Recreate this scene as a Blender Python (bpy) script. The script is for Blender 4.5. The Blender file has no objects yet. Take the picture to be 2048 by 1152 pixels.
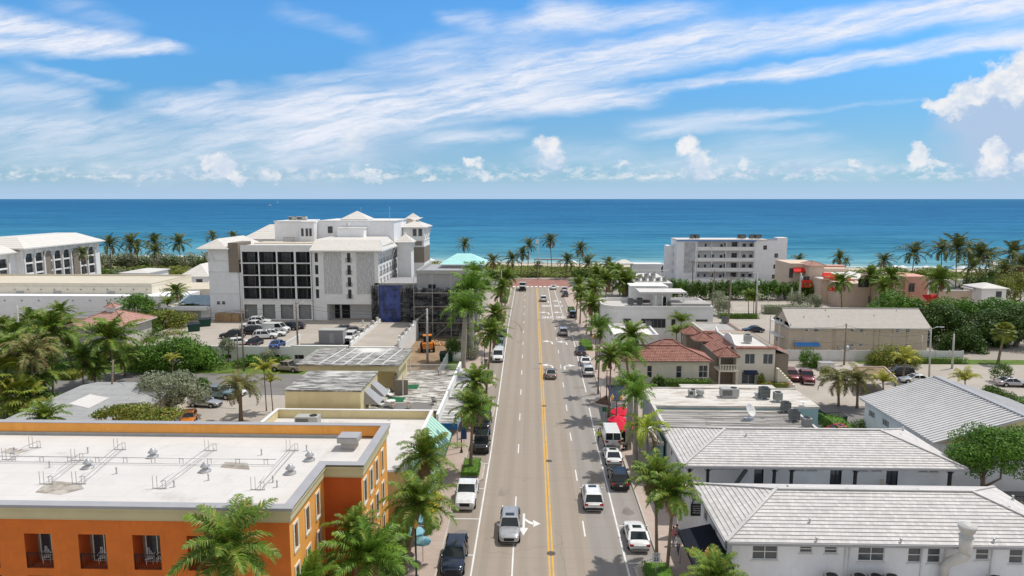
EXPOSURE,SUN_E,SKY_S=0.1,3.15,0.15
OVER_FILL=0.58/SKY_S  # brightness of the added, unseen cloud cover that fills the shade
import bpy,bmesh,math,random
import numpy as np
from mathutils import Vector,Matrix
R=math.radians
random.seed(7)
rng=np.random.default_rng(11)
scene=bpy.context.scene
COL=scene.collection
ORG={}
# -------------- camera model (eye 30 m up, looking down the street to the sea)
FPX=2048*24/36
EYE=30.0
PITCH=math.atan((576-397.5)/FPX)
YAW=math.atan(41/FPX*math.cos(PITCH))
_cp,_sp,_cy,_sy=math.cos(PITCH),math.sin(PITCH),math.cos(YAW),math.sin(YAW)
FW=(-_sy*_cp,_cy*_cp,-_sp);RT=(_cy,_sy,0.0);UP=(-_sy*_sp,_cy*_sp,_cp)
def ray(px,py):
 a=(px-1024)/FPX;b=(576-py)/FPX
 return [FW[i]+a*RT[i]+b*UP[i] for i in range(3)]
def at(px,py,z=0.0):
 'survey: where a point seen in the photo meets the level z'
 d=ray(px,py);t=(z-EYE)/d[2]
 return (d[0]*t,d[1]*t)
def on(px,py,y):
 'survey: where a point seen in the photo meets the plane Y = y'
 d=ray(px,py);t=y/d[1]
 return (d[0]*t,EYE+d[2]*t)
# -------------- object helpers
def tag(o,label=None,cat=None,group=None,kind=None):
 if label:o['label']=label
 if cat:o['category']=cat
 if group:o['group']=group
 if kind:o['kind']=kind
 return o
def thing(name,label,cat,loc=(0,0,0),rz=0.0,group=None):
 o=bpy.data.objects.new(name,None)
 o.empty_display_size=0.3
 COL.objects.link(o)
 o.location=loc;o.rotation_euler=(0,0,rz)
 ORG[o]=Vector(loc)
 return tag(o,label,cat,group)
def link(name,me,parent=None,loc=(0,0,0)):
 o=bpy.data.objects.new(name,me)
 COL.objects.link(o)
 o.location=loc
 if parent is not None:
  o.parent=parent
  ORG[o]=ORG.get(parent,Vector((0,0,0)))
 else:
  ORG[o]=Vector(loc)
 return o
def kids(o):
 return [c for c in bpy.data.objects if c.parent==o]
CH={}
def dup(o,loc=None,rz=None,label=None,group=None,scale=None):
 r=o.copy();COL.objects.link(r)
 if loc is not None:r.location=loc;ORG[r]=Vector(loc)
 if rz is not None:r.rotation_euler=(0,0,rz)
 if scale is not None:r.scale=(scale,)*3 if isinstance(scale,(int,float)) else scale
 if label:r['label']=label
 if group:r['group']=group
 if o not in CH:CH[o]=kids(o)
 for c in CH[o]:
  d=c.copy();COL.objects.link(d);d.parent=r
  if c not in CH:CH[c]=kids(c)
  for g in CH[c]:
   h=g.copy();COL.objects.link(h);h.parent=d
 return r
class MB:
 'collects shapes in world coordinates and links them as ONE mesh object'
 def __init__(s):s.v=[];s.f=[];s.m=[];s.uv={};s.sm=[]
 def face(s,pts,m=0,uv=None,smooth=False):
  b=len(s.v);s.v.extend([tuple(p) for p in pts]);s.f.append(tuple(range(b,b+len(pts))));s.m.append(m);s.sm.append(smooth)
  if uv:s.uv[len(s.f)-1]=uv
  return s
 def hexa(s,p,m=0):
  'eight corners: four below counter-clockwise, four above'
  b=len(s.v);s.v.extend([tuple(q) for q in p])
  for q in ((3,2,1,0),(4,5,6,7),(0,1,5,4),(1,2,6,5),(2,3,7,6),(3,0,4,7)):
   s.f.append(tuple(b+i for i in q));s.m.append(m);s.sm.append(False)
  return s
 def box(s,x0,x1,y0,y1,z0,z1,m=0):
  if x0>x1:x0,x1=x1,x0
  if y0>y1:y0,y1=y1,y0
  return s.hexa([(x0,y0,z0),(x1,y0,z0),(x1,y1,z0),(x0,y1,z0),(x0,y0,z1),(x1,y0,z1),(x1,y1,z1),(x0,y1,z1)],m)
 def bar(s,a,b,w,h=None,m=0):
  'square bar from a to b'
  h=w if h is None else h
  a,b=Vector(a),Vector(b);d=(b-a).normalized()
  u=d.cross(Vector((0,0,1)))
  if u.length<1e-4:u=Vector((1,0,0))
  u.normalize();n=u.cross(d).normalized();u=u*w/2;n=n*h/2
  return s.hexa([a-u-n,a+u-n,b+u-n,b-u-n,a-u+n,a+u+n,b+u+n,b-u+n],m)
 def tube(s,pts,r,n=8,m=0,cap=True,smooth=True):
  pts=[Vector(p) for p in pts];rs=r if isinstance(r,(list,tuple)) else [r]*len(pts)
  rings=[]
  for i,p in enumerate(pts):
   d=(pts[min(i+1,len(pts)-1)]-pts[max(i-1,0)]).normalized()
   u=d.cross(Vector((0,0,1)))
   if u.length<1e-3:u=Vector((1,0,0))
   u.normalize();w=d.cross(u).normalized()
   b=len(s.v)
   for k in range(n):
    a=2*math.pi*k/n
    s.v.append(tuple(p+(u*math.cos(a)+w*math.sin(a))*rs[i]))
   rings.append(b)
  for i in range(len(rings)-1):
   for k in range(n):
    s.f.append((rings[i]+k,rings[i]+(k+1)%n,rings[i+1]+(k+1)%n,rings[i+1]+k));s.m.append(m);s.sm.append(smooth)
  if cap:
   s.f.append(tuple(rings[0]+k for k in reversed(range(n))));s.m.append(m);s.sm.append(False)
   s.f.append(tuple(rings[-1]+k for k in range(n)));s.m.append(m);s.sm.append(False)
  return s
 def cyl(s,x,y,z0,z1,r0,r1=None,n=12,m=0):
  return s.tube([(x,y,z0),(x,y,z1)],[r0,r0 if r1 is None else r1],n,m)
 def lathe(s,x,y,prof,n=14,m=0):
  return s.tube([(x,y,z) for r,z in prof],[max(r,1e-3) for r,z in prof],n,m)
 def prism(s,poly,z0,z1,m=0,mtop=None):
  'poly counter-clockwise seen from above'
  b=len(s.v);n=len(poly)
  s.v.extend([(x,y,z0) for x,y in poly]);s.v.extend([(x,y,z1) for x,y in poly])
  s.f.append(tuple(b+i for i in reversed(range(n))));s.m.append(m);s.sm.append(False)
  s.f.append(tuple(b+n+i for i in range(n)));s.m.append(m if mtop is None else mtop);s.sm.append(False)
  for i in range(n):
   j=(i+1)%n
   s.f.append((b+i,b+j,b+n+j,b+n+i));s.m.append(m);s.sm.append(False)
  return s
 def wall(s,o,u,L,H,holes=(),d=0.15,m=0,mr=None,mb=None):
  'upright wall from o along u (normal = u x z pointing out), rectangular holes (u0,u1,z0,z1) with reveals d deep'
  o=Vector(o);u=Vector(u).normalized();n=u.cross(Vector((0,0,1)));z=Vector((0,0,1))
  mr=m if mr is None else mr
  us=sorted({0,L,*[h[0] for h in holes],*[h[1] for h in holes]});zs=sorted({0,H,*[h[2] for h in holes],*[h[3] for h in holes]})
  P=lambda a,c,e=0:o+u*a+z*c-n*e
  for i in range(len(us)-1):
   for j in range(len(zs)-1):
    cu,cz=(us[i]+us[i+1])/2,(zs[j]+zs[j+1])/2
    if any(h[0]<cu<h[1] and h[2]<cz<h[3] for h in holes):continue
    s.face([P(us[i],zs[j]),P(us[i+1],zs[j]),P(us[i+1],zs[j+1]),P(us[i],zs[j+1])],m)
  for h in holes:
   a,b,c,e=h[:4];dd=h[4] if len(h)>4 else d
   s.face([P(a,c),P(a,c,dd),P(a,e,dd),P(a,e)][::-1],mr);s.face([P(b,c),P(b,c,dd),P(b,e,dd),P(b,e)],mr)
   s.face([P(a,c),P(b,c),P(b,c,dd),P(a,c,dd)],mr);s.face([P(a,e),P(b,e),P(b,e,dd),P(a,e,dd)][::-1],mr)
   if mb is not None:s.face([P(a,c,dd),P(b,c,dd),P(b,e,dd),P(a,e,dd)],mb)
  return s
 def slope(s,a,b,c,d,n=10,lip=0.04,m=0):
  'tiled roof slope: eave a->b, ridge d->c (d above a); n stepped courses, uv in metres'
  a,b,c,d=[Vector(p) for p in (a,b,c,d)]
  nor=(b-a).cross(d-a).normalized()
  u=(b-a).normalized();sl=nor.cross(u)
  UV=lambda p:((p-a).dot(u),(p-a).dot(sl))
  for i in range(n):
   t0,t1=i/n,(i+1)/n
   p0=a.lerp(d,t0);p1=b.lerp(c,t0);q0=a.lerp(d,t1);q1=b.lerp(c,t1)
   lo=nor*lip;P=[p0+lo,p1+lo,q1,q0]
   if (q1-q0).length<1e-3:P=P[:3]
   s.face(P,m,[UV(p) for p in P])
   s.face([p0,p1,p1+lo,p0+lo],m,[UV(p) for p in (p0,p1,p1,p0)])
  return s
 def sheet(s,poly,z,m=0):
  return s.face([(x,y,z) for x,y in poly],m)
 def build(s,name,mats,parent=None,bevel=0,subsurf=0,loc=None,kind=None):
  if not isinstance(mats,(list,tuple)):mats=[mats]
  org=ORG.get(parent,Vector((0,0,0))) if parent is not None else Vector(loc or (0,0,0))
  me=bpy.data.meshes.new(name)
  me.from_pydata([(x-org.x,y-org.y,z-org.z) for x,y,z in s.v],[],s.f)
  for mt in mats:me.materials.append(mt)
  me.polygons.foreach_set('material_index',s.m);me.polygons.foreach_set('use_smooth',s.sm)
  if s.uv:
   ul=me.uv_layers.new(name='UVMap')
   for fi,uv in s.uv.items():
    for k,li in enumerate(me.polygons[fi].loop_indices):ul.data[li].uv=uv[k]
  me.update()
  o=link(name,me,parent,(0,0,0) if parent is not None else org)
  if bevel:
   b=o.modifiers.new('bevel','BEVEL');b.width=bevel;b.segments=2;b.limit_method='ANGLE'
  if subsurf:
   b=o.modifiers.new('sub','SUBSURF');b.levels=subsurf;b.render_levels=subsurf
  if kind:o['kind']=kind
  return o
def quads_mesh(name,V4,mat,idx=None):
 'mesh from an (n,4,3) array of quads (relative to the parent)'
 n=len(V4);v=np.asarray(V4,dtype=np.float32).reshape(-1)
 me=bpy.data.meshes.new(name)
 nv=n*4
 me.vertices.add(nv);me.vertices.foreach_set('co',v)
 me.loops.add(nv);me.loops.foreach_set('vertex_index',np.arange(nv,dtype=np.int32))
 me.polygons.add(n);me.polygons.foreach_set('loop_start',np.arange(0,nv,4,dtype=np.int32))
 if idx is not None:me.polygons.foreach_set('material_index',np.asarray(idx,dtype=np.int32))
 me.update(calc_edges=True)
 for mt in (mat if isinstance(mat,(list,tuple)) else [mat]):me.materials.append(mt)
 return me
# -------------- materials
def nodes(m):
 m.use_nodes=True
 nt=m.node_tree
 return nt,nt.nodes,nt.links,nt.nodes['Principled BSDF']
def mix_rgb(nt,a,b,f,mode='MIX'):
 n=nt.nodes.new('ShaderNodeMix');n.data_type='RGBA';n.blend_type=mode;n.clamp_result=False
 for sock,val in ((n.inputs[0],f),(n.inputs[6],a),(n.inputs[7],b)):
  if isinstance(val,(int,float)):sock.default_value=val
  elif isinstance(val,(tuple,list)):sock.default_value=(*val[:3],1)
  else:nt.links.new(val,sock)
 return n.outputs[2]
def math_n(nt,op,a,b=None,clamp=False):
 n=nt.nodes.new('ShaderNodeMath');n.operation=op;n.use_clamp=clamp
 for i,val in enumerate((a,b)):
  if val is None:continue
  if isinstance(val,(int,float)):n.inputs[i].default_value=val
  else:nt.links.new(val,n.inputs[i])
 return n.outputs[0]
def noise_n(nt,vec,scale,detail=5,rough=0.55,dist=0.0):
 n=nt.nodes.new('ShaderNodeTexNoise');n.inputs['Scale'].default_value=scale;n.inputs['Detail'].default_value=detail
 n.inputs['Roughness'].default_value=rough;n.inputs['Distortion'].default_value=dist
 if vec is not None:nt.links.new(vec,n.inputs['Vector'])
 return n.outputs[0]
def ramp_n(nt,fac,lo,hi):
 n=nt.nodes.new('ShaderNodeMapRange');n.interpolation_type='SMOOTHSTEP'
 n.inputs[1].default_value=lo;n.inputs[2].default_value=hi
 nt.links.new(fac,n.inputs[0]);return n.outputs[0]
def world_pos(nt,scale=(1,1,1),obj=False,rot=(0,0,0)):
 if obj:
  g=nt.nodes.new('ShaderNodeTexCoord').outputs['Object']
 else:
  g=nt.nodes.new('ShaderNodeNewGeometry').outputs['Position']
 mp=nt.nodes.new('ShaderNodeMapping');mp.inputs['Scale'].default_value=scale;mp.inputs['Rotation'].default_value=rot
 nt.links.new(g,mp.inputs[0]);return mp.outputs[0]
def bump_n(nt,h,strength,dist=0.02):
 b=nt.nodes.new('ShaderNodeBump');b.inputs['Strength'].default_value=strength;b.inputs['Distance'].default_value=dist
 nt.links.new(h,b.inputs['Height']);return b.outputs[0]
def mat(name,col,rough=0.7,metal=0.0,var=0.12,vscale=0.7,fine=6.0,bump=0.0,spec=0.3,stain=None,streak=None,obj=False,seams=None):
 'plain surface with soft large variation, fine grain, optional stains (colour, amount, scale) and vertical streaks'
 m=bpy.data.materials.new(name);nt,N,L,P=nodes(m)
 P.inputs['Roughness'].default_value=rough;P.inputs['Metallic'].default_value=metal;P.inputs['Specular IOR Level'].default_value=spec
 p=world_pos(nt,obj=obj)
 c=mix_rgb(nt,tuple(x*(1-var) for x in col),tuple(min(1,x*(1+var)) for x in col),ramp_n(nt,noise_n(nt,p,vscale,6,0.65),0.3,0.7))
 f=noise_n(nt,p,fine,4,0.7)
 c=mix_rgb(nt,c,tuple(x*(1-var*1.2) for x in col),math_n(nt,'MULTIPLY',ramp_n(nt,f,0.5,0.75),0.6))
 if stain:
  sc,am,ss=stain
  s_=noise_n(nt,p,ss,7,0.7,0.5)
  c=mix_rgb(nt,c,sc,math_n(nt,'MULTIPLY',ramp_n(nt,s_,0.55,0.72),am))
 if streak:
  sc,am=streak
  q=world_pos(nt,(3.0,3.0,0.12),obj)
  c=mix_rgb(nt,c,sc,math_n(nt,'MULTIPLY',ramp_n(nt,noise_n(nt,q,1.0,4,0.6),0.52,0.8),am))
 L.new(c,P.inputs['Base Color'])
 if seams:
  br=N.new('ShaderNodeTexBrick');br.inputs['Scale'].default_value=1;br.inputs['Brick Width'].default_value=seams[0];br.inputs['Row Height'].default_value=seams[1];br.inputs['Mortar Size'].default_value=0.035;br.inputs['Mortar Smooth'].default_value=0.6
  L.new(p,br.inputs['Vector']);c=mix_rgb(nt,c,tuple(x*0.72 for x in col),math_n(nt,'MULTIPLY',br.outputs['Fac'],0.45));L.new(c,P.inputs['Base Color'])
 if bump:L.new(bump_n(nt,f,bump),P.inputs['Normal'])
 return m
def leaf_mat(name,c1,c2,c3=None,rough=0.5,trans=0.18,spec=0.22):
 'leaves: every leaf its own tint between c1 and c2, a few c3'
 m=bpy.data.materials.new(name);nt,N,L,P=nodes(m)
 g=N.new('ShaderNodeNewGeometry')
 c=mix_rgb(nt,c1,c2,g.outputs['Random Per Island'])
 p=world_pos(nt)
 c=mix_rgb(nt,c,tuple(x*1.45 for x in c2),math_n(nt,'MULTIPLY',ramp_n(nt,noise_n(nt,p,0.55,3),0.45,0.7),0.55))
 if c3:c=mix_rgb(nt,c,c3,math_n(nt,'GREATER_THAN',math_n(nt,'FRACT',math_n(nt,'MULTIPLY',g.outputs['Random Per Island'],37.0)),0.88))
 L.new(c,P.inputs['Base Color']);P.inputs['Roughness'].default_value=rough;P.inputs['Specular IOR Level'].default_value=spec
 if trans:
  t=N.new('ShaderNodeBsdfTranslucent');L.new(c,t.inputs[0])
  mx=N.new('ShaderNodeMixShader');mx.inputs[0].default_value=trans
  L.new(P.outputs[0],mx.inputs[1]);L.new(t.outputs[0],mx.inputs[2]);L.new(mx.outputs[0],N['Material Output'].inputs[0])
 return m
def grime_mat(name,col,dark,sx,sy,thr=(0.42,0.62),amount=0.85,patch=0.08,stripes=None):
 'white roof with dirt lying in bands; sx, sy stretch the dirt'
 m=bpy.data.materials.new(name);nt,N,L,P=nodes(m)
 P.inputs['Roughness'].default_value=0.8;P.inputs['Specular IOR Level'].default_value=0.2
 p=world_pos(nt,(sx,sy,1));q=world_pos(nt)
 d=math_n(nt,'MULTIPLY',ramp_n(nt,noise_n(nt,p,1.0,8,0.72),*thr),ramp_n(nt,noise_n(nt,q,patch,3,0.5),0.28,0.46))
 c=mix_rgb(nt,tuple(x*0.9 for x in col),col,noise_n(nt,q,0.6,5))
 c=mix_rgb(nt,c,dark,math_n(nt,'MULTIPLY',d,amount))
 L.new(c,P.inputs['Base Color']);L.new(bump_n(nt,noise_n(nt,q,5,4),0.15),P.inputs['Normal'])
 return m
def paint_mat(name,col,metal=0.0,rough=0.25):
 m=bpy.data.materials.new(name);nt,N,L,P=nodes(m)
 P.inputs['Base Color'].default_value=(*col,1);P.inputs['Metallic'].default_value=metal;P.inputs['Roughness'].default_value=rough
 P.inputs['Coat Weight'].default_value=0.6;P.inputs['Coat Roughness'].default_value=0.08
 p=world_pos(nt,obj=True)
 c=mix_rgb(nt,tuple(x*0.86 for x in col),col,ramp_n(nt,noise_n(nt,p,2.5,5),0.3,0.6))
 L.new(c,P.inputs['Base Color'])
 return m
def glass_mat(name,col=(0.02,0.025,0.03),rough=0.06,spec=0.6):
 m=bpy.data.materials.new(name);nt,N,L,P=nodes(m)
 P.inputs['Roughness'].default_value=rough;P.inputs['Specular IOR Level'].default_value=spec
 p=world_pos(nt)
 c=mix_rgb(nt,tuple(x*0.55 for x in col),tuple(x*1.5 for x in col),noise_n(nt,p,0.8,3))
 L.new(c,P.inputs['Base Color']);return m
def tile_mat(name,c1,c2,pitch=0.28,course=0.36,rib=0.6,dark=0.6):
 'barrel tiles: ribs run up the slope (uv in metres)'
 m=bpy.data.materials.new(name);nt,N,L,P=nodes(m)
 uv=N.new('ShaderNodeTexCoord').outputs['UV']
 sx=N.new('ShaderNodeSeparateXYZ');L.new(uv,sx.inputs[0])
 r=math_n(nt,'ABSOLUTE',math_n(nt,'SINE',math_n(nt,'MULTIPLY',sx.outputs[0],math.pi/pitch)))
 br=N.new('ShaderNodeTexBrick');br.inputs['Scale'].default_value=1;br.inputs['Brick Width'].default_value=pitch;br.inputs['Row Height'].default_value=course
 br.offset=0;br.inputs['Mortar Size'].default_value=0.0;br.inputs['Color1'].default_value=(*c1,1);br.inputs['Color2'].default_value=(*c2,1)
 L.new(uv,br.inputs['Vector'])
 c=mix_rgb(nt,br.outputs[0],tuple(x*dark for x in c1),ramp_n(nt,noise_n(nt,world_pos(nt),1.3,6,0.7),0.5,0.75))
 L.new(c,P.inputs['Base Color']);P.inputs['Roughness'].default_value=0.8;P.inputs['Specular IOR Level'].default_value=0.2
 L.new(bump_n(nt,r,rib,0.12),P.inputs['Normal'])
 return m
M={}
M['white']=mat('white_stucco',(0.83,0.82,0.80),0.8,var=0.05,bump=0.1,streak=((0.62,0.61,0.58),0.25))
M['whitetrim']=mat('white_trim',(0.74,0.73,0.71),0.6,var=0.04)
M['coolwhite']=mat('cool_white_stucco',(0.83,0.83,0.845),0.8,var=0.05,bump=0.1,streak=((0.6,0.6,0.62),0.25))
M['cream']=mat('cream_stucco',(0.76,0.70,0.58),0.85,var=0.06,bump=0.1,streak=((0.55,0.5,0.42),0.25))
M['yellow']=mat('pale_yellow_stucco',(0.72,0.62,0.36),0.85,var=0.06,bump=0.1,streak=((0.5,0.44,0.28),0.3))
M['orange']=mat('shaded_orange_stucco',(0.72,0.19,0.034),0.85,var=0.09,bump=0.25,streak=((0.45,0.12,0.025),0.35))  # hotel front: darker copy of the stucco, its shade put into the colour
M['orange_sunlit']=mat('sunlit_orange_stucco',(0.88,0.40,0.09),0.85,var=0.08,bump=0.25,streak=((0.62,0.27,0.06),0.35))  # brighter copy for side walls and parapet, sunlight put into the colour
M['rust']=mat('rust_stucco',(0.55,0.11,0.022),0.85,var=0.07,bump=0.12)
M['coping']=mat('grey_metal_coping',(0.38,0.375,0.385),0.5,var=0.06)
M['band']=mat('olive_cream_cornice',(0.62,0.54,0.33),0.8,var=0.05)
M['beige']=mat('beige_stucco',(0.55,0.46,0.355),0.85,var=0.06,bump=0.1,streak=((0.36,0.29,0.22),0.3))
M['tan']=mat('tan_pink_stucco',(0.66,0.52,0.41),0.85,var=0.07,bump=0.1,streak=((0.5,0.37,0.28),0.3))
M['pink']=mat('pink_stucco',(0.66,0.36,0.28),0.85,var=0.06)
M['taupe']=mat('taupe_panel',(0.25,0.21,0.17),0.7,var=0.06)
M['teal']=mat('teal_stucco',(0.30,0.45,0.46),0.8,var=0.08,streak=((0.2,0.3,0.3),0.4))
M['roofwhite']=mat('white_membrane_roof',(0.64,0.615,0.59),0.8,var=0.05,vscale=0.25,bump=0.08,seams=(7.0,1.9),stain=((0.36,0.32,0.27),0.45,0.22))
M['roofcream']=mat('cream_membrane_roof',(0.60,0.54,0.43),0.8,var=0.05,vscale=0.2,stain=((0.55,0.45,0.33),0.5,0.13))
M['roofgrey']=mat('grey_gravel_roof',(0.42,0.40,0.38),0.9,var=0.12,bump=0.2,stain=((0.2,0.19,0.18),0.5,0.2))
M['shingle']=mat('pale_grey_shingle',(0.50,0.465,0.42),0.85,var=0.06,vscale=1.2,fine=9)
M['metalwhite']=mat('white_metal_roof',(0.70,0.665,0.61),0.45,var=0.04)
M['metalgrey']=mat('grey_metal_roof',(0.60,0.59,0.585),0.5,var=0.06,streak=((0.42,0.41,0.4),0.4))
M['aqua']=mat('aqua_metal_roof',(0.42,0.75,0.72),0.5,var=0.05)
M['whitetile']=mat('white_concrete_tile',(0.62,0.595,0.58),0.8,var=0.06,vscale=0.45,fine=5,stain=((0.42,0.40,0.38),0.5,0.22),streak=((0.46,0.44,0.42),0.35))
m=M['whitetile'];w_nt,N,L,P=nodes(m)
br=N.new('ShaderNodeTexBrick');br.inputs['Scale'].default_value=1;br.inputs['Brick Width'].default_value=0.30;br.inputs['Row Height'].default_value=0.363;br.inputs['Mortar Size'].default_value=0.012;br.inputs['Mortar Smooth'].default_value=0.5
br.inputs['Color1'].default_value=(0.86,0.86,0.86,1);br.inputs['Color2'].default_value=(1.06,1.06,1.05,1);br.inputs['Mortar'].default_value=(0.74,0.73,0.72,1)
L.new(N.new('ShaderNodeTexCoord').outputs['UV'],br.inputs['Vector'])
old=P.inputs['Base Color'].links[0].from_socket
L.new(mix_rgb(w_nt,old,br.outputs[0],1.0,'MULTIPLY'),P.inputs['Base Color'])
M['terra']=tile_mat('terracotta_barrel_tile',(0.32,0.15,0.115),(0.42,0.215,0.175))
M['terrapale']=tile_mat('faded_terracotta_tile',(0.46,0.25,0.20),(0.56,0.35,0.29))
M['glass']=glass_mat('window_glass',(0.045,0.05,0.06),0.1)
M['glassblue']=glass_mat('grey_window_glass',(0.10,0.11,0.12))
M['carglass']=glass_mat('car_glass',(0.015,0.022,0.026),0.05)
M['dark']=mat('dark_interior',(0.03,0.03,0.032),0.8,var=0.2)
M['black']=mat('black_paint',(0.02,0.02,0.022),0.5,var=0.1,obj=True)
M['navy']=mat('navy_canvas',(0.025,0.035,0.075),0.85,var=0.12)
M['blackcanvas']=mat('black_canvas',(0.012,0.014,0.025),0.9,var=0.12)
M['redcanvas']=mat('red_canvas',(0.72,0.035,0.03),0.8,var=0.08)
M['redumb']=mat('crimson_canvas',(0.72,0.02,0.06),0.8,var=0.08)
M['yellowcanvas']=mat('yellow_canvas',(0.85,0.55,0.04),0.8,var=0.06)
M['bluecanvas']=mat('blue_canvas',(0.06,0.25,0.62),0.8,var=0.06)
M['tealcanvas']=mat('teal_canvas',(0.22,0.45,0.52),0.8,var=0.06)
M['steel']=mat('galvanised_steel',(0.55,0.55,0.54),0.4,metal=0.5,var=0.1,obj=True)
M['acgrey']=mat('air_unit_grey',(0.42,0.42,0.40),0.6,var=0.08,obj=True)
M['acdark']=mat('air_unit_dark',(0.10,0.11,0.11),0.6,var=0.12,obj=True)
M['wood']=mat('weathered_pole_wood',(0.26,0.21,0.165),0.9,var=0.2,fine=14,obj=True)
M['concpole']=mat('concrete_pole',(0.50,0.48,0.45),0.85,var=0.1,obj=True)
M['lampgold']=mat('amber_lamp_globe',(0.72,0.46,0.12),0.3,var=0.06,obj=True)
M['lamppost']=mat('dark_green_lamp_post',(0.05,0.06,0.055),0.5,var=0.1,obj=True)
M['teallamp']=mat('teal_lamp_arm',(0.12,0.26,0.27),0.5,var=0.1,obj=True)
M['kerb']=mat('concrete_kerb',(0.50,0.46,0.41),0.85,var=0.1,bump=0.1)
M['linewhite']=mat('white_road_paint',(0.74,0.73,0.71),0.7,var=0.10,fine=9,stain=((0.42,0.4,0.37),0.45,1.4))
M['lineyellow']=mat('yellow_road_paint',(0.70,0.40,0.06),0.7,var=0.10,fine=9,stain=((0.42,0.32,0.16),0.45,1.4))
M['iron']=mat('cast_iron',(0.11,0.09,0.075),0.7,var=0.2)
M['lawn']=mat('lawn_grass',(0.10,0.16,0.025),0.9,var=0.3,vscale=0.5,fine=5,bump=0.4,stain=((0.24,0.19,0.08),0.5,0.25))
M['soil']=mat('bare_sandy_soil',(0.30,0.21,0.13),0.95,var=0.2,vscale=0.4,bump=0.4,stain=((0.16,0.11,0.07),0.5,0.35))
M['mulch']=mat('brown_mulch',(0.14,0.075,0.045),0.95,var=0.3,fine=8,bump=0.4)
M['lot']=mat('pale_concrete_lot',(0.42,0.375,0.325),0.9,var=0.09,vscale=0.2,stain=((0.38,0.33,0.28),0.5,0.18))
M['blacktop']=mat('grey_asphalt',(0.20,0.19,0.18),0.9,var=0.12,vscale=0.25,fine=8,bump=0.15,stain=((0.17,0.165,0.16),0.5,0.2))
M['sand']=mat('beach_sand',(0.55,0.47,0.36),0.95,var=0.08,vscale=0.2)
M['trunk']=mat('palm_trunk_bark',(0.24,0.18,0.125),0.9,var=0.3,fine=10,bump=0.4,obj=True)
M['royaltrunk']=mat('smooth_grey_palm_trunk',(0.36,0.33,0.29),0.85,var=0.14,obj=True)
M['bark']=mat('tree_bark',(0.20,0.15,0.11),0.9,var=0.25,fine=9,bump=0.4,obj=True)
M['coco']=leaf_mat('coconut_frond',(0.060,0.140,0.016),(0.185,0.275,0.038),(0.36,0.31,0.08),rough=.45)
M['cocofar']=leaf_mat('beach_palm_frond',(0.048,0.084,0.022),(0.122,0.156,0.038),(0.270,0.203,0.068))
M['royal']=leaf_mat('royal_palm_frond',(0.062,0.155,0.016),(0.20,0.32,0.042),rough=.42)
M['lime']=leaf_mat('young_yellow_green_frond',(0.210,0.300,0.030),(0.420,0.480,0.060))
M['gold']=leaf_mat('golden_palm_frond',(0.20,0.25,0.03),(0.46,0.42,0.07))
M['olive']=leaf_mat('dull_olive_frond',(0.105,0.128,0.033),(0.225,0.225,0.075),(0.390,0.270,0.120))
M['dead']=leaf_mat('dry_brown_frond',(0.20,0.13,0.06),(0.36,0.25,0.12))
M['crownshaft']=mat('green_crownshaft',(0.12,0.20,0.05),0.6,var=0.1,obj=True)
M['leaf']=leaf_mat('bright_green_leaf',(0.042,0.120,0.014),(0.140,0.266,0.031))
M['leafdark']=leaf_mat('dark_green_leaf',(0.020,0.050,0.009),(0.075,0.135,0.02))
M['leafmid']=leaf_mat('mid_green_leaf',(0.041,0.096,0.017),(0.124,0.206,0.030))
M['leafyel']=leaf_mat('yellow_green_leaf',(0.089,0.140,0.015),(0.242,0.281,0.038),(0.332,0.230,0.064))
M['leafgrey']=leaf_mat('silver_green_leaf',(0.166,0.191,0.115),(0.344,0.370,0.242))
M['dune']=leaf_mat('dune_plant_leaf',(0.105,0.165,0.030),(0.285,0.330,0.075),(0.375,0.300,0.135))
M['flower']=leaf_mat('leaf_with_red_flowers',(0.075,0.135,0.022),(0.180,0.225,0.045),(0.750,0.090,0.045))
# -------------- camera
cam=bpy.data.cameras.new('camera');cam.lens=24;cam.sensor_width=36;cam.clip_start=0.5;cam.clip_end=120000
camo=bpy.data.objects.new('camera',cam);COL.objects.link(camo)
camo.matrix_world=Matrix(((RT[0],UP[0],-FW[0],0),(RT[1],UP[1],-FW[1],0),(RT[2],UP[2],-FW[2],EYE),(0,0,0,1)))
scene.camera=camo
scene.view_settings.view_transform='Standard';scene.view_settings.look='None'
scene.view_settings.exposure=EXPOSURE;scene.view_settings.gamma=1.0
scene.cycles.max_bounces=6;scene.cycles.diffuse_bounces=3;scene.cycles.transparent_max_bounces=4
# -------------- sun and sky
SUN_EL,SUN_AZ=R(63),R(60)
S=Vector((math.cos(SUN_EL)*math.sin(SUN_AZ),math.cos(SUN_EL)*math.cos(SUN_AZ),math.sin(SUN_EL)))
sl=bpy.data.lights.new('sun','SUN');sl.energy=SUN_E;sl.angle=R(0.53);sl.color=(1.0,0.955,0.88)
so=bpy.data.objects.new('sun',sl);COL.objects.link(so);so.rotation_euler=S.to_track_quat('Z','Y').to_euler()
so.location=(60,40,200)
W=bpy.data.worlds.new('World');scene.world=W;W.use_nodes=True
nt=W.node_tree;NN,LL=nt.nodes,nt.links
bg=NN['Background'];bg.inputs['Strength'].default_value=SKY_S
sky=NN.new('ShaderNodeTexSky');sky.sky_type='NISHITA';sky.sun_disc=False
sky.sun_elevation=SUN_EL;sky.sun_rotation=SUN_AZ;sky.air_density=1.0;sky.dust_density=0.4;sky.ozone_density=2.5;sky.altitude=30
tc=NN.new('ShaderNodeTexCoord').outputs['Generated']
sep=NN.new('ShaderNodeSeparateXYZ');LL.new(tc,sep.inputs[0])
yy=math_n(nt,'MAXIMUM',sep.outputs[1],0.08)
u_=math_n(nt,'DIVIDE',sep.outputs[0],yy);v_=math_n(nt,'DIVIDE',sep.outputs[2],yy)
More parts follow.
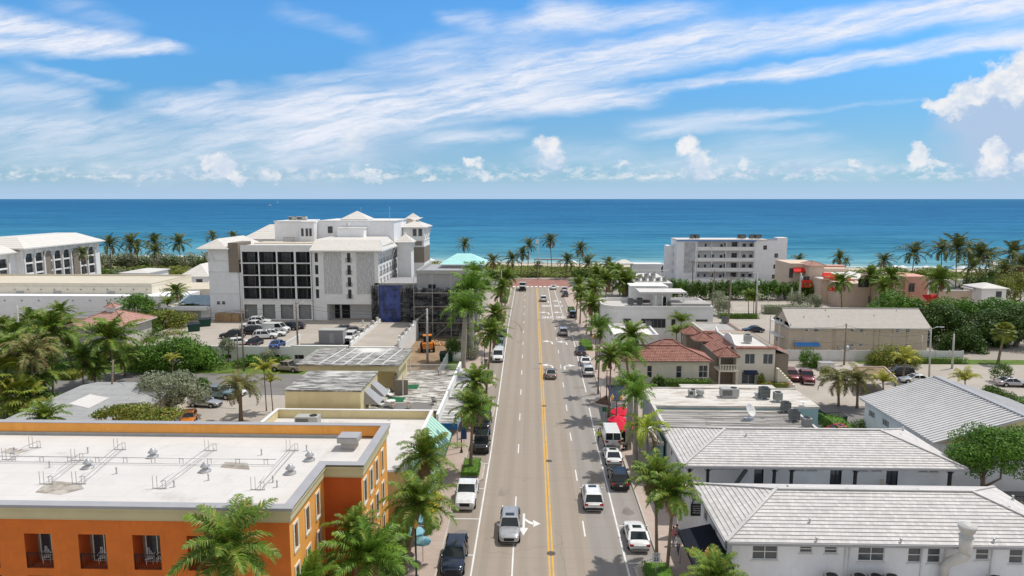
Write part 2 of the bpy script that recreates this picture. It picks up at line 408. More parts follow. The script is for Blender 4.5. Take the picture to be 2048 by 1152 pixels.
uv=NN.new('ShaderNodeCombineXYZ');LL.new(u_,uv.inputs[0]);LL.new(v_,uv.inputs[1]);uv=uv.outputs[0]
def vmath(op,a,b=None):
 n=NN.new('ShaderNodeVectorMath');n.operation=op
 for i,q in enumerate((a,b)):
  if q is None:continue
  if isinstance(q,(tuple,list)):n.inputs[i].default_value=q
  else:LL.new(q,n.inputs[i])
 return n
def nz(scale_vec,scale,detail=6,rough=0.6,dist=0.0,rot=0.0,src=None,off=(0,0,0)):
 mp=NN.new('ShaderNodeMapping');mp.inputs['Scale'].default_value=scale_vec;mp.inputs['Location'].default_value=off
 m0=NN.new('ShaderNodeMapping');m0.inputs['Rotation'].default_value=(0,0,rot);LL.new(src or uv,m0.inputs[0]);LL.new(m0.outputs[0],mp.inputs[0])
 n=NN.new('ShaderNodeTexNoise');n.inputs['Scale'].default_value=scale;n.inputs['Detail'].default_value=detail;n.inputs['Roughness'].default_value=rough;n.inputs['Distortion'].default_value=dist
 LL.new(mp.outputs[0],n.inputs['Vector']);return n
w1=nz((1,2,1),5.0,3,0.5)
warp=vmath('MULTIPLY',vmath('SUBTRACT',w1.outputs['Color'],(0.5,0.5,0.5)).outputs[0],(0.07,0.035,0)).outputs[0]
w2=nz((1,2.5,1),26.0,5,0.6)
warp2=vmath('MULTIPLY',vmath('SUBTRACT',w2.outputs['Color'],(0.5,0.5,0.5)).outputs[0],(0.028,0.012,0)).outputs[0]
wuv=vmath('ADD',vmath('ADD',uv,warp).outputs[0],warp2).outputs[0]
def suv(px,py):
 d=ray(px,py);return (d[0]/d[1],d[2]/d[1])
def streak(p0,p1,w0,w1,dens,soft=0.35,endfade=0.25):
 'feathery band of high cloud from p0 to p1; widths at both ends'
 a=suv(*p0);b=suv(*p1);L_=math.hypot(b[0]-a[0],b[1]-a[1]);d=((b[0]-a[0])/L_,(b[1]-a[1])/L_,0);n=(-d[1],d[0],0)
 q=vmath('SUBTRACT',wuv,(*a,0)).outputs[0]
 t=math_n(nt,'DIVIDE',vmath('DOT_PRODUCT',q,d).outputs['Value'],L_)
 s=math_n(nt,'ABSOLUTE',vmath('DOT_PRODUCT',q,n).outputs['Value'])
 mr=NN.new('ShaderNodeMapRange');LL.new(t,mr.inputs[0]);mr.inputs[3].default_value=w0/FPX;mr.inputs[4].default_value=w1/FPX
 e=ramp_n(nt,math_n(nt,'DIVIDE',s,mr.outputs[0]),1.0+soft,max(0.05,0.6-soft))
 f0=ramp_n(nt,t,-0.02,endfade);f1=ramp_n(nt,t,1.02,1.0-endfade)
 return math_n(nt,'MULTIPLY',math_n(nt,'MULTIPLY',e,f0),math_n(nt,'MULTIPLY',f1,dens))
def total(parts):
 r=parts[0]
 for q in parts[1:]:r=math_n(nt,'ADD',math_n(nt,'MULTIPLY',r,math_n(nt,'SUBTRACT',1.0,q)),q)
 return r
fib=nz((1.0,13,1),5.0,9,0.66,0.25,rot=R(-12),src=wuv).outputs[0]
fib2=nz((1.0,6.0,1),9.0,9,0.68,0.5,rot=R(-4)).outputs[0]
hi=total([streak((-160,50),(400,95),62,10,1.0,0.25,0.12),streak((-100,75),(210,80),34,24,0.9,0.4,0.2),streak((60,-10),(300,60),22,16,0.25,0.6),streak((640,240),(1560,52),34,44,0.95,0.30,0.2),streak((1330,92),(2350,-30),38,24,0.97,0.32,0.16),streak((880,172),(1300,95),30,40,0.45,0.7,0.3),streak((560,235),(1330,188),54,20,0.95,0.4,0.12),streak((240,212),(760,222),20,48,0.75,0.5,0.22),streak((1180,196),(1620,132),12,13,0.75,0.4,0.2),streak((1480,152),(2300,48),16,18,0.95,0.4,0.15),streak((1380,155),(1720,100),6,7,0.5,0.5),streak((860,30),(1000,55),12,26,0.5,0.6,0.3),streak((960,60),(1480,8),24,20,0.8,0.5,0.25),streak((1040,20),(1230,25),26,26,0.7,0.6,0.35),streak((780,120),(1150,90),36,42,0.42,0.6,0.3),streak((540,165),(780,150),12,16,0.45,0.6),streak((520,10),(780,75),18,14,0.25,0.7),streak((690,135),(960,120),28,34,0.5,0.7,0.3),streak((-60,175),(220,195),40,26,0.55,0.6,0.2),streak((-80,245),(320,245),30,20,0.6,0.6,0.25),streak((0,120),(280,178),10,8,0.4,0.6),streak((-120,290),(760,300),40,56,0.5,0.9,0.2),streak((300,262),(1000,250),36,40,0.5,0.9,0.25),streak((430,172),(500,176),8,8,0.4,0.7,0.4),streak((1230,268),(1640,215),22,8,0.6,0.5,0.22),streak((1250,275),(1660,244),10,7,0.4,0.6),streak((1400,290),(1720,272),14,12,0.42,0.8,0.3),streak((1560,225),(1860,200),5,4,0.22,0.6),streak((500,262),(800,275),52,60,0.75,0.7,0.3),streak((830,290),(1080,262),14,8,0.55,0.6,0.25),streak((1000,310),(1300,300),18,16,0.3,0.9,0.3),streak((1850,15),(2200,-10),60,60,0.5,0.7,0.4),streak((1150,330),(1860,320),22,26,0.35,0.9,0.3)])
hi=math_n(nt,'MULTIPLY',hi,math_n(nt,'ADD',0.30,math_n(nt,'MULTIPLY',ramp_n(nt,math_n(nt,'ADD',math_n(nt,'MULTIPLY',fib,0.55),math_n(nt,'MULTIPLY',fib2,0.45)),0.34,0.62),0.78)),True)
veil=math_n(nt,'MAXIMUM',math_n(nt,'MULTIPLY',ramp_n(nt,v_,0.18,0.0),0.45),math_n(nt,'MULTIPLY',ramp_n(nt,v_,0.06,0.0),0.85))
c1=nz((1,1.2,1),26.0,8,0.62);c2=nz((1,1.2,1),70.0,6,0.6)
bw=vmath('ADD',vmath('MULTIPLY',vmath('SUBTRACT',c1.outputs['Color'],(0.5,0.5,0.5)).outputs[0],(0.060,0.060,0)).outputs[0],vmath('MULTIPLY',vmath('SUBTRACT',c2.outputs['Color'],(0.5,0.5,0.5)).outputs[0],(0.016,0.016,0)).outputs[0]).outputs[0]
buv=vmath('ADD',uv,bw).outputs[0]
def puff(px,py,rx,ry,dens=1.0,soft=0.62):
 a=suv(px,py)
 q=vmath('DIVIDE',vmath('SUBTRACT',buv,(*a,0)).outputs[0],(rx/FPX,ry/FPX,1.0)).outputs[0]
 q=vmath('MULTIPLY',q,(1,1,0)).outputs[0]
 return math_n(nt,'MULTIPLY',ramp_n(nt,vmath('LENGTH',q).outputs['Value'],1.0,1.0-soft),dens)
cum_white=total([puff(2070,150,78,58,1,.4),puff(2010,165,60,42,1,.4),puff(1950,190,54,34,1,.4),puff(1890,212,46,24,0.95,.4),puff(1900,232,46,12,0.6,0.6),puff(1080+16,288,38,26),puff(1100,315,30,26,0.7,0.6),puff(1378,285,30,24),puff(1400,315,28,28,0.9),puff(1405,340,26,14,0.7),puff(1842,320,28,30,0.9,0.4),puff(1870,338,30,12,0.7,0.5),puff(1992,305,32,34,0.9,0.4),puff(1975,335,36,16,0.7,0.5),puff(2050,320,24,28,0.9),puff(438,328,44,28,0.9,0.45),puff(470,350,48,14,0.6,0.6),puff(540,352,24,14,0.7,0.6),puff(950,328,24,18,0.85,0.5),puff(735,358,36,14,0.6,0.6),puff(700,285,34,34,0.6,0.7),puff(865,352,20,10,0.6,0.6),puff(970,350,18,12,0.7,0.6),puff(745,340,14,10,0.7,0.6),puff(290,352,24,10,0.5,0.7),puff(1240,335,26,10,0.6,0.7),puff(1485,325,24,12,0.6,0.6),puff(1712,322,14,14,0.7,0.6)])
band=math_n(nt,'MULTIPLY',math_n(nt,'MULTIPLY',ramp_n(nt,v_,0.022,0.032),ramp_n(nt,v_,0.058,0.034)),ramp_n(nt,nz((1,2.0,1),40.0,8,0.64,off=(3,1,0)).outputs[0],0.44,0.66))
cum_white=total([cum_white,math_n(nt,'MULTIPLY',band,0.75)])
cum_grey=total([puff(2030,300,200,100,0.85,0.7),puff(2020,235,165,75,0.95,0.4),puff(1100,335,50,34,0.45,0.8),puff(1395,340,44,34,0.4,0.8),puff(1640,338,120,12,0.5,0.7),puff(620,335,90,60,0.35,0.9),puff(760,300,140,60,0.3,0.9),puff(1480,345,110,9,0.5,0.7),puff(360,350,220,9,0.45,0.7)])
K=0.118/SKY_S
shade=ramp_n(nt,nz((1,1.3,1),30.0,6,0.6,off=(0.01,-0.012,0)).outputs[0],0.35,0.62)
col=mix_rgb(nt,sky.outputs[0],mix_rgb(nt,(0.235,0.47,0.66),(0.34,0.70,0.95),ramp_n(nt,v_,0.06,0.27)),1.0,'MULTIPLY')
col=mix_rgb(nt,col,(3.75*K,5.05*K,6.95*K),veil)
col=mix_rgb(nt,col,(6.5*K,6.8*K,7.6*K),hi)
col=mix_rgb(nt,col,(3.5*K,4.6*K,6.2*K),cum_grey)
cw=mix_rgb(nt,(5.0*K,5.7*K,6.8*K),(7.1*K,7.1*K,7.2*K),shade)
col=mix_rgb(nt,col,cw,cum_white)
cov=math_n(nt,'MAXIMUM',ramp_n(nt,sep.outputs[2],0.30,0.50),ramp_n(nt,sep.outputs[1],0.10,-0.25))  # white cover overhead and behind the camera, out of view, added as neutral fill
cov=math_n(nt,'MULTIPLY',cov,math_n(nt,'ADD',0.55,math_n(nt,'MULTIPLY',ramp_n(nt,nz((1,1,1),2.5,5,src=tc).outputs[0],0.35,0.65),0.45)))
col=mix_rgb(nt,col,(OVER_FILL*1.0,OVER_FILL*0.99,OVER_FILL*0.98),cov)
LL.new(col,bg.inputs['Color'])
W.cycles.sampling_method='MANUAL';W.cycles.sample_map_resolution=512
# -------------- ground, sea, beach
def struct(name,mb,m,parent=None):
 o=mb.build(name,m,parent)
 if parent is None:o['kind']='structure'
 return o
m=bpy.data.materials.new('town_ground');g_nt,N,L,P=nodes(m);M['ground']=m
p=world_pos(g_nt)
c=mix_rgb(g_nt,(0.31,0.275,0.235),(0.39,0.345,0.295),noise_n(g_nt,p,0.08,5))
c=mix_rgb(g_nt,c,(0.16,0.18,0.07),ramp_n(g_nt,noise_n(g_nt,p,0.03,4),0.58,0.62))
L.new(c,P.inputs['Base Color']);P.inputs['Roughness'].default_value=0.95
g=MB();shore=lambda x:327.0-0.125*x
g.sheet([(-900,-60),(900,-60),(900,shore(900)-22),(-900,shore(-900)-22)],0.0);struct('ground',g,M['ground'])
b=MB()
xs=[-900+30*i for i in range(61)]
for i in range(60):
 a,c_=xs[i],xs[i+1]
 b.face([(a,shore(a)-26,0.05),(c_,shore(c_)-26,0.05),(c_,shore(c_)+8,-0.9),(a,shore(a)+8,-0.9)])
struct('beach',b,M['sand'])
m=bpy.data.materials.new('sea_water');g_nt,N,L,P=nodes(m);M['sea']=m
gp=N.new('ShaderNodeNewGeometry').outputs['Position'];sx=N.new('ShaderNodeSeparateXYZ');L.new(gp,sx.inputs[0])
dist=math_n(g_nt,'SUBTRACT',math_n(g_nt,'ADD',sx.outputs[1],math_n(g_nt,'MULTIPLY',sx.outputs[0],0.125)),327.0)
big=noise_n(g_nt,world_pos(g_nt,(0.0022,0.007,1)),1.0,7,0.62)
big2=noise_n(g_nt,world_pos(g_nt,(0.0005,0.0026,1)),1.0,6,0.62)
dd=math_n(g_nt,'LOGARITHM',math_n(g_nt,'MAXIMUM',math_n(g_nt,'MULTIPLY',math_n(g_nt,'ADD',dist,22.0),math_n(g_nt,'ADD',0.72,math_n(g_nt,'MULTIPLY',big,0.55))),1.0),10.0)
rp=N.new('ShaderNodeValToRGB');L.new(math_n(g_nt,'DIVIDE',dd,4.2),rp.inputs[0])
el=rp.color_ramp.elements
stops=[(0.30,(0.44,0.50,0.46)),(0.36,(0.15,0.32,0.37)),(0.45,(0.075,0.245,0.335)),(0.54,(0.042,0.195,0.315)),(0.62,(0.032,0.16,0.30)),(0.72,(0.027,0.143,0.295)),(0.84,(0.024,0.125,0.27)),(1.0,(0.036,0.15,0.30))]  # farthest stop is lighter: horizon haze painted into the water colour
el[0].position,el[0].color=stops[0][0],(*stops[0][1],1);el[1].position,el[1].color=stops[-1][0],(*stops[-1][1],1)
for q,cc in stops[1:-1]:
 e=el.new(q);e.color=(*cc,1)
chop=math_n(g_nt,'ADD',math_n(g_nt,'MULTIPLY',noise_n(g_nt,world_pos(g_nt,(0.05,0.16,1)),1.0,8,0.72),0.5),math_n(g_nt,'MULTIPLY',noise_n(g_nt,world_pos(g_nt,(0.006,0.03,1)),1.0,7,0.7),0.5))
c=mix_rgb(g_nt,mix_rgb(g_nt,rp.outputs[0],(0.62,0.70,0.76),1.0,'MULTIPLY'),mix_rgb(g_nt,rp.outputs[0],(1.45,1.30,1.22),1.0,'MULTIPLY'),ramp_n(g_nt,chop,0.36,0.64))
c=mix_rgb(g_nt,c,(0.075,0.26,0.39),math_n(g_nt,'MULTIPLY',ramp_n(g_nt,big2,0.52,0.72),0.32))
foam=math_n(g_nt,'MULTIPLY',ramp_n(g_nt,noise_n(g_nt,world_pos(g_nt,(0.004,0.05,1)),1.0,7,0.7,0.6),0.64,0.72),ramp_n(g_nt,dist,900.0,80.0))
c=mix_rgb(g_nt,c,(0.30,0.52,0.58),math_n(g_nt,'MULTIPLY',foam,0.35))
surf=math_n(g_nt,'MULTIPLY',ramp_n(g_nt,noise_n(g_nt,world_pos(g_nt,(0.02,0.25,1)),1.0,6,0.65,0.8),0.5,0.62),ramp_n(g_nt,dist,22.0,4.0))
c=mix_rgb(g_nt,c,(0.62,0.66,0.66),surf)
wv=math_n(g_nt,'ADD',noise_n(g_nt,world_pos(g_nt,(0.12,0.35,1)),1.0,5,0.6),math_n(g_nt,'MULTIPLY',noise_n(g_nt,world_pos(g_nt,(0.02,0.06,1)),1.0,3),1.5))
bn=bump_n(g_nt,wv,0.6,0.9)
df=N.new('ShaderNodeBsdfDiffuse');L.new(c,df.inputs[0]);L.new(bn,df.inputs['Normal'])
gl=N.new('ShaderNodeBsdfGlossy');gl.inputs['Roughness'].default_value=0.3;L.new(bn,gl.inputs['Normal'])
mx=N.new('ShaderNodeMixShader');mx.inputs[0].default_value=0.022;L.new(df.outputs[0],mx.inputs[1]);L.new(gl.outputs[0],mx.inputs[2]);L.new(mx.outputs[0],N['Material Output'].inputs[0])
g=MB()
ys=[0,300,1200,6000,70000]
for i in range(4):
 for j in range(6):
  f=lambda k,y:(-1+k/3)*(1500+y*1.1)
  y0,y1=ys[i],ys[i+1]
  Y=lambda k,y:shore(max(-900,min(900,f(k,y))))-2+y
  g.face([(f(j,y0),Y(j,y0),-0.45),(f(j+1,y0),Y(j+1,y0),-0.45),(f(j+1,y1),Y(j+1,y1),-0.45),(f(j,y1),Y(j,y1),-0.45)])
struct('sea',g,M['sea'])
# -------------- street
m=bpy.data.materials.new('street_paving');g_nt,N,L,P=nodes(m);M['road']=m
gp=N.new('ShaderNodeNewGeometry').outputs['Position'];sx=N.new('ShaderNodeSeparateXYZ');L.new(gp,sx.inputs[0])
p=world_pos(g_nt);q=world_pos(g_nt,(1.4,0.035,1))
c=mix_rgb(g_nt,(0.315,0.265,0.218),(0.375,0.318,0.262),noise_n(g_nt,q,1.0,6,0.65))
grey=mix_rgb(g_nt,(0.27,0.248,0.23),(0.355,0.325,0.30),noise_n(g_nt,q,1.3,6,0.65))
edge=math_n(g_nt,'ADD',sx.outputs[0],math_n(g_nt,'MULTIPLY',math_n(g_nt,'SUBTRACT',noise_n(g_nt,world_pos(g_nt,(0.5,0.06,1)),1.0,5),0.5),0.9))
c=mix_rgb(g_nt,c,grey,math_n(g_nt,'MULTIPLY',ramp_n(g_nt,edge,4.5,5.4),ramp_n(g_nt,sx.outputs[1],235.0,90.0)))
c=mix_rgb(g_nt,c,(0.30,0.255,0.212),math_n(g_nt,'MULTIPLY',ramp_n(g_nt,edge,-4.6,-5.6),0.6))
wear=math_n(g_nt,'MULTIPLY',ramp_n(g_nt,noise_n(g_nt,world_pos(g_nt,(2.4,0.02,1)),1.0,4,0.6),0.55,0.75),0.35)
c=mix_rgb(g_nt,c,(0.215,0.19,0.165),wear)
lane=ramp_n(g_nt,math_n(g_nt,'ABSOLUTE',math_n(g_nt,'SINE',math_n(g_nt,'MULTIPLY',math_n(g_nt,'ADD',sx.outputs[0],1.5),math.pi/1.6))),0.55,1.0)
c=mix_rgb(g_nt,c,(0.225,0.198,0.17),math_n(g_nt,'MULTIPLY',math_n(g_nt,'MULTIPLY',lane,noise_n(g_nt,world_pos(g_nt,(0.3,0.015,1)),1.0,4)),0.5))
c=mix_rgb(g_nt,c,(0.17,0.15,0.132),math_n(g_nt,'MULTIPLY',ramp_n(g_nt,noise_n(g_nt,world_pos(g_nt,(0.8,0.3,1)),1.0,8,0.75,0.6),0.58,0.76),0.5))
groove=noise_n(g_nt,world_pos(g_nt,(0.05,2.6,1)),1.0,3)
c=mix_rgb(g_nt,c,(0.25,0.215,0.18),math_n(g_nt,'MULTIPLY',ramp_n(g_nt,groove,0.5,0.7),0.25))
vr=N.new('ShaderNodeTexVoronoi');vr.inputs['Scale'].default_value=0.55;L.new(world_pos(g_nt,(1,1,1)),vr.inputs['Vector'])
c=mix_rgb(g_nt,c,(0.15,0.135,0.12),math_n(g_nt,'MULTIPLY',math_n(g_nt,'LESS_THAN',vr.outputs['Distance'],0.06),0.5))
L.new(c,P.inputs['Base Color']);P.inputs['Roughness'].default_value=0.85;P.inputs['Specular IOR Level'].default_value=0.25
L.new(bump_n(g_nt,noise_n(g_nt,p,12,4),0.2),P.inputs['Normal'])
m=bpy.data.materials.new('rose_paver');g_nt,N,L,P=nodes(m);M['paver']=m
br=N.new('ShaderNodeTexBrick');br.inputs['Scale'].default_value=1;br.inputs['Brick Width'].default_value=0.6;br.inputs['Row Height'].default_value=0.3;br.inputs['Mortar Size'].default_value=0.012
br.inputs['Color1'].default_value=(0.44,0.345,0.295,1);br.inputs['Color2'].default_value=(0.49,0.395,0.335,1);br.inputs['Mortar'].default_value=(0.35,0.28,0.24,1)
L.new(world_pos(g_nt),br.inputs['Vector'])
L.new(mix_rgb(g_nt,br.outputs[0],(0.40,0.33,0.29),math_n(g_nt,'MULTIPLY',ramp_n(g_nt,noise_n(g_nt,world_pos(g_nt),0.5,6),0.5,0.75),0.4)),P.inputs['Base Color']);P.inputs['Roughness'].default_value=0.9
m=bpy.data.materials.new('red_brick_paving');g_nt,N,L,P=nodes(m);M['brick']=m
br=N.new('ShaderNodeTexBrick');br.inputs['Scale'].default_value=1;br.inputs['Brick Width'].default_value=1.4;br.inputs['Row Height'].default_value=0.7;br.inputs['Mortar Size'].default_value=0.02
br.inputs['Color1'].default_value=(0.27,0.115,0.09,1);br.inputs['Color2'].default_value=(0.33,0.15,0.115,1);br.inputs['Mortar'].default_value=(0.3,0.2,0.17,1)
L.new(world_pos(g_nt),br.inputs['Vector'])
L.new(mix_rgb(g_nt,br.outputs[0],(0.46,0.29,0.24),math_n(g_nt,'MULTIPLY',ramp_n(g_nt,noise_n(g_nt,world_pos(g_nt),0.3,5),0.5,0.7),0.4)),P.inputs['Base Color']);P.inputs['Roughness'].default_value=0.9
RX0,RX1=-7.7,10.7
r=MB();r.sheet([(RX0,15),(RX1,15),(RX1,231.5),(RX0,231.5)],0.004)
road=struct('road',r,M['road'])
r=MB()
r.sheet([(-400,231.5),(-7.7,231.5),(-7.7,256),(-400,256)],0.004).sheet([(13,231.5),(400,231.5),(400,256),(13,256)],0.004);struct('beach_road',r,M['blacktop'])
r=MB();r.sheet([(-7.7,231.5),(13,231.5),(13,255),(-7.7,255)],0.004);struct('crossing',r,M['brick'])
LZ=0.009
M['seal']=mat('crack_sealant',(.20,.175,.15),.7,var=.2);M['patch']=mat('street_patch',(0.285,0.245,0.205),.9,var=.15,fine=9);M['oil']=mat('oil_stained_paving',(0.20,0.18,0.165),.8,var=.3,fine=7)
def line(name,x,y0,y1,w=0.13,m='linewhite'):
 b=MB();b.sheet([(x-w/2,y0),(x+w/2,y0),(x+w/2,y1),(x-w/2,y1)],LZ);return b.build(name,M[m],road)
def pline(name,pts,w=0.13,m='linewhite'):
 b=MB()
 for (x0,y0),(x1,y1) in zip(pts,pts[1:]):b.sheet([(x0-w/2,y0),(x0+w/2,y0),(x1+w/2,y1),(x1-w/2,y1)],LZ)
 return b.build(name,M[m],road)
pline('edge_line',[(-4.83,20),(-4.85,80),(-5.1,110),(-5.6,160),(-5.7,230)],0.15)
pline('edge_line',[(7.75,30),(8.05,80),(8.3,96)],0.15);pline('edge_line',[(8.5,104),(8.95,150)],0.15);pline('edge_line',[(8.0,172),(7.3,228)],0.16)
pline('lane_line',[(-1.5,20),(-1.55,66)],0.13);pline('lane_line',[(5.3,168),(5.5,229)],0.16)
pline('centre_line',[(1.50,20),(1.53,100),(1.48,229)],0.14,'lineyellow');pline('centre_line',[(1.80,20),(1.83,100),(1.80,229)],0.14,'lineyellow')
y=79.4-1.5
while y<226:line('dash_line',-1.58-(y-78)*0.005,y,y+3.0,0.13);y+=12.2
y=33.5
while y<166:line('dash_line',4.78+(y-50)*0.006,y,y+3.0,0.13);y+=12.2
for x0,x1,y in ((-7.5,-4.9,61.0),(-7.5,-4.9,54.4),(-7.5,-4.9,67.8),(-7.5,-4.9,74.6),(7.85,10.5,53.5),(7.9,10.5,60.0),(7.9,10.5,74.3),(8.3,10.6,100.8),(8.4,10.6,121),(8.6,10.6,128)):
 b=MB();b.sheet([(x0,y-0.06),(x1,y-0.06),(x1,y+0.06),(x0,y+0.06)],LZ);b.build('bay_line',M['linewhite'],road)
for k in range(5):
 b=MB();y=137+k*1.6;b.sheet([(8.9,y),(10.6,y+1.2),(10.6,y+1.4),(8.9,y+0.2)],LZ);b.build('hatch_line',M['linewhite'],road)
for k in range(12):
 b=MB();x=-6.6+k*1.5;b.sheet([(x,232.2),(x+0.95,232.2),(x+0.95,234.6),(x,234.6)],LZ);b.build('crosswalk_bar',M['linewhite'],road)
def arrow(kind,x,y,s=1.0,flip=1,up=1):
 b=MB();T=lambda pts:[(x+px*flip*s,y+py*up*s) for px,py in (pts if flip*up>0 else pts[::-1])]
 if kind=='turn':
  n=7
  for i in range(n):
   a0,a1=math.pi/2*i/n,math.pi/2*(i+1)/n
   P_=lambda a,r_:(0.9-r_*math.cos(a),0.4+r_*math.sin(a)*1.4)
   b.sheet(T([P_(a0,0.96),P_(a0,0.70),P_(a1,0.70),P_(a1,0.96)][::-1]),LZ)
  b.sheet(T([(-0.06,-1.2),(0.20,-1.2),(0.20,0.40),(-0.06,0.40)]),LZ);b.sheet(T([(0.80,0.70),(2.0,1.56),(0.80,2.45)]),LZ)
 else:
  b.sheet(T([(-0.14,-2.4),(0.14,-2.4),(0.14,1.2),(-0.14,1.2)]),LZ);b.sheet(T([(-0.55,1.2),(0.55,1.2),(0,3.0)]),LZ)
  for i in range(5):
   a0,a1=i/5,(i+1)/5
   f=lambda a:(0.14+a*1.0,-0.9+1.0*math.sin(a*1.5))
   (ax,ay),(bx,by)=f(a0),f(a1);b.sheet(T([(ax,ay-0.28),(bx,by-0.28),(bx,by+0.28),(ax,ay+0.28)]),LZ)
  b.sheet(T([(1.1,-0.75),(1.95,0.15),(1.1,0.95)]),LZ)
 b.build('arrow_marking',M['linewhite'],road)
X_,Y_=at(1047.5,1046);arrow('both',X_,Y_,0.8,1,-1)
X_,Y_=at(1100,732);arrow('turn',X_+0.5,Y_-1,1.1,-1);X_,Y_=at(1130,733);arrow('turn',X_-0.2,Y_-1,1.1,1)
X_,Y_=at(1100,684);arrow('turn',X_+0.5,Y_-1,1.1,-1);X_,Y_=at(1126,685);arrow('turn',X_+0.8,Y_-1,1.1,-1)
X_,Y_=at(1094,626);arrow('turn',X_+0.5,Y_-1,1.3,-1);X_,Y_=at(1119,626);arrow('turn',X_+0.8,Y_-1,1.3,-1)
X_,Y_=at(1094,603);arrow('turn',X_+0.5,Y_-1,1.3,-1);X_,Y_=at(1116,603);arrow('turn',X_+0.8,Y_-1,1.3,-1)
def text_mesh(name,txt,size,mt,loc,rot,parent=None,extrude=0.0,xs=1.0,ys=1.0,align='CENTER'):
 cu=bpy.data.curves.new(name,'FONT');cu.body=txt;cu.size=size;cu.align_x=align;cu.align_y='CENTER';cu.extrude=extrude;cu.offset=size*0.03
 o=bpy.data.objects.new(name,cu);COL.objects.link(o)
 dg=bpy.context.evaluated_depsgraph_get();me=bpy.data.meshes.new_from_object(o.evaluated_get(dg));bpy.data.objects.remove(o);bpy.data.curves.remove(cu)
 me.materials.clear();me.materials.append(mt)
 if xs!=1 or ys!=1:me.transform(Matrix.Diagonal((xs,ys,1,1)))
 me.transform(Matrix.Translation(loc)@rot)
 if parent is not None:me.transform(Matrix.Translation(-ORG[parent]))
 ob=link(name,me,parent)
 return ob
for px,py in ((1094,635),(1122,635),(1092.5,612),(1117,612)):
 X_,Y_=at(px,py);text_mesh('word_marking','ONLY',1.0,M['linewhite'],(X_,Y_,LZ),Matrix.Identity(4),road,0,0.95,4.2)
for px,py in ((1098,922),(1102,1107),(1088,812),(1080.7,727.5),(1078,640)):
 X_,Y_=at(px,py);b=MB();b.cyl(X_,Y_,0.002,0.014,0.38,n=18);tag(b.build('manhole_cover',M['iron']),'dark iron manhole cover in the yellow centre line, '+{922:'just ahead of the white SUV',1107:'closest to the viewer',812:'well below the grey sedan',727:'left of the grey sedan',640:'furthest one, beside the lane words'}[int(py)],'manhole cover','manhole covers along the centre line')
rc=random.Random(5)
for k in range(12):
 x,y=rc.uniform(-7,10),46+k*8.2+rc.uniform(-2,2);b=MB();a=rc.choice((0,0,1.57))+rc.uniform(-.25,.25);n_=rc.randint(7,15)
 for i in range(n_):
  a2=a+rc.uniform(-.55,.55);x2,y2=x+.55*math.cos(a2),y+.55*math.sin(a2)*1.6
  if not (RX0+.3<x2<RX1-.3):break
  d=Vector((x2-x,y2-y,0)).normalized();n2=Vector((-d.y,d.x,0))*.016
  b.face([(x-n2.x,y-n2.y,.0068),(x2-n2.x,y2-n2.y,.0068),(x2+n2.x,y2+n2.y,.0068),(x+n2.x,y+n2.y,.0068)][::1]);x,y=x2,y2
 if b.f:b.build('sealed_crack',M['seal'],road)
b=MB();pts=[(-6.0+3.6*math.sin(a),150+17*math.cos(a)) for a in [0.1+.13*i for i in range(11)]]
for (xa,ya),(xb,yb) in zip(pts,pts[1:]):b.sheet([(xa,ya),(xb,yb),(xb+.18,yb+.1),(xa+.18,ya+.1)][::-1] if False else [(xa,ya),(xb,yb),(xb+.2,yb),(xa+.2,ya)],LZ)
b.build('skid_mark',mat('tyre_skid',(.17,.145,.125),.9,var=.3),road)
for x,y,w_,h_ in ((-3.4,66,1.2,2.2),(3.2,88,1.6,1.4),(0.2,118,2.2,1.2),(-3.2,140,1.4,3),(6.4,68.5,1.0,3.5),(6.6,106,1.8,1.6),(-6.3,84,1.2,2.4)):
 b=MB();b.sheet([(x,y),(x+w_,y),(x+w_,y+h_),(x,y+h_)],0.0065);b.build('repair_patch',M['patch'],road)
for x,y in ((9.4,57.5),(9.3,63),(9.5,103),(-6.3,58),(-6.4,64.5),(9.3,84)):
 b=MB();b.face([(x+.55*math.cos(a)*(1+.3*math.sin(3*a+x)),y+.9*math.sin(a),0.0065) for a in [2*math.pi*i/14 for i in range(14)]]);b.build('oil_stain',M['oil'],road)
def pave(name,poly,m='paver',z=0.12):
 b=MB();b.prism(poly,-0.2,z);return struct(name,b,M[m])
def kerb(name,pts,w=0.16,z=0.14):
 'kerb stone following a line, outside to the left of travel'
 b=MB()
 for (x0,y0),(x1,y1) in zip(pts,pts[1:]):
  d=Vector((x1-x0,y1-y0,0)).normalized();n=Vector((-d.y,d.x,0))*w
  e=d*0.002
  b.hexa([(x0,y0,0),(x1,y1,0),(x1+n.x,y1+n.y,0),(x0+n.x,y0+n.y,0),(x0,y0,z),(x1,y1,z),(x1+n.x,y1+n.y,z),(x0+n.x,y0+n.y,z)])
  b.box(x1-.07,x1+.07,y1-.07,y1+.07,0,z+.0015)
 return struct(name,b,M['kerb'])
LB=[(-7.75,15),(-7.75,67.6),(-7.3,68.6),(-6.0,69.2),(-5.4,70.0),(-5.4,74.0),(-6.2,75.2),(-7.75,76.0),(-7.75,88.5),(-6.6,89.2),(-5.5,91),(-5.4,96.5),(-6.0,99),(-7.6,101.8),(-9.0,104.2),(-7.2,105.6),(-6.3,107.8),(-6.3,114.2),(-7.75,115.2),(-8.6,150),(-8.4,158),(-6.5,160),(-6.5,178),(-8.6,180),(-8.6,190),(-6.9,192),(-6.9,231)]
pave('pavement',[(x,y) for x,y in LB]+[(-12.6,231),(-12.6,15)])
kerb('kerb',[(x+0.17,y) for x,y in LB],0.17)
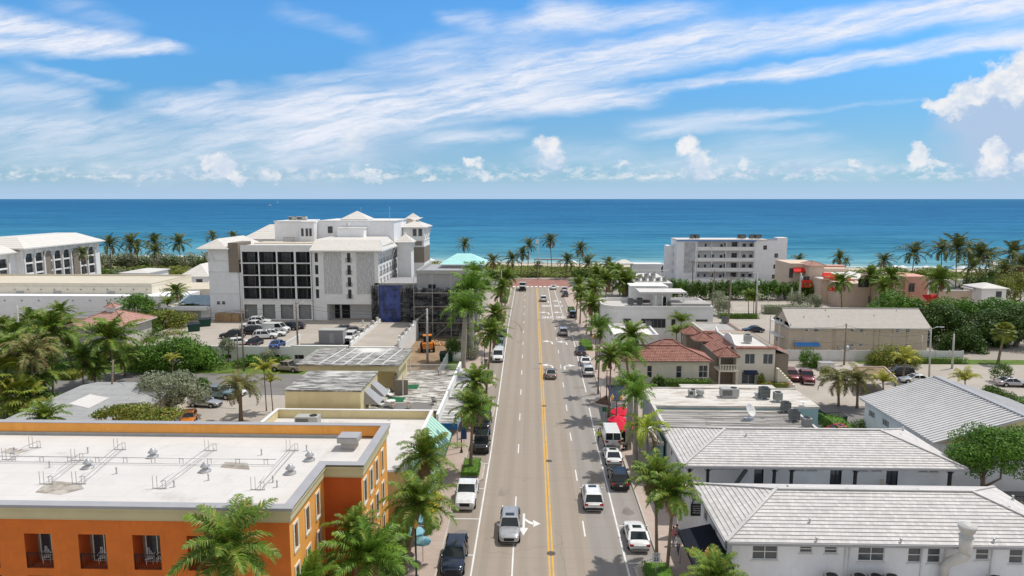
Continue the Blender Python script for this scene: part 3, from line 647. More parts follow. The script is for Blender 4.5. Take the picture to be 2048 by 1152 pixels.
RB=[(10.75,15),(10.75,46),(9.2,47.2),(8.6,48.4),(8.6,52.6),(9.4,53.6),(10.75,54),(10.75,79.5),(9.0,80.2),(8.5,81.6),(8.4,84.5),(8.9,87.2),(10.5,88.7),(14.0,89.6),(14.0,95.0),(10.6,96.0),(9.0,98.0),(8.9,99.5),(10.75,101.2),(11.1,130),(9.6,132),(9.4,141),(11.0,143),(11.0,176),(9.2,178),(9.2,184),(10.2,186),(9.6,231)]
pave('pavement',[(x,y) for x,y in RB][::-1]+[(15.6,15),(15.6,231)])
kerb('kerb',[(x-0.17,y) for x,y in RB][::-1],0.17)
b=MB();b.box(-400,-8,256.3,260,0,0.12).box(-8,14,255.3,259,0,0.121).box(14,400,256.3,260,0,0.12);struct('beach_path',b,M['lot'])
def patch(name,poly,m,z=0.004):
 b=MB();b.sheet(poly,z);return struct(name,b,M[m])
patch('side_street',[(-260,101),(-34,101),(-34,113.5),(-260,113.5)],'blacktop')
patch('car_park',[(-64,58),(-29,58),(-29,101),(-64,101)],'lot',0.0035)
patch('street_verge',[(-260,113.6),(-33,113.6),(-33,121.4),(-260,121.4)],'lawn',0.003)
patch('left_lawn',[(-100,72),(-64,72),(-64,101),(-100,101)],'lawn',0.003)
patch('garden_path',[(-92,98.5),(-66,98.5),(-66,100.2),(-92,100.2)],'lot',0.008)
patch('staff_car_park',[(-260,128),(-78,128),(-78,158),(-260,158)],'lot',0.0045)
patch('building_site',[(-29,104),(-15.6,104),(-15.6,152),(-29,152)],'soil',0.005)
patch('street_lawn',[(-15.4,104.3),(-12.7,104.3),(-12.7,150),(-15.4,150)],'lawn',0.124)
patch('rear_alley',[(33.0,60),(54,60),(54,97.9),(46,97.9),(46,150),(33.0,150)],'blacktop',0.0035)
patch('rear_street',[(46,98),(260,98),(260,124),(46,124)],'lot',0.006)
patch('rear_lawn',[(60,124.2),(200,124.2),(200,128),(60,128)],'lawn',0.007)
patch('driveway',[(38.5,98.5),(46.5,98.5),(46.5,121),(38.5,121)],'lot',0.0075)
patch('beach_car_park',[(41,156),(98,156),(98,182),(41,182)],'lot',0.004)
patch('beach_car_park_lane',[(44,184),(110,184),(110,200),(44,200)],'lot',0.004)
M['dirt']=grime_mat('roof_dirt',(0.52,0.48,0.43),(0.26,0.22,0.18),1.2,1.2,(0.35,0.6),.9,.5)
# -------------- building kit
def obox(mb,o,u,a,b,c,e,d0,d1,m=0):
 'box in wall coordinates: along a..b, up c..e, depth d0..d1 (inwards positive)'
 o=Vector(o);u=Vector(u).normalized();n=u.cross(Vector((0,0,1)));z=Vector((0,0,1))
 P=lambda p,q,d:o+u*p+z*q-n*d
 return mb.hexa([P(a,c,d0),P(b,c,d0),P(b,c,d1),P(a,c,d1),P(a,e,d0),P(b,e,d0),P(b,e,d1),P(a,e,d1)],m)
def window(parent,o,u,a,b,c,e,d=0.12,cols=1,rows=2,fm=None,gm=None,t=0.06,surround=0.0,sm=None,name='window',sill=False):
 f=MB()
 mats=[fm or M['whitetrim'],sm or M['whitetrim']]
 obox(f,o,u,a,b,c,c+t,d-0.07,d+0.01);obox(f,o,u,a,b,e-t,e,d-0.07,d+0.01)
 obox(f,o,u,a,a+t,c+t,e-t,d-0.07,d+0.01);obox(f,o,u,b-t,b,c+t,e-t,d-0.07,d+0.01)
 for i in range(1,cols):
  x=a+(b-a)*i/cols;obox(f,o,u,x-t/2,x+t/2,c+t,e-t,d-0.06,d+0.01)
 for i in range(1,rows):
  z=c+(e-c)*i/rows;obox(f,o,u,a+t,b-t,z-t/2,z+t/2,d-0.055,d+0.01)
 if surround:
  s=surround
  obox(f,o,u,a-s,b+s,e,e+s,-0.06,0.02,1);obox(f,o,u,a-s,b+s,c-s,c,-0.09,0.02,1)
  obox(f,o,u,a-s,a,c,e,-0.06,0.02,1);obox(f,o,u,b,b+s,c,e,-0.06,0.02,1)
 if sill:obox(f,o,u,a-0.08,b+0.08,c-0.1,c-0.002,-0.1,0.05,1)
 w=f.build(name,mats,parent)
 g=MB();obox(g,o,u,a+t,b-t,c+t,e-t,d-0.02,d+0.005);g.build('pane',gm or M['glass'],w)
 return w
def flat_roof(parent,x0,x1,y0,y1,z,par=0.5,t=0.25,wall=None,roof=None,cope=None,name='roof',name2='parapet'):
 b=MB();b.box(x0+t,x1-t,y0+t,y1-t,z-0.3,z);r=b.build(name,roof or M['roofwhite'],parent)
 b=MB();h=z+par
 b.box(x0,x1,y0,y0+t,z-0.3,h).box(x0,x1,y1-t,y1,z-0.3,h).box(x0,x0+t,y0+t,y1-t,z-0.3,h).box(x1-t,x1,y0+t,y1-t,z-0.3,h)
 if cope is not None:
  e=0.06
  b.box(x0-e,x1+e,y0-e,y0+t+e,h+.002,h+0.08,1).box(x0-e,x1+e,y1-t-e,y1+e,h+.002,h+0.08,1).box(x0-e,x0+t+e,y0+t+e,y1-t-e,h+.002,h+0.08,1).box(x1-t-e,x1+e,y0+t+e,y1-t-e,h+.002,h+0.08,1)
 b.build(name2,[wall or M['white'],cope or M['whitetrim']],parent)
 return r
def hip_roof(parent,x0,x1,y0,y1,ze,zr,inset=None,n=14,lip=0.05,m=None,mt=None,name='roof',along='x',fascia=0.18,cap=True,gable=False):
 b=MB();m=m or M['whitetile']
 if along=='x':
  ym=(y0+y1)/2;i=(y1-y0)/2 if inset is None else inset
  if gable:i=0
  A,B_=(x0+i,ym,zr),(x1-i,ym,zr)
  b.slope((x0,y0,ze),(x1,y0,ze),B_,A,n,lip);b.slope((x1,y1,ze),(x0,y1,ze),A,B_,n,lip)
  if not gable:b.slope((x1,y0,ze),(x1,y1,ze),B_,B_,n,lip);b.slope((x0,y1,ze),(x0,y0,ze),A,A,n,lip)
 else:
  xm=(x0+x1)/2;i=(x1-x0)/2 if inset is None else inset
  if gable:i=0
  A,B_=(xm,y0+i,zr),(xm,y1-i,zr)
  b.slope((x1,y0,ze),(x1,y1,ze),B_,A,n,lip);b.slope((x0,y1,ze),(x0,y0,ze),A,B_,n,lip)
  if not gable:b.slope((x0,y0,ze),(x1,y0,ze),A,A,n,lip);b.slope((x1,y1,ze),(x0,y1,ze),B_,B_,n,lip)
 b.box(x0,x1,y0,y1,ze-fascia,ze-0.003,1)
 if cap:
  up=Vector((0,0,lip+0.03))
  C4=[(x0,y0,ze),(x1,y0,ze),(x1,y1,ze),(x0,y1,ze)]
  if (Vector(A)-Vector(B_)).length>0.05:b.bar(Vector(A)+up,Vector(B_)+up,0.28,0.1,0)
  if not gable:
   pairs=((0,A),(3,A),(1,B_),(2,B_)) if along=='x' else ((0,A),(1,A),(2,B_),(3,B_))
   for k,q in pairs:b.bar(Vector(C4[k])+up,Vector(q)+up,0.24,0.09,0)
 return b.build(name,[m,mt or M['whitetrim']],parent)
def pent(parent,a,b_,c,d,n=8,m=None,name='porch_roof',lip=0.05):
 b=MB();b.slope(a,b_,c,d,n,lip)
 e=Vector((0,0,-0.12));a,b_,c,d=map(Vector,(a,b_,c,d))
 b.face([d+e,c+e,b_+e,a+e],1);b.face([a+e,b_+e,b_,a],1)
 b.face([b_+e,c+e,c,b_],1);b.face([d+e,a+e,a,d],1)
 return b.build(name,[m or M['terra'],M['whitetrim']],parent)
def rail(parent,a,b_,h=1.0,step=0.14,m=None,name='railing',t=0.03,posts=0.05):
 a,b_=Vector(a),Vector(b_);L_=(b_-a).length;mb=MB();z=Vector((0,0,1))
 mb.bar(a+z*h,b_+z*h,t*1.6);mb.bar(a+z*0.1,b_+z*0.1,t)
 n=max(1,int(L_/step))
 for i in range(n+1):
  p=a.lerp(b_,i/n);w=posts if i in (0,n) else t*0.7
  mb.bar(p+z*(0.0 if i in (0,n) else 0.11),p+z*(h-0.02),w)
 return mb.build(name,m or M['black'],parent)
def condenser(label,x,y,z,s=1.0,dark=True,group='air conditioner units on roofs',rz=0):
 t=thing('air_conditioner',label,'air conditioner',(x,y,z),0,group)
 b=MB();q=0.45*s;h=0.95*s
 b.box(x-q,x+q,y-q,y+q,z+0.25,z+0.25+h)
 for k in range(6):zz=z+0.32+k*h*0.15;b.box(x-q-.02,x+q+.02,y-q-.02,y+q+.02,zz,zz+0.03,1)
 b.build('casing',[M['acdark'] if dark else M['acgrey'],M['acgrey'] if dark else M['acdark']],t)
 b=MB();b.cyl(x,y,z+0.255+h,z+0.31+h,q*0.85,n=16);b.cyl(x,y,z+0.31+h,z+0.33+h,q*0.25,n=10);b.build('fan',M['black'],t)
 b=MB()
 for sx in (-1,1):
  for sy in (-1,1):b.box(x+sx*q*.8-.04,x+sx*q*.8+.04,y+sy*q*.8-.04,y+sy*q*.8+.04,z,z+0.249)
 b.build('stand',M['steel'],t)
 return t
def package_unit(label,x,y,z,w=2.2,d=1.3,h=1.1,m='acgrey',group='air conditioner units on roofs'):
 t=thing('air_conditioner',label,'air conditioner',(x,y,z),0,group)
 b=MB();b.box(x-w/2,x+w/2,y-d/2,y+d/2,z+0.2,z+0.2+h);b.build('casing',M[m],t,bevel=0.03)
 b=MB()
 for k in range(7):zz=z+0.35+k*(h-.3)/7;b.box(x-w*.45,x+w*.1,y-d/2-.03,y-d/2-.004,zz,zz+.05)
 b.build('grille',M['acdark'],t)
 b=MB();b.cyl(x+w*.25,y,z+.202+h,z+.26+h,d*.33,n=18);b.build('fan',M['black'],t)
 b=MB();b.box(x-w*.45,x+w*.45,y-d*.4,y-d*.3,z,z+.198).box(x-w*.45,x+w*.45,y+d*.3,y+d*.4,z,z+.198);b.build('skid',M['steel'],t)
 return t
def vent_pipe(label,x,y,z,h=0.4,r=0.06,group='small vent pipes on roofs'):
 b=MB();b.lathe(x,y,[(r*1.8,z),(r*1.8,z+.04),(r,z+.06),(r,z+h),(r*1.5,z+h),(r*1.5,z+h+.05),(0,z+h+.07)],10)
 return tag(b.build('vent_pipe',M['steel'],None,loc=(x,y,z)),label,'vent pipe',group)
def turbine(label,x,y,z,s=1.0):
 t=thing('roof_ventilator',label,'roof ventilator',(x,y,z),0,'metal roof ventilators on the orange hotel')
 b=MB();b.lathe(x,y,[(.42*s,z),(.42*s,z+.12*s),(.2*s,z+.2*s),(.2*s,z+.35*s)],14);b.build('base',M['steel'],t)
 b=MB();b.lathe(x,y,[(.2*s,z+.351*s),(.34*s,z+.38*s),(.35*s,z+.46*s),(.20*s,z+.58*s),(.17*s,z+.70*s),(.05*s,z+.76*s),(0,z+.77*s)],14);b.build('cap',M['steel'],t)
 return t
# ============== ORANGE HOTEL (left foreground)
H1=thing('orange_hotel','orange stucco hotel with a flat white roof and grey coping, closest building on the left','hotel',(-30,48,0))
XF,XR,YF,YM,YB,ZP,ZR=-15.25,-12.45,40.3,47.4,56.1,10.8,9.75
XL=-62
b=MB()
fo=(XL,YF,0)
front_holes=[]
for k in range(-9,4):
 xa=-32.43+3.52*k
 if xa+1.8>XF-.3:break
 front_holes.append(xa)
fh=[(xa-XL,xa+1.78-XL,zz,zz+2.36,1.1) for xa in front_holes for zz in (6.42,3.55,0.65)]
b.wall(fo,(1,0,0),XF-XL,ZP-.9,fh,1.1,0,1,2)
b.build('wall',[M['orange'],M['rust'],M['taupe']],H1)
b=MB()
sw=[(y0-YF,y1-YF,zz,zz+1.7) for y0,y1 in ((41.05,41.65),(43.32,43.95),(45.55,46.15)) for zz in (7.5,4.6,1.7)]
b.wall((XF,YF,0),(0,1,0),YM-YF,ZP-.9,sw,.14)
rw=[(y0-YM,y1-YM,zz,zz+1.75) for y0,y1 in ((48.0,48.75),(49.95,50.6),(51.75,52.45),(53.95,54.5)) for zz in (7.45,4.65,1.8)]
b.wall((XR,YM,0),(0,1,0),YB-YM,ZP-.9,rw,.14)
b.wall((XR,YB,0),(-1,0,0),XR-XL,ZP-.9)
b.build('side_wall',M['orange_sunlit'],H1)
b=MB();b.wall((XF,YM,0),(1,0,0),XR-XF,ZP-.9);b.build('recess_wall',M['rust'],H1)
for h in sw:window(H1,(XF,YF,0),(0,1,0),*h,d=.14,cols=1,rows=2,fm=M['taupe'],surround=.17,sm=M['cream'])
for h in rw:window(H1,(XR,YM,0),(0,1,0),*h,d=.14,cols=1,rows=2,fm=M['taupe'],surround=.17,sm=M['cream'])
b=MB();b.prism([(XL,YF+.3),(XF-.3,YF+.3),(XF-.3,YM+.3),(XR-.3,YM+.3),(XR-.3,YB-.3),(XL,YB-.3)],ZR-.3,ZR);b.build('roof',M['roofwhite'],H1)
b=MB()
b.box(XL,XF,YF,YF+.3,ZP-.9,ZP).box(XF-.3,XF,YF+.3,YM,ZP-.9,ZP).box(XF-.3,XR,YM,YM+.3,ZP-.9,ZP).box(XR-.3,XR,YM+.3,YB,ZP-.9,ZP).box(XL,XR-.3,YB-.3,YB,ZP-.9,ZP)
b.build('parapet',M['orange_sunlit'],H1)
b=MB()
b.box(XL,XF-.3,YB-.42,YB-.302,ZR+.003,ZR+.25);b.build('flashing',M['acgrey'],H1)
b=MB()
for (z0,z1,e) in ((ZP-1.0,ZP-.86,.10),(ZP-.86,ZP-.30,.18),(ZP-.30,ZP-.13,.28)):
 b.box(XL,XF+e,YF-e,YF-.002,z0,z1);b.box(XF+.002,XF+e,YF,YM-e,z0,z1);b.box(XF+.002,XR+e,YM-e,YM-.002,z0,z1);b.box(XR+.002,XR+e,YM,YB+e,z0,z1)
b.build('cornice',M['band'],H1)
b=MB();e=.34;i=.36
z0,z1=ZP-.128,ZP+.05
b.box(XL,XF+e,YF-e,YF-.001,z0,z1).box(XL,XF+e,YF,YF+i,ZP+.003,z1);b.box(XF-i,XF+e,YF+i,YM-e,ZP+.003,z1);b.box(XF-i,XR+e,YM-e,YM+i,ZP+.003,z1)
b.box(XR-i,XR+e,YM+i,YB+e,ZP+.003,z1);b.box(XL,XR-i,YB-i,YB+e,ZP+.003,z1)
b.build('coping',M['coping'],H1)
for xa in front_holes:
 if xa<-38:continue
 for zz in (6.42,3.55):
  rail(H1,(xa+.02,YF+.06,zz),(xa+1.76,YF+.06,zz),1.0,.13,M['black'],'balcony_railing')
  window(H1,(xa,YF,0),(1,0,0),.22,1.74,zz,zz+2.2,d=1.08,cols=2,rows=1,fm=M['cream'],gm=M['glass'],name='balcony_door')
def plastic_chair(label,x,y,z,rz,m='whitetrim',group='balcony chairs',name='balcony_chair'):
 t=thing(name,label,'chair',(x,y,z),rz,group)
 O_=ORG[t]
 def P(mb,nm):return mb.build(nm,M[m],t)
 b=MB();b.box(x-.24,x+.24,y-.24,y+.22,z+.40,z+.44);P(b,'seat')
 b=MB()
 for k in range(5):xx=x-.2+k*.1;b.bar((xx,y+.22,z+.44),(xx*1.0,y+.32,z+.92),.05,.02)
 b.bar((x-.24,y+.325,z+.93),(x+.24,y+.325,z+.93),.06,.03);P(b,'backrest')
 for sx in (-1,1):
  for sy in (-1,1):b=MB();b.bar((x+sx*.2,y+sy*.19,z),(x+sx*.22,y+sy*.2,z+.40),.04);P(b,'leg')
  b=MB();b.bar((x+sx*.26,y-.2,z+.64),(x+sx*.26,y+.24,z+.66),.05,.03);P(b,'armrest')
 return t
for xa,dx,who in ((-32.43,.8,'leftmost balcony'),(-28.91,1.0,'second balcony from the left'),(-25.39,.6,'third balcony from the left')):
 plastic_chair('pale plastic chair on the %s of the orange hotel'%who,xa+dx,YF+.8,6.425,.3)
plastic_chair('second chair, on the right, of the third orange hotel balcony from the left',-24.05,YF+.85,6.425,-.3)
t=thing('roof_hood','grey boxed vent hood at the back right corner of the orange hotel roof','vent hood',(-14.9,53.4,ZR));b=MB();b.box(-15.5,-14.3,52.9,53.9,ZR,ZR+.6);b.build('curb',M['acgrey'],t)
b=MB();b.box(-15.75,-14.05,52.65,54.15,ZR+.602,ZR+1.05);b.build('hood',M['acgrey'],t,bevel=.06);b=MB();b.box(-15.72,-14.08,52.68,54.12,ZR+1.052,ZR+1.12);b.build('lid',M['coping'],t,bevel=.02)
turbine('shiny dome ventilator near the right edge of the orange hotel roof, farther one',-17.3,50.6,ZR);turbine('shiny dome ventilator near the right edge of the orange hotel roof, nearer one',-17.9,48.0,ZR)
turbine('shiny dome ventilator behind the long pipe on the orange hotel roof',-29.9,50.9,ZR);turbine('shiny dome ventilator at left of the orange hotel roof, in front of the long pipe',-33.6,48.6,ZR);turbine('shiny dome ventilator before the middle of the long pipe on the hotel roof',-24.4,48.2,ZR)
for k,q in enumerate((((70,985),(120,990),(168,978),(160,966),(110,962),(85,972)),((440,935),(500,940),(495,926),(450,924)),((0,905),(30,910),(60,900),(20,896)))):
 b=MB();b.face([(*at(px,py,ZR),ZR+.004) for px,py in q]);b.build('dirt_patch',M['dirt'],H1)
pr=thing('roof_pipework','long thin pipe run on metal stands across the orange hotel roof','pipework',(-30,49.6,ZR))
b=MB();b.tube([(-61,49.7,ZR+.42),(-19.6,49.7,ZR+.42)],.035,6);b.tube([(-61,49.3,ZR+.14),(-19.6,49.3,ZR+.14)],.025,6);b.build('pipe',M['steel'],pr)
for k in range(19):
 x=-60+k*2.2;b=MB();b.bar((x-.14,49.7,ZR),(x-.14,49.7,ZR+.46),.04);b.bar((x+.14,49.7,ZR),(x+.14,49.7,ZR+.46),.04);b.bar((x-.16,49.7,ZR+.38),(x+.16,49.7,ZR+.38),.05);b.build('stand',M['steel'],pr)
for j,(x0,y0,x1,y1,ww) in enumerate(((-40.8,50.0,-40.6,52.6,'leftmost'),(-34.6,45.6,-35.3,50.0,'ahead of the left dome ventilator'),(-32.3,45.7,-33.4,52.4,'second from the left'),(-26.1,45.1,-25.9,52.4,'in the middle'),(-19.1,45.1,-19.3,52.6,'rightmost'))):
 t=thing('roof_pipe_branch','thin pipe branch with end frames on the orange roof, %s'%ww,'pipework',(x0,y0,ZR),0,'pipe branches on the orange hotel roof')
 b=MB();b.tube([(x0,y0,ZR+.5),(x1,y1,ZR+.5)],.03,6);b.tube([(x0+.25,y0,ZR+.18),(x1+.25,y1,ZR+.18)],.025,6);b.build('pipe',M['steel'],t)
 for (x,y) in ((x0,y0),(x1,y1)):
  b=MB()
  for ddx in (-.55,-.25,.12,.38):b.bar((x+ddx,y,ZR),(x+ddx,y,ZR+(.95 if ddx<0 else .6)),.035)
  b.bar((x-.6,y,ZR+.03),(x+.45,y,ZR+.03),.05);b.bar((x+.1,y,ZR+.58),(x+.4,y,ZR+.58),.04);b.build('end_frame',M['steel'],t)
for j,(x,y) in enumerate(((-41.5,51.4),(-35.6,51.6),(-36.6,48.6),(-30.8,47.6),(-23.4,46.6),(-25.3,45.4),(-21.5,51.6),(-18.0,45.6),(-18.6,46.4),(-18.2,52.6))):
 vent_pipe('thin vent pipe on the orange hotel roof, '+('leftmost in the back row','by the left pipe frame at the back','left of the front dome ventilator','between the domes in the front','front row middle, left one','front row middle, right one','back row at the right','front right corner, nearer one','front right corner, farther one','beside the back right pipe frame')[j],x,y,ZR,.45,.05,'vent pipes on the orange hotel roof')
# ============== PALE YELLOW SHOP behind the hotel
s=thing('yellow_shop','low pale yellow shop with a white roof just behind the orange hotel','shop',(-20,70,0))
b=MB();b.box(-29.8,-11.5,58.5,76.6,0,4.3);b.build('wall',M['yellow'],s)
flat_roof(s,-29.85,-11.45,58.45,76.65,4.62,0.95,.28,M['yellow'],M['roofwhite'],M['whitetrim'])
package_unit('grey air conditioner on the white roof of the low yellow shop',-25.2,73.6,4.62,2.6,1.3,1.0)
vent_pipe('small dark vent on the roof behind the orange hotel, near the yellow parapet',-16.4,75.8,4.62,.35)
m=bpy.data.materials.new('mint_striped_canvas');g_nt,N,L,P=nodes(m)
sx=N.new('ShaderNodeSeparateXYZ');L.new(world_pos(g_nt),sx.inputs[0])
st=math_n(g_nt,'GREATER_THAN',math_n(g_nt,'SINE',math_n(g_nt,'MULTIPLY',sx.outputs[1],8.0)),0.0)
L.new(mix_rgb(g_nt,(0.22,0.52,0.42),(0.55,0.72,0.62),st),P.inputs['Base Color']);P.inputs['Roughness'].default_value=0.85;M['mint']=m
def side_awning(parent,x_wall,x_out,y0,y1,z0,z1,mt,name='awning',inset=.4):
 b=MB();b.face([(x_out,y0,z0),(x_out,y1,z0),(x_wall,y1-inset,z1),(x_wall,y0+inset,z1)] if x_out>x_wall else [(x_out,y1,z0),(x_out,y0,z0),(x_wall,y0+inset,z1),(x_wall,y1-inset,z1)])
 b.face([(x_wall,y0,z0),(x_out,y0,z0),(x_wall,y0+inset,z1)]);b.face([(x_out,y1,z0),(x_wall,y1,z0),(x_wall,y1-inset,z1)])
 b.face([(x_out,y0,z0-.3),(x_out,y1,z0-.3),(x_out,y1,z0),(x_out,y0,z0)])
 o=b.build(name,mt,parent);md=o.modifiers.new('cloth','SOLIDIFY');md.thickness=.03;return o
side_awning(s,-11.44,-9.2,68.6,75.4,3.3,5.5,M['mint'])
side_awning(s,-11.44,-9.3,59.6,66.6,3.0,4.9,M['mint'])
for k in range(3):
 b=MB();y=60+k*5.5;b.box(-11.44,-11.38,y,y+3.6,.5,2.8);b.build('shop_window',M['glass'],s)
# ============== CREAM BUILDING with terrace
s=thing('cream_building','cream flat roofed building with two grimy white roof slabs and a terrace','building',(-24,88,0))
M['grime1']=grime_mat('grimy_white_slab',(0.74,0.72,0.68),(0.085,0.08,0.072),0.45,3.4,(0.36,0.56),.95,.10)
M['grime2']=grime_mat('grimy_terrace',(0.74,0.71,0.65),(0.10,0.09,0.08),0.5,2.4,(0.38,0.58),.9,.16)
b=MB();b.box(-29.2,-20.2,77.6,86.5,3.6,7.45).box(-29.6,-18.6,77.5,100.2,0,3.598).box(-30.6,-18.6,90.6,99,3.61,7.2);b.build('wall',M['yellow'],s)
b=MB();b.box(-29.3,-20.1,77.5,86.7,7.452,7.62);b.build('roof_slab',M['grime1'],s)
b=MB();b.box(-31.6,-17.6,88.2,98.6,7.92,8.05);rs=b.build('roof_slab',M['grime1'],s)
b=MB();b.box(-31.3,-17.75,88.5,98.4,7.1,7.918);b.build('fascia',M['band'],s)
b=MB()
for k in range(6):x=-28.5+k*1.7;b.bar((x,88.6,8.06),(x+.9,98.3,8.06),.14,.06)
b.build('roof_seam',M['whitetrim'],rs)
b=MB();b.box(-20.2,-11.2,80.6,100.4,3.3,4.2);b.build('terrace',M['grime2'],s)
b=MB();b.box(-18.59,-11.4,80.8,100.2,0,3.298);b.build('lower_wall',M['cream'],s)
b=MB();b.box(-18.7,-12.4,80.7,83.9,4.204,4.23);b.build('terrace_floor',M['blacktop'],s)
for y0 in (79.2,82.6):
 b=MB();b.face([(-18.4,y0,5.4),(-18.4,y0+2.6,5.4),(-20.19,y0+2.3,7.0),(-20.19,y0+.3,7.0)]);b.face([(-20.19,y0,5.4),(-18.4,y0,5.4),(-20.19,y0+.3,7.0)]);b.face([(-18.4,y0+2.6,5.4),(-20.19,y0+2.6,5.4),(-20.19,y0+2.3,7.0)])
 o=b.build('window_awning',M['coping'],s);o.modifiers.new('cloth','SOLIDIFY').thickness=.03
 window(s,(-20.2,y0,0),(0,1,0),.4,2.2,4.6,6.6,d=-.0,cols=2,rows=1)
rail(s,(-18.6,100.1,4.2),(-11.3,100.1,4.2),1.0,.18,M['whitetrim'],'terrace_railing',.04)
b=MB();b.box(-18.55,-18.35,88.6,90.4,4.2,6.4).box(-18.2,-16.4,87.5,87.7,4.2,6.2);b.build('door',M['taupe'],s)
b=MB();b.bar((-17.0,87.2,4.2),(-17.0,87.2,7.1),.12).bar((-17.9,97.5,4.2),(-17.9,97.5,7.1),.12);b.build('post',M['whitetrim'],s)
for j,(x,y,w) in enumerate(((-17.6,85.3,2.2),(-16.9,91.4,2.4))):
 b=MB();b.box(x-w/2,x+w/2,y-1.0,y+1.0,4.206,4.24);tag(b.build('green_mat',mat('green_turf_mat_%d'%j,(0.015,0.13,0.055),.95,obj=True),None),'green artificial turf mat on the white terrace, '+('beside the white lounger' if j==0 else 'farther one by the awning post'),'mat','green mats on the terrace')
def lounger(label,x,y,z,rz):
 t=thing('sun_lounger',label,'sun lounger',(x,y,z),rz,'white loungers on the terrace')
 b=MB();b.box(x-.32,x+.32,y-.9,y+.35,z+.30,z+.36);b.build('seat',M['whitetrim'],t)
 b=MB();b.bar((x,y+.35,z+.34),(x,y+.95,z+.85),.62,.05);b.build('backrest',M['whitetrim'],t)
 for sx in (-.28,.28):
  for sy in (-.75,.3):b=MB();b.bar((x+sx,y+sy,z),(x+sx,y+sy,z+.3),.05);b.build('leg',M['whitetrim'],t)
lounger('white sun lounger with raised back beside the green mat on the terrace',-18.7,86.8,4.21,.6);lounger('white sun lounger on the dark terrace floor by the cream wall',-19.2,82.6,4.24,.8)
for j,x in enumerate((-17.2,-15.2)):plastic_chair('tan chair facing away on the dark terrace floor, '+('left one' if j==0 else 'right one'),x,81.6,4.235,math.pi,'beige','tan chairs on the terrace','terrace_chair')
for j,(x,y) in enumerate(((-12.6,98.6),(-13.6,98.0))):plastic_chair('brown wooden chair in the far corner of the white terrace, '+('nearer the street' if j==0 else 'nearer the railing'),x,y,4.21,.6+j,'taupe','brown chairs on the terrace','terrace_chair')
plastic_chair('black metal chair at the street edge of the dark terrace floor',-12.3,83.2,4.235,.6,'black',None,'terrace_chair')
t=thing('round_table','round white table beside the lounger on the dark terrace floor','table',(-17.6,82.3,4.23));b=MB();b.cyl(-17.6,82.3,4.95,5.0,.6,n=20);b.build('tabletop',M['whitetrim'],t);b=MB();b.cyl(-17.6,82.3,4.235,4.949,.05);b.cyl(-17.6,82.3,4.232,4.26,.3);b.build('pedestal',M['whitetrim'],t)
s=thing('street_canopy','long grimy white canopy roof running along the left pavement','canopy',(-9.8,90,0))
M['grime3']=grime_mat('grimy_canopy',(0.80,0.78,0.74),(0.08,0.075,0.07),0.25,2.6,(0.36,0.6),.9,.15)
b=MB();b.box(-10.9,-8.75,77.0,103,3.75,3.95);b.build('roof',M['grime3'],s)
b=MB();b.box(-11.2,-10.9,77.0,103,0,5.0);b.build('parapet',M['white'],s)
b=MB();b.box(-10.89,-8.7,76.9,76.99,3.2,3.9).box(-8.74,-8.66,77,103,3.3,3.9,1);b.build('fascia',[mat('blue_fascia',(.03,.14,.36),.6),M['teal']],s)
for y in (79,85,91,97,102):b=MB();b.cyl(-8.95,y,.12,3.75,.06);b.build('post',M['steel'],s)
b=MB();b.box(-10.895,-10.85,78,102,.3,2.9);b.build('shop_window',M['glass'],s)
ORD='first second third fourth fifth sixth seventh eighth ninth tenth eleventh twelfth thirteenth'.split()
# ============== WHITE TILED MOTELS (right foreground)
def motel_wall(parent,x0,x1,y0,y1,H,fholes,lholes=(),m=None):
 b=MB();m=m or M['coolwhite']
 b.wall((x0,y0,0),(1,0,0),x1-x0,H,fholes,.12);b.wall((x1,y0,0),(0,1,0),y1-y0,H);b.wall((x1,y1,0),(-1,0,0),x1-x0,H)
 b.wall((x0,y1,0),(0,-1,0),y1-y0,H,lholes,.12)
 return b.build('wall',m,parent)
s=thing('tiled_motel','white motel with a pale tiled hip roof at the bottom right corner','motel',(27,52,0))
yw=47.75;x0=14.75
fh=[]
for (a,c,e,f) in ((60,233,930,1040),(388,473,940,992),(560,648,943,996),(795,972,947,1052),(1142,1227,955,1060),(1277,1362,957,1063),(1612,1700,962,1042),(1845,1935,965,1068)):
 xa,za=on(1488+a/3.47,820+e/3.47,yw);xb,zb=on(1488+c/3.47,820+f/3.47,yw)
 fh.append((xa-x0,xb-x0,zb,min(za,5.0)))
lh=[(1.0,2.2,2.9,4.2),(4.0,5.2,2.9,4.2),(7.2,8.0,2.9,4.2),(1.2,2.4,.9,2.2),(6,7.6,.2,2.3)]
motel_wall(s,x0,39.3,yw,56.9,5.25,fh,lh)
for k,h in enumerate(fh):window(s,(x0,yw,0),(1,0,0),*h,d=.12,cols=2 if k in (0,3) else 1,rows=2,gm=M['glassblue'],sill=True)
for h in lh:window(s,(x0,56.9,0),(0,-1,0),*h,d=.12,cols=1,rows=2)
r1=hip_roof(s,14.15,39.95,47.15,57.45,5.3,7.12,5.3,15,.055)
b=MB();b.box(14.05,40.05,47.03,47.148,5.1,5.3).box(14.03,14.148,47.03,57.5,5.1,5.3);b.build('gutter',M['coping'],s)
for px,py,d in ((1620,1034,'upper left'),(1634,1064,'lower left'),(1803,1067,'lower middle'),(1989,1068,'lower right'),(1575,974,'at the ridge'),(2025,1001,'at the right end')):
 X_,Y_=at(px,py,5.9+(1083-py)*.0105);zz=5.3+min(Y_-47.15,57.45-Y_)*1.82/5.15
 vent_pipe('small vent cap on the nearest motel roof, '+d,X_,Y_,zz-.05,.32,.07,'vent caps on the nearest motel roof')
for k,px in enumerate((1690,1698,1843,1889,1983)):
 X_,Z_=on(px,1110,yw);b=MB();b.tube([(X_,yw-.06,0),(X_,yw-.06,5.05)],.05,8);b.build('drainpipe',M['whitetrim'],s)
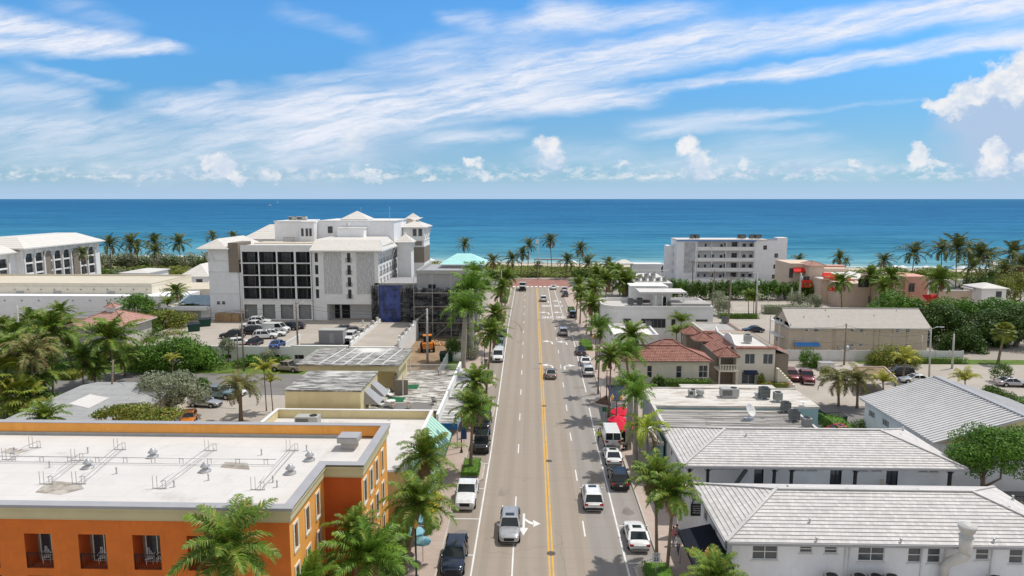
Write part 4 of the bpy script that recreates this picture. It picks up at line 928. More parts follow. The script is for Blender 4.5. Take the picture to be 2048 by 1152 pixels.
t=thing('exhaust_duct','fat off white exhaust duct with a mushroom cap rising past the motel eave','exhaust duct',(33.0,46.6,0))
X_,Z_=on(1934,1064,46.6)
b=MB();b.tube([(X_-.95,47.25,1.9),(X_-.95,47.2,3.7),(X_-.75,47.05,4.1),(X_-.1,46.62,4.75),(X_,46.6,5.0),(X_,46.6,5.1),(X_,46.6,6.3)],[.32,.32,.33,.38,.40,.40,.46],14);b.build('duct',mat('off_white_duct',(.62,.60,.56),.6,obj=True,stain=((.4,.36,.3),.5,1.5)),t)
b=MB();b.lathe(X_,46.6,[(.50,6.301),(.50,6.36),(.36,6.37),(.38,6.5),(.52,6.75),(.60,7.0),(.60,7.12),(.42,7.13),(.40,7.2),(0,7.22)],18);b.build('cap',mat('duct_cap_metal',(.58,.56,.52),.5,obj=True,stain=((.35,.32,.28),.5,1.5)),t)
for k,(px,d) in enumerate(((1667,'leftmost of the row'),(1723,'second from the left'),(1757,'third from the left'),(1788,'fourth from the left'),(1999,'far right, on its own'))):
 X_,Z_=on(px,1150,46.4);condenser('beige air conditioner under the nearest motel windows, '+d,X_,46.6,1.95,1.0,False,'air conditioners along the motel wall')
b=MB();b.box(18,38,46.0,47.7,0,1.94);b.build('plinth',M['coolwhite'],s)
side_awning(s,14.74,12.15,46.9,53.6,2.9,3.5,M['blackcanvas'],'awning',.0)
for y in (47.0,53.4):b=MB();b.cyl(12.3,y,.12,2.85,.04);b.build('awning_post',M['steel'],s)
s2=thing('white_link_wall','white wall with a black plaque between the two tiled motels','wall',(14,58.4,0))
b=MB();b.box(13.1,17.5,58.3,58.6,0,4.7);b.build('wall',M['coolwhite'],s2)
t=thing('motel_plaque','black arched plaque with white scrollwork on the white wall beside the motel roof','sign',(14.2,58.25,3))
xa,za=on(1382.5,1030,58.25);xb,zb=on(1406,1008,58.25)
b=MB();b.box(xa,xb,58.2,58.29,za,zb);b.build('board',M['black'],t)
b=MB();xm=(xa+xb)/2;rr=(xb-xa)/2*.9
for i in range(10):
 a0,a1=math.pi*i/10,math.pi*(i+1)/10
 b.bar((xm+rr*math.cos(a0),58.24,zb+.02+rr*math.sin(a0)),(xm+rr*math.cos(a1),58.24,zb+.02+rr*math.sin(a1)),.07)
b.box(xa-.05,xb+.05,58.21,58.285,za-.07,za-.005).box(xa-.06,xa-.004,58.21,58.285,za,zb).box(xb+.004,xb+.06,58.21,58.285,za,zb);b.build('arched_frame',M['black'],t)
b=MB()
for j in range(4):
 zz=za+(zb-za)*(.2+j*.2)
 for k in range(8):
  xx=xa+(xb-xa)*(.12+k*.095);b.box(xx,xx+.05,58.18,58.198,zz+.03*math.sin(k*1.7+j),zz+.03*math.sin(k*1.7+j)+.05)
b.build('scrollwork',M['whitetrim'],t)
s=thing('tiled_motel','white two storey motel with a pale tiled roof, second one from the bottom right','motel',(27,67,0))
x0,yw=14.7,63.4
fh=[(a-x0,c-x0,zz,e) for a,c,zz,e in ((17.3,18.6,4.15,4.55),(18.75,20.0,4.15,4.55),(21.4,22.3,2.75,4.75),(25.0,26.2,4.1,4.5),(26.3,27.4,4.1,4.5),(28.6,29.7,2.75,4.7),(31.2,32.2,4.1,4.5),(32.4,33.5,4.1,4.5),(33.9,35.0,2.75,4.7),(36.9,37.8,4.1,4.5),(37.9,38.8,4.1,4.5))]
lh=[(2.0,3.0,3.2,4.4),(5.0,6.0,3.2,4.4),(7.6,8.4,3.2,4.4),(1.5,3.5,.4,2.4)]
motel_wall(s,x0,39.6,yw,71.9,5.2,fh,lh)
for k,h in enumerate(fh):window(s,(x0,yw,0),(1,0,0),*h,d=.12,cols=2 if k in (5,8) else 1,rows=1,fm=M['black'] if h[3]-h[2]>1 else None,name='door' if h[3]-h[2]>1 else 'window')
for h in lh:window(s,(x0,71.9,0),(0,-1,0),*h,d=.12,rows=2)
hip_roof(s,14.1,40.2,61.4,72.4,5.3,7.05,5.4,16,.055)
b=MB();b.box(14.02,40.28,61.3,61.398,5.1,5.3).box(14.0,14.098,61.3,72.45,5.1,5.3);b.build('gutter',M['coping'],s)
b=MB();b.box(16.2,40.2,60.6,63.39,2.4,2.62);b.build('walkway',mat('pale_blue_walkway',(.52,.60,.64),.7),s)
b=MB();b.box(20.5,34.5,58.9,60.59,2.35,2.56);b.build('lower_roof',mat('pale_blue_lower_roof',(.56,.63,.67),.7),s)
b=MB();b.box(16.2,40.2,60.7,63.3,0,2.39);b.build('lower_wall',M['coolwhite'],s)
for x in (14.9,16.6,21.5+1.3,24.4,30.3,39.0):
 b=MB();b.box(x-.12,x+.12,61.9,62.14,2.62,5.1)
 for sx in (-1,1):b.bar((x+sx*.1,62.0,4.55),(x+sx*.55,62.0,5.08),.06)
 b.build('post',M['black'],s)
rail(s,(34.6,60.75,2.62),(39.0,60.75,2.62),.95,.2,M['black'],'railing')
b=MB();b.bar((18.0,60.9,2.3),(20.4,62.6,4.6),.1,.5);b.build('stair_flight',M['acdark'],s)
b=MB();b.prism([(18.6,60.2),(21.9,60.2),(21.6,61.4),(19.4,61.4)],2.3,3.3);b.build('stair_cover',M['roofgrey'],s)
for px,py,d in ((1492,882,'left'),(1805,866,'right')):
 X_,Y_=at(px,py,6.2);zz=5.3+min(Y_-61.4,72.4-Y_)*1.75/5.5
 vent_pipe('small vent cap on the second motel roof, the %s one'%d,X_,Y_,zz-.05,.35,.07,'vent caps on the second motel roof')
t=plastic_chair('tan lounge chair on the upper walkway of the second motel',33.3,62.6,2.63,.2,'beige',None,'walkway_chair')
s=thing('shop_porch','white shop porch roof beside the palms at the left end of the second motel','porch',(13.7,74,0))
b=MB();b.box(12.5,14.4,71.8,78.2,3.4,3.7);b.build('roof',M['roofwhite'],s);b=MB();b.box(14.0,14.38,72,78,.12,3.39);b.build('wall',M['teal'],s)
for y in (72.0,78.0):b=MB();b.cyl(12.7,y,.12,3.4,.07);b.build('post',M['whitetrim'],s)
# ============== TEAL COMMERCIAL BUILDING
s=thing('teal_shop','teal walled shop with a stained flat roof full of air conditioners','shop',(24,80,0))
M['grime4']=grime_mat('striped_dirty_roof',(0.60,0.57,0.53),(0.10,0.092,0.085),0.12,3.0,(0.34,0.56),.9,.05)
M['grime5']=grime_mat('dusty_white_roof',(0.68,0.645,0.595),(0.36,0.30,0.24),0.3,1.0,(0.44,0.62),.7,.15)
b=MB();b.box(14.75,31.4,72.7,80.75,0,4.5).box(14.72,34.55,80.76,88.3,0,4.9);b.build('wall',M['teal'],s)
b=MB();b.box(14.95,31.2,72.5,80.74,4.501,4.7);b.build('lower_roof',M['grime4'],s)
b=MB()
rr_=random.Random(3)
for k in range(9):
 y=73.4+k*.8;x=15.2
 while x<31:L_=rr_.uniform(1.5,6);b.box(x,min(31.1,x+L_),y,y+.10,4.702,4.74);x+=L_+rr_.uniform(.3,2.5)
b.build('roof_batten',M['roofwhite'],s)
b=MB();b.box(14.6,14.94,72.5,80.75,4.4,5.15).box(31.21,31.5,72.5,80.75,4.4,5.0);b.build('parapet',M['roofwhite'],s)
b=MB();b.box(14.6,34.7,80.75,88.4,4.901,5.15);b.build('upper_roof',M['grime5'],s)
b=MB();b.box(20.0,32.5,88.41,91.0,0,5.0).box(14.6,34.7,88.2,88.409,5.151,5.3);b.build('rear_block',M['grime5'],s)
ac=lambda px,py,z:at(px,py,z)
for px,py,sc,dk,wd in ((1528,797,1.25,True,'large dark one in the back row'),(1555,803,1.0,False,'brownish one on legs, back right'),(1571,824,1.05,True,'dark one where the roof steps down'),(1588,842,1.1,True,'dark one near the right parapet'),(1613,856,1.0,False,'grey one against the right parapet')):
 X_,Y_=ac(px,py,4.7 if py>812 else 5.15);condenser('air conditioner on the teal shop roof, '+wd,X_,Y_,4.7 if py>812 else 5.15,sc,dk)
X_,Y_=ac(1458,794,5.15);package_unit('wide pale air conditioner box in the middle of the teal shop roof',X_,Y_,5.15,2.2,1.2,1.0)
X_,Y_=ac(1400,794,5.15);t=thing('roof_exhaust','pale cylindrical exhaust fan at the left of the teal shop roof','exhaust fan',(X_,Y_,5.15));b=MB();b.lathe(X_,Y_,[(.35,5.15),(.35,5.6),(.5,5.62),(.5,6.1),(.3,6.15),(0,6.16)],16);b.build('drum',M['acgrey'],t);b=MB();b.box(X_-.45,X_+.45,Y_-.45,Y_+.45,5.152,5.3);b.build('curb',M['steel'],t)
X_,Y_=ac(1383,793,5.15);package_unit('small pale vent box beside the exhaust fan on the teal shop roof',X_,Y_,5.15,.8,.8,.7)
X_,Y_=ac(1514,795,5.15);vent_pipe('squat curved vent beside the large dark air conditioner on the teal shop',X_,Y_,5.15,.5,.28,None)
X_,Y_=ac(1498,838,4.7);t=thing('satellite_dish','big white satellite dish on the striped lower roof of the teal shop','satellite dish',(X_,Y_,4.7))
me=MB();c0=Vector((X_,Y_,5.75));ax=Vector((.62,-.62,.48)).normalized();uu=ax.cross(Vector((0,0,1))).normalized();vv=ax.cross(uu)
me.tube([c0+ax*((.85*i/6)**2*.28) for i in range(7)],[max(.01,.85*i/6) for i in range(7)],20,cap=False)
o=me.build('dish',M['whitetrim'],t);o.modifiers.new('shell','SOLIDIFY').thickness=.03
b=MB();b.bar((X_,Y_,4.7),c0-ax*.04,.07);b.box(X_-.5,X_+.5,Y_-.4,Y_+.4,4.702,4.8);b.build('mount',M['steel'],t);b=MB();b.bar(c0+uu*.8+ax*.18,c0+ax*.95,.03);b.build('feed_arm',M['steel'],t)
X_,Y_=ac(1606,812,5.15);t=thing('satellite_dish','small white dish on the back corner of the teal shop roof','satellite dish',(X_,Y_,5.15));me=MB();c0=Vector((X_,Y_,5.5));me.lathe(X_,Y_,[(0.02,5.5),(.2,5.54),(.38,5.68)],16);me.build('dish',M['whitetrim'],t);me=MB();me.cyl(X_,Y_,5.15,5.499,.03);me.build('mast',M['steel'],t)
# ============== GREY METAL ROOF HALL (right)
s=thing('metal_roof_hall','pale hall with a big ribbed grey metal gable roof at the right edge','hall',(50,76,0))
ze,zr=5.2,8.0;xa,xb,ya,yb=41.2,59.6,68.5,84.6
xm=50.4
b=MB();b.wall((xa+.6,yb-.3,0),(0,-1,0),yb-ya-.6,ze-.15,[(1+k*3.3,2.5+k*3.3,3.3,4.1) for k in range(5)],.12);b.wall((xa+.6,ya+.3,0),(1,0,0),xb-xa-1.2,ze-.15);b.wall((xb-.6,ya+.3,0),(0,1,0),yb-ya-.6,ze-.15);b.wall((xb-.6,yb-.3,0),(-1,0,0),xb-xa-1.2,ze-.15)
b.face([(xa+.6,ya+.3,ze-.15),(xb-.6,ya+.3,ze-.15),(xm,ya+.3,zr-.25)],1);b.face([(xb-.6,yb-.3,ze-.15),(xa+.6,yb-.3,ze-.15),(xm,yb-.3,zr-.25)],1)
b.build('wall',[M['coolwhite'],M['yellow']],s)
for k in range(5):window(s,(xa+.6,yb-.3,0),(0,-1,0),1+k*3.3,2.5+k*3.3,3.3,4.1,d=.12,cols=4,rows=1)
window(s,(48.0,ya+.3,0),(1,0,0),0,1.2,5.2,6.2,d=0.0,cols=2,rows=2)
b=MB();nrib=30
b.face([(xa,yb,ze),(xa,ya,ze),(xm,ya,zr),(xm,yb,zr)]);b.face([(xb,ya,ze),(xb,yb,ze),(xm,yb,zr),(xm,ya,zr)])
b.face([(xa,ya,ze-.2),(xa,yb,ze-.2),(xm,yb,zr-.2),(xm,ya,zr-.2)]);b.face([(xb,yb,ze-.2),(xb,ya,ze-.2),(xm,ya,zr-.2),(xm,yb,zr-.2)])
for q in ((xa,ya,yb),(xb,yb,ya)):b.face([(q[0],q[2],ze-.2),(q[0],q[1],ze-.2),(q[0],q[1],ze),(q[0],q[2],ze)])
for yv,o_ in ((ya,1),(yb,-1)):
 for x_ in (xa,xb):b.face([(x_,yv,ze-.2),(xm,yv,zr-.2),(xm,yv,zr),(x_,yv,ze)])
rf=b.build('roof',M['metalgrey'],s)
b=MB()
for k in range(nrib+1):
 y=ya+.05+(yb-ya-.1)*k/nrib
 b.bar((xa,y,ze+.04),(xm-.1,y,zr+.04),.16,.09);b.bar((xb,y,ze+.04),(xm+.1,y,zr+.04),.16,.09)
b.build('rib',M['metalgrey'],rf)
b=MB();b.box(xm-.35,xm+.35,ya-.02,yb+.02,zr-.05,zr+.12);b.build('ridge_cap',M['coping'],rf)
# ============== TILE ROOFED HOUSE
s=thing('tile_roof_house','one storey cream house with a terracotta hip roof facing the street','house',(23,110,0))
fh=[(3.8,4.6,1.6,3.6),(8.4,9.3,1.6,3.6),(12.0,14.0,1.7,3.7)]
b=MB();b.wall((14.6,107,0),(1,0,0),13.6,4.4,[(h[0]-0,min(h[1],13.4),h[2],h[3]) for h in fh],.15);b.wall((28.2,107,0),(0,1,0),5.5,4.4);b.wall((28.2,112.5,0),(-1,0,0),13.6,4.4);b.wall((14.6,112.5,0),(0,-1,0),5.5,4.4);b.build('wall',M['cream'],s)
for h in fh:window(s,(14.6,107,0),(1,0,0),h[0],min(h[1],13.4),h[2],h[3],d=.15,cols=2 if h[1]-h[0]>1.2 else 1,rows=2)
hip_roof(s,14.2,28.75,106.4,113.0,4.5,6.3,4.6,10,.05,M['terra'],M['taupe'])
for k in range(9):b=MB();x=15.2+k*.42;b.lathe(x,106.2,[(.06,.2),(.12,.5),(.05,.9),(.08,1.0)],8);b.build('baluster',M['cream'],s)
b=MB();b.box(14.9,18.9,106.1,106.3,1.0,1.12).box(14.9,18.9,106.1,106.3,.1,.2);b.build('balustrade_rail',M['cream'],s)
# ============== SPANISH TWO STOREY
s=thing('spanish_house','two storey cream Spanish house with terracotta eaves, balcony and white flat roof','house',(35,115,0))
x0,x1,yf,yb,zt=33.0,39.2,108.9,122.0,6.1
fh=[(1.4,3.0,3.5,5.2),(4.3,5.9,3.5,5.2),(1.0,3.2,.2,2.2)]
b=MB();b.wall((x0,yf,0),(1,0,0),x1-x0,zt-.56,fh,.15);b.wall((x1,yf,0),(0,1,0),yb-yf,zt-.56);b.wall((x1,yb,0),(-1,0,0),x1-x0,zt-.56);b.wall((x0,yb,0),(0,-1,0),yb-yf,zt-.56,[(3,4.2,3.4,5),(7,8.2,3.4,5)],.15);b.build('wall',M['cream'],s)
for h in fh:window(s,(x0,yf,0),(1,0,0),*h,d=.15,cols=2,rows=1,gm=M['glassblue'])
flat_roof(s,x0,x1,yf,yb,zt-.25,.45,.22,M['cream'],M['roofwhite'],None)
b=MB();b.slope((x0-.1,yf-.35,zt+.1),(x1+.1,yf-.35,zt+.1),(x1+.1,yf+.1,zt+.35),(x0-.1,yf+.1,zt+.35),2,.05);b.box(x0-.1,x1+.1,yf-.35,yf-.01,zt-.05,zt+.095)
b.slope((x1+.35,yf,zt+.1),(x1+.35,yb,zt+.1),(x1-.1,yb,zt+.35),(x1-.1,yf,zt+.35),2,.05)
b.build('tile_coping',M['terra'],s)
b=MB();pts=[(yf+.3,.2),(yf+1.5,.25),(yf+3.2,1.2),(yf+4.6,1.35),(yf+6.0,1.2),(yf+7.6,.3),(yb-1.2,.3),(yb,.9)]
for (ya_,ha),(yb_,hb) in zip(pts,pts[1:]):b.hexa([(x0,ya_,zt+.3),(x0+.22,ya_,zt+.3),(x0+.22,yb_,zt+.3),(x0,yb_,zt+.3),(x0,ya_,zt+.2+ha),(x0+.22,ya_,zt+.2+ha),(x0+.22,yb_,zt+.2+hb),(x0,yb_,zt+.2+hb)])
b.build('scrolled_parapet',M['white'],s)
pent(s,(30.2,yb-.5,4.6),(30.2,yf+1.6,4.6),(x0-.02,yf+1.6,6.25),(x0-.02,yb-.5,6.25),8)
hip_roof(s,29.6,33.1,yf-1.7,yf+1.6,5.05,6.25,1.6,7,.05,M['terra'],M['taupe'],'balcony_roof')
hip_roof(s,28.6,32.4,yb-3.5,yb+.5,5.2,6.4,1.8,7,.05,M['terra'],M['taupe'],'stair_roof')
pent(s,(x1+2.9,yf+.8,4.9),(x1+2.9,yf+6,4.9),(x1+.05,yf+6,6.0),(x1+.05,yf+.8,6.0),7)
b=MB();b.box(x1+.02,x1+2.6,yf+1.2,yf+5.6,0,4.95);b.build('side_porch',M['taupe'],s)
b=MB();b.box(29.9,32.98,yf-1.5,yf+1.4,2.55,2.8);b.build('balcony',M['cream'],s)
for k in range(7):b=MB();x=30.1+k*.44;b.box(x-.07,x+.07,yf-1.48,yf-1.36,2.8,3.6);b.build('baluster',M['cream'],s)
b=MB();b.box(29.9,32.9,yf-1.52,yf-1.32,3.6,3.72);b.build('balcony_rail',M['cream'],s)
for x in (30.0,32.8):
 b=MB();b.box(x-.1,x+.1,yf-1.5,yf-1.3,0,2.54).box(x-.08,x+.08,yf-1.48,yf-1.32,3.73,5.0);b.build('post',M['cream'],s)
b=MB();b.box(30.3,32.95,yf+1.6,yb-.6,0,4.5);b.build('gallery',M['taupe'],s)
for k in range(8):
 b=MB();z=3.0-k*.37;b.box(x1+.12+k*.36,x1+.478+k*.36,yf-1.1,yf-.2,0,z);b.build('stair_step',M['cream'],s)
side=MB();side.face([(34.2,yf-.9,2.0),(36.4,yf-.9,2.0),(36.4,yf-.02,2.5),(34.2,yf-.02,2.5)]);o=side.build('door_awning',M['navy'],s);o.modifiers.new('cloth','SOLIDIFY').thickness=.04
X_,Y_=at(1495,684,6.0);condenser('grey air conditioner standing on the white roof of the Spanish house',X_,Y_,5.85,1.2,False)
vent_pipe('dark vent near the middle of the white Spanish house roof',X_-2,Y_-4,5.85,.3,.07,None)
s=thing('rear_tile_block','cream block with a grey flat roof edged in terracotta behind the Spanish house','house',(35,128,0))
b=MB();b.box(31.5,38.5,124.2,134,0,5.3);b.build('wall',M['cream'],s);flat_roof(s,31.5,38.5,124.2,134,5.61,.25,.2,M['cream'],M['roofgrey'],None)
b=MB();b.slope((31.3,123.9,5.7),(38.9,123.9,5.7),(38.9,124.3,6.0),(31.3,124.3,6.0),2,.05).slope((38.9,124,5.7),(38.9,134,5.7),(38.3,134,6.0),(38.3,124,6.0),2,.05);b.box(31.3,38.9,123.95,124.19,5.4,5.69);b.build('tile_coping',M['terra'],s)
hip_roof(s,28.3,31.6,125.5,129.5,5.0,6.2,1.6,7,.05,M['terra'],M['taupe'],'porch_roof');b=MB();b.box(28.8,31.4,126,129,0,4.9);b.build('porch',M['taupe'],s)
X_,Y_=at(1449,647,5.6);condenser('dark air conditioner on the grey flat roof behind the Spanish house',X_,Y_,5.61,1.1,True)
# ============== SMALL WHITE SHOP and pavilion
s=thing('small_white_shop','small white flat roofed shop in front of the round white building','shop',(20,130,0))
b=MB();b.wall((15.3,125,0),(1,0,0),8.0,4.6,[(1,2.6,.9,3.2),(4.6,6.2,.9,3.2)],.15);b.wall((23.3,125,0),(0,1,0),10.8,4.6);b.wall((23.3,135.8,0),(-1,0,0),8,4.6);b.wall((15.3,135.8,0),(0,-1,0),10.8,4.6);b.build('wall',M['white'],s)
M['grime6']=grime_mat('rust_stained_white_roof',(0.82,0.80,0.77),(0.30,0.22,0.15),0.5,1.2,(0.5,0.64),.8,.12)
flat_roof(s,15.2,23.4,124.9,135.9,4.6,.4,.25,M['white'],M['grime6'],M['whitetrim'])
for h in ((1,2.6,.9,3.2),(4.6,6.2,.9,3.2)):window(s,(15.3,125,0),(1,0,0),*h,d=.15,cols=2,rows=1)
X_,Y_=at(1297,655,4.6);condenser('dark air conditioner at the back right of the small white shop roof',X_,Y_,4.6,1.1)
s=thing('tile_pavilion','open dark pavilion with a terracotta hip roof beside the small white shop','pavilion',(24,119,0))
hip_roof(s,21.0,27.0,116.5,121.5,3.9,5.4,2.2,8,.05,M['terra'],M['taupe']);b=MB();b.box(21.6,26.4,117.2,121,0,3.7);b.build('screen_wall',M['dark'],s)
for x in (21.3,26.7):b=MB();b.box(x-.12,x+.12,116.7,116.94,0,3.7);b.build('post',M['cream'],s)
# ============== ROUND CORNER WHITE BUILDING
s=thing('round_corner_building','white building with a rounded corner, flat roof and rooftop canopy','building',(26,146,0))
x0,x1,yf,yb,zt=14.6,37.3,140,152.6,8.0;rad=4.0
arc=[(x0+rad-rad*math.sin(a),yf+rad-rad*math.cos(a)) for a in [math.pi/2*i/8 for i in range(9)]][::-1]
arc2=[(x0+rad-rad*math.cos(a),yb-rad+rad*math.sin(a)) for a in [math.pi/2*i/8 for i in range(9)]][::-1]
poly=arc+[(x1,yf),(x1,yb)]+arc2
inner=[(min(max(x,x0+.3),x1-.3),min(max(y,yf+.3),yb-.3)) for x,y in poly]
b=MB();b.prism(poly,0,7.2)
b.build('wall',M['white'],s)
b=MB();b.prism([(26+(x-26)*.97,146.3+(y-146.3)*.95) for x,y in poly],7.201,7.3);b.build('roof',grime_mat('grey_stained_roof',(.62,.59,.56),(.25,.23,.21),.3,.8,(.45,.65),.7,.1),s)
b=MB();n=len(poly)
for i in range(n):
 j=(i+1)%n;(ax_,ay_),(bx_,by_)=poly[i],poly[j];ci=lambda x,y:(26+(x-26)*.972,146.3+(y-146.3)*.952)
 A,B_,C_,D_=(ax_,ay_),(bx_,by_),ci(bx_,by_),ci(ax_,ay_)
 b.hexa([(*A,7.2),(*B_,7.2),(*C_,7.2),(*D_,7.2),(*A,zt),(*B_,zt),(*C_,zt),(*D_,zt)])
b.build('parapet',M['whitetrim'],s)
for a,c,z0,z1,cl in ((x0+4.3,x0+5.9,3.6,5.4,2),(22.6,27.6,3.5,5.4,6),(28.8,29.6,4.0,5.3,2),(33.8,36.2,3.4,5.3,3)):window(s,(0,yf,0),(1,0,0),a,c,z0,z1,d=-.03,cols=cl,rows=1,fm=M['taupe'])
w=window(s,(x0+.35,yf+2.1,0),(.75,-1,0),0,1.9,3.6,5.4,d=-.22,cols=3,rows=1,fm=M['taupe'])
xa,ya=at(1296,588,10.8);xb,yb2=at(1388,593,10.6)
b=MB();b.box(xa-1,xb,142.5,148.5,10.3,10.62);b.build('canopy',M['roofwhite'],s)
for x in (xa+2.5,xa+3.9,xb-.5,xb-4):
 b=MB();b.bar((x,143.2,7.3),(x,143.2,10.3),.18);b.bar((x,143.2,9.3),(x+.9,143.2,10.28),.1);b.bar((x,143.2,9.3),(x-.9,143.2,10.28),.1);b.build('canopy_post',M['whitetrim'],s)
b=MB();b.box(xa+2.2,xb-2.8,145,148,7.3,10.29);b.build('stair_house',M['white'],s);b=MB();b.box(xa+4.2,xa+5.4,144.94,144.998,7.32,9.5);b.build('door',M['dark'],s)
b=MB();b.box(xa-1.8,xb-2.5,149.5,153.5,8.0,10.9).box(xa-2.1,xb-3,149.2,153.8,10.9,11.1);b.build('penthouse',M['white'],s)
b=MB();b.box(29,37,141,146,7.8,8.4);b.build('roof_deck',M['roofgrey'],s)
for k,(px,py) in enumerate(((1261,611),(1279,610))):X_,Y_=at(px,py,7.3);condenser('dark air conditioner on the round cornered building, '+('left of the pair' if k==0 else 'right of the pair'),X_,Y_,7.3,1.3)
# ============== BEIGE TWO STOREY BLOCK
s=thing('beige_block','long beige two storey block with a pale grey gable roof','building',(63,136,0))
x0,x1,yf,yb=50.1,76.2,131.5,140.4
fh=[]
for a,c,e,f in ((285,315,290,320),(352,390,290,322),(632,665,292,322),(703,738,292,323),(982,1020,298,328),(1057,1092,298,328),(275,310,410,432),(344,382,408,435),(628,662,410,434),(695,730,412,435),(1055,1085,412,435),(165,200,288,303),(868,898,290,304)):
 xa,za=on(1536+a/3.84,580+e/3.84,yf);xb,zb=on(1536+c/3.84,580+f/3.84,yf);fh.append((xa-x0,xb-x0,zb,za))
lh=[(4.0,5.4,4.6,6.0),(1.0,2.6,1.0,2.6)]
zt=on(1578,655,yf)[1]
b=MB();b.wall((x0,yf,0),(1,0,0),x1-x0,zt,fh,.12);b.wall((x1,yf,0),(0,1,0),yb-yf,zt);b.wall((x1,yb,0),(-1,0,0),x1-x0,zt);b.wall((x0,yb,0),(0,-1,0),yb-yf,zt,lh,.12)
zr=on(1555,616,(yf+yb)/2)[1]
b.face([(x0,yb,zt),(x0,yf,zt),(x0,(yf+yb)/2,zr-.1)]);b.face([(x1,yf,zt),(x1,yb,zt),(x1,(yf+yb)/2,zr-.1)]);b.build('wall',M['beige'],s)
for h in fh:window(s,(x0,yf,0),(1,0,0),*h,d=.12,cols=1,rows=2,t=.09)
for h in lh:window(s,(x0,yb,0),(0,-1,0),*h,d=.12,cols=2,rows=1,t=.09)
hip_roof(s,x0-.35,x1+.35,yf-.45,yb+.45,zt+.05,zr,0,16,.015,M['shingle'],M['whitetrim'],gable=True)
for k,x in enumerate((58.2,58.6,66.0,67.0,69.5,72.2)):
 b=MB();b.tube([(x,yf-.05,0),(x,yf-.05,zt-.1)],.05,6);b.build('drainpipe',M['beige'],s)
b=MB();b.face([(50.6,yf-1.2,1.9),(55.5,yf-1.2,1.9),(55.5,yf-.02,2.4),(50.6,yf-.02,2.4)]);o=b.build('door_awning',M['bluecanvas'],s);o.modifiers.new('cloth','SOLIDIFY').thickness=.05
for x in (59.6,61.3):b=MB();b.box(x-.4,x+.4,yf-.4,yf-.003,1.2,1.8);b.build('wall_air_conditioner',M['acgrey'],s)
b=MB();b.box(48.9,50.05,yf+3,yb-.5,2.7,2.9).box(48.9,50.05,yf+3,yb-.5,5.4,5.55).box(48.9,49.05,yf+3,yf+3.15,0,6.4).box(48.9,49.05,yb-.7,yb-.55,0,6.4);b.build('side_gallery',M['whitetrim'],s)
zr_=lambda Y_:zt+.05+(Y_-yf+.45)*(zr-zt-.05)/((yb-yf)/2+.45)
for k,(px,py) in enumerate(((1602,641),(1608,632),(1618,638),(1639,642),(1658,632),(1709,638),(1731,640),(1748,632),(1785,641),(1800,639),(1822,642),(1627,620),(1761,620))):
 X_,Y_=at(px,py,7.2);Y_=min(Y_,135.4);vent_pipe('tiny vent pipe on the beige block gable roof, %s from the left'%ORD[sorted((1602,1608,1618,1639,1658,1709,1731,1748,1785,1800,1822,1627,1761)).index(px)],X_,Y_,zr_(Y_)-.04,.25,.07,'vent pipes on the beige block')
# ============== APARTMENT BLOCK by the sea
s=thing('apartment_block','white five storey apartment block with open galleries beside the sea','apartment building',(69,244,0))
yf,yb=240.0,250.0;x0,x1=50.4,88.6;zt=15.6
def ax4(px):return on(px,520,yf)[0]
zA=lambda py:on(1450,py,yf)[1]
gx0,gx1=ax4(1393),ax4(1509)
floors=[zA(501),zA(523),zA(543),zA(562)]
b=MB()
b.wall((x0,yf,0),(1,0,0),gx0-x0,zt)
wh=[]
for px,py in ((1529,495),(1552,511),(1551,533),(1549,553)):
 x=ax4(px);z=zA(py);wh.append((x-.65-gx1,x+.65-gx1,z-.75,z+.75))
b.wall((gx1,yf,0),(1,0,0),x1-gx1,zt,wh,.15)
b.wall((gx0,yf+2.2,0),(1,0,0),gx1-gx0,zt);b.wall((gx0,yf,0),(0,1,0),2.2,zt);b.wall((gx1,yf+2.2,0),(0,-1,0),2.2,zt)
b.wall((x0,yb,0),(0,-1,0),yb-yf,zt,[(1+k*4,2+k*4,z-1.4,z) for k in range(2) for z in (14,11,8,5)],.15);b.wall((x1,yf,0),(0,1,0),yb-yf,zt);b.wall((x1,yb,0),(-1,0,0),x1-x0,zt)
b.box(ax4(1553),x1,yf-.01,yf+4,zt-.01,zt+1.0);b.box(x0-2.4,x0-.01,yf+5,yb,0,13.4)
b.build('wall',M['coolwhite'],s)
for h in wh:window(s,(gx1,yf,0),(1,0,0),*h,d=.15,cols=2,rows=2,fm=M['taupe'])
for k in range(2):
 for z in (14,11,8,5):window(s,(x0,yb,0),(0,-1,0),1+k*4,2+k*4,z-1.4,z,d=.15)
b=MB();b.box(x0-.1,gx1+4.2,yf-.35,yb,zt+.001,zt+.35);b.build('roof',M['roofwhite'],s)
b=MB();b.box(x0-.1,gx1+.3,yf-.42,yf-.351,zt-.25,zt+.1);b.build('blue_fascia',M['bluecanvas'],s)
b=MB();b.box(ax4(1368),ax4(1390),yf-.12,yf-.003,zA(545),zA(485));b.build('screen_panel',mat('grey_screen_block',(.48,.48,.5),.8,var=.2,fine=3),s)
for z in floors:
 b=MB();b.box(gx0+.02,gx1-.02,yf-.05,yf+2.19,z-.25,z);b.build('gallery_floor',M['coping'],s)
 b=MB();b.box(gx0+.02,gx1-.02,yf-.05,yf+.08,z+.003,z+1.25);b.build('gallery_parapet',M['white'],s)
for k in range(5):
 x=gx0+.3+k*(gx1-gx0-.6)/4;b=MB();b.box(x-.12,x+.12,yf-.12,yf-.055,0,zt);b.build('post',M['whitetrim'],s)
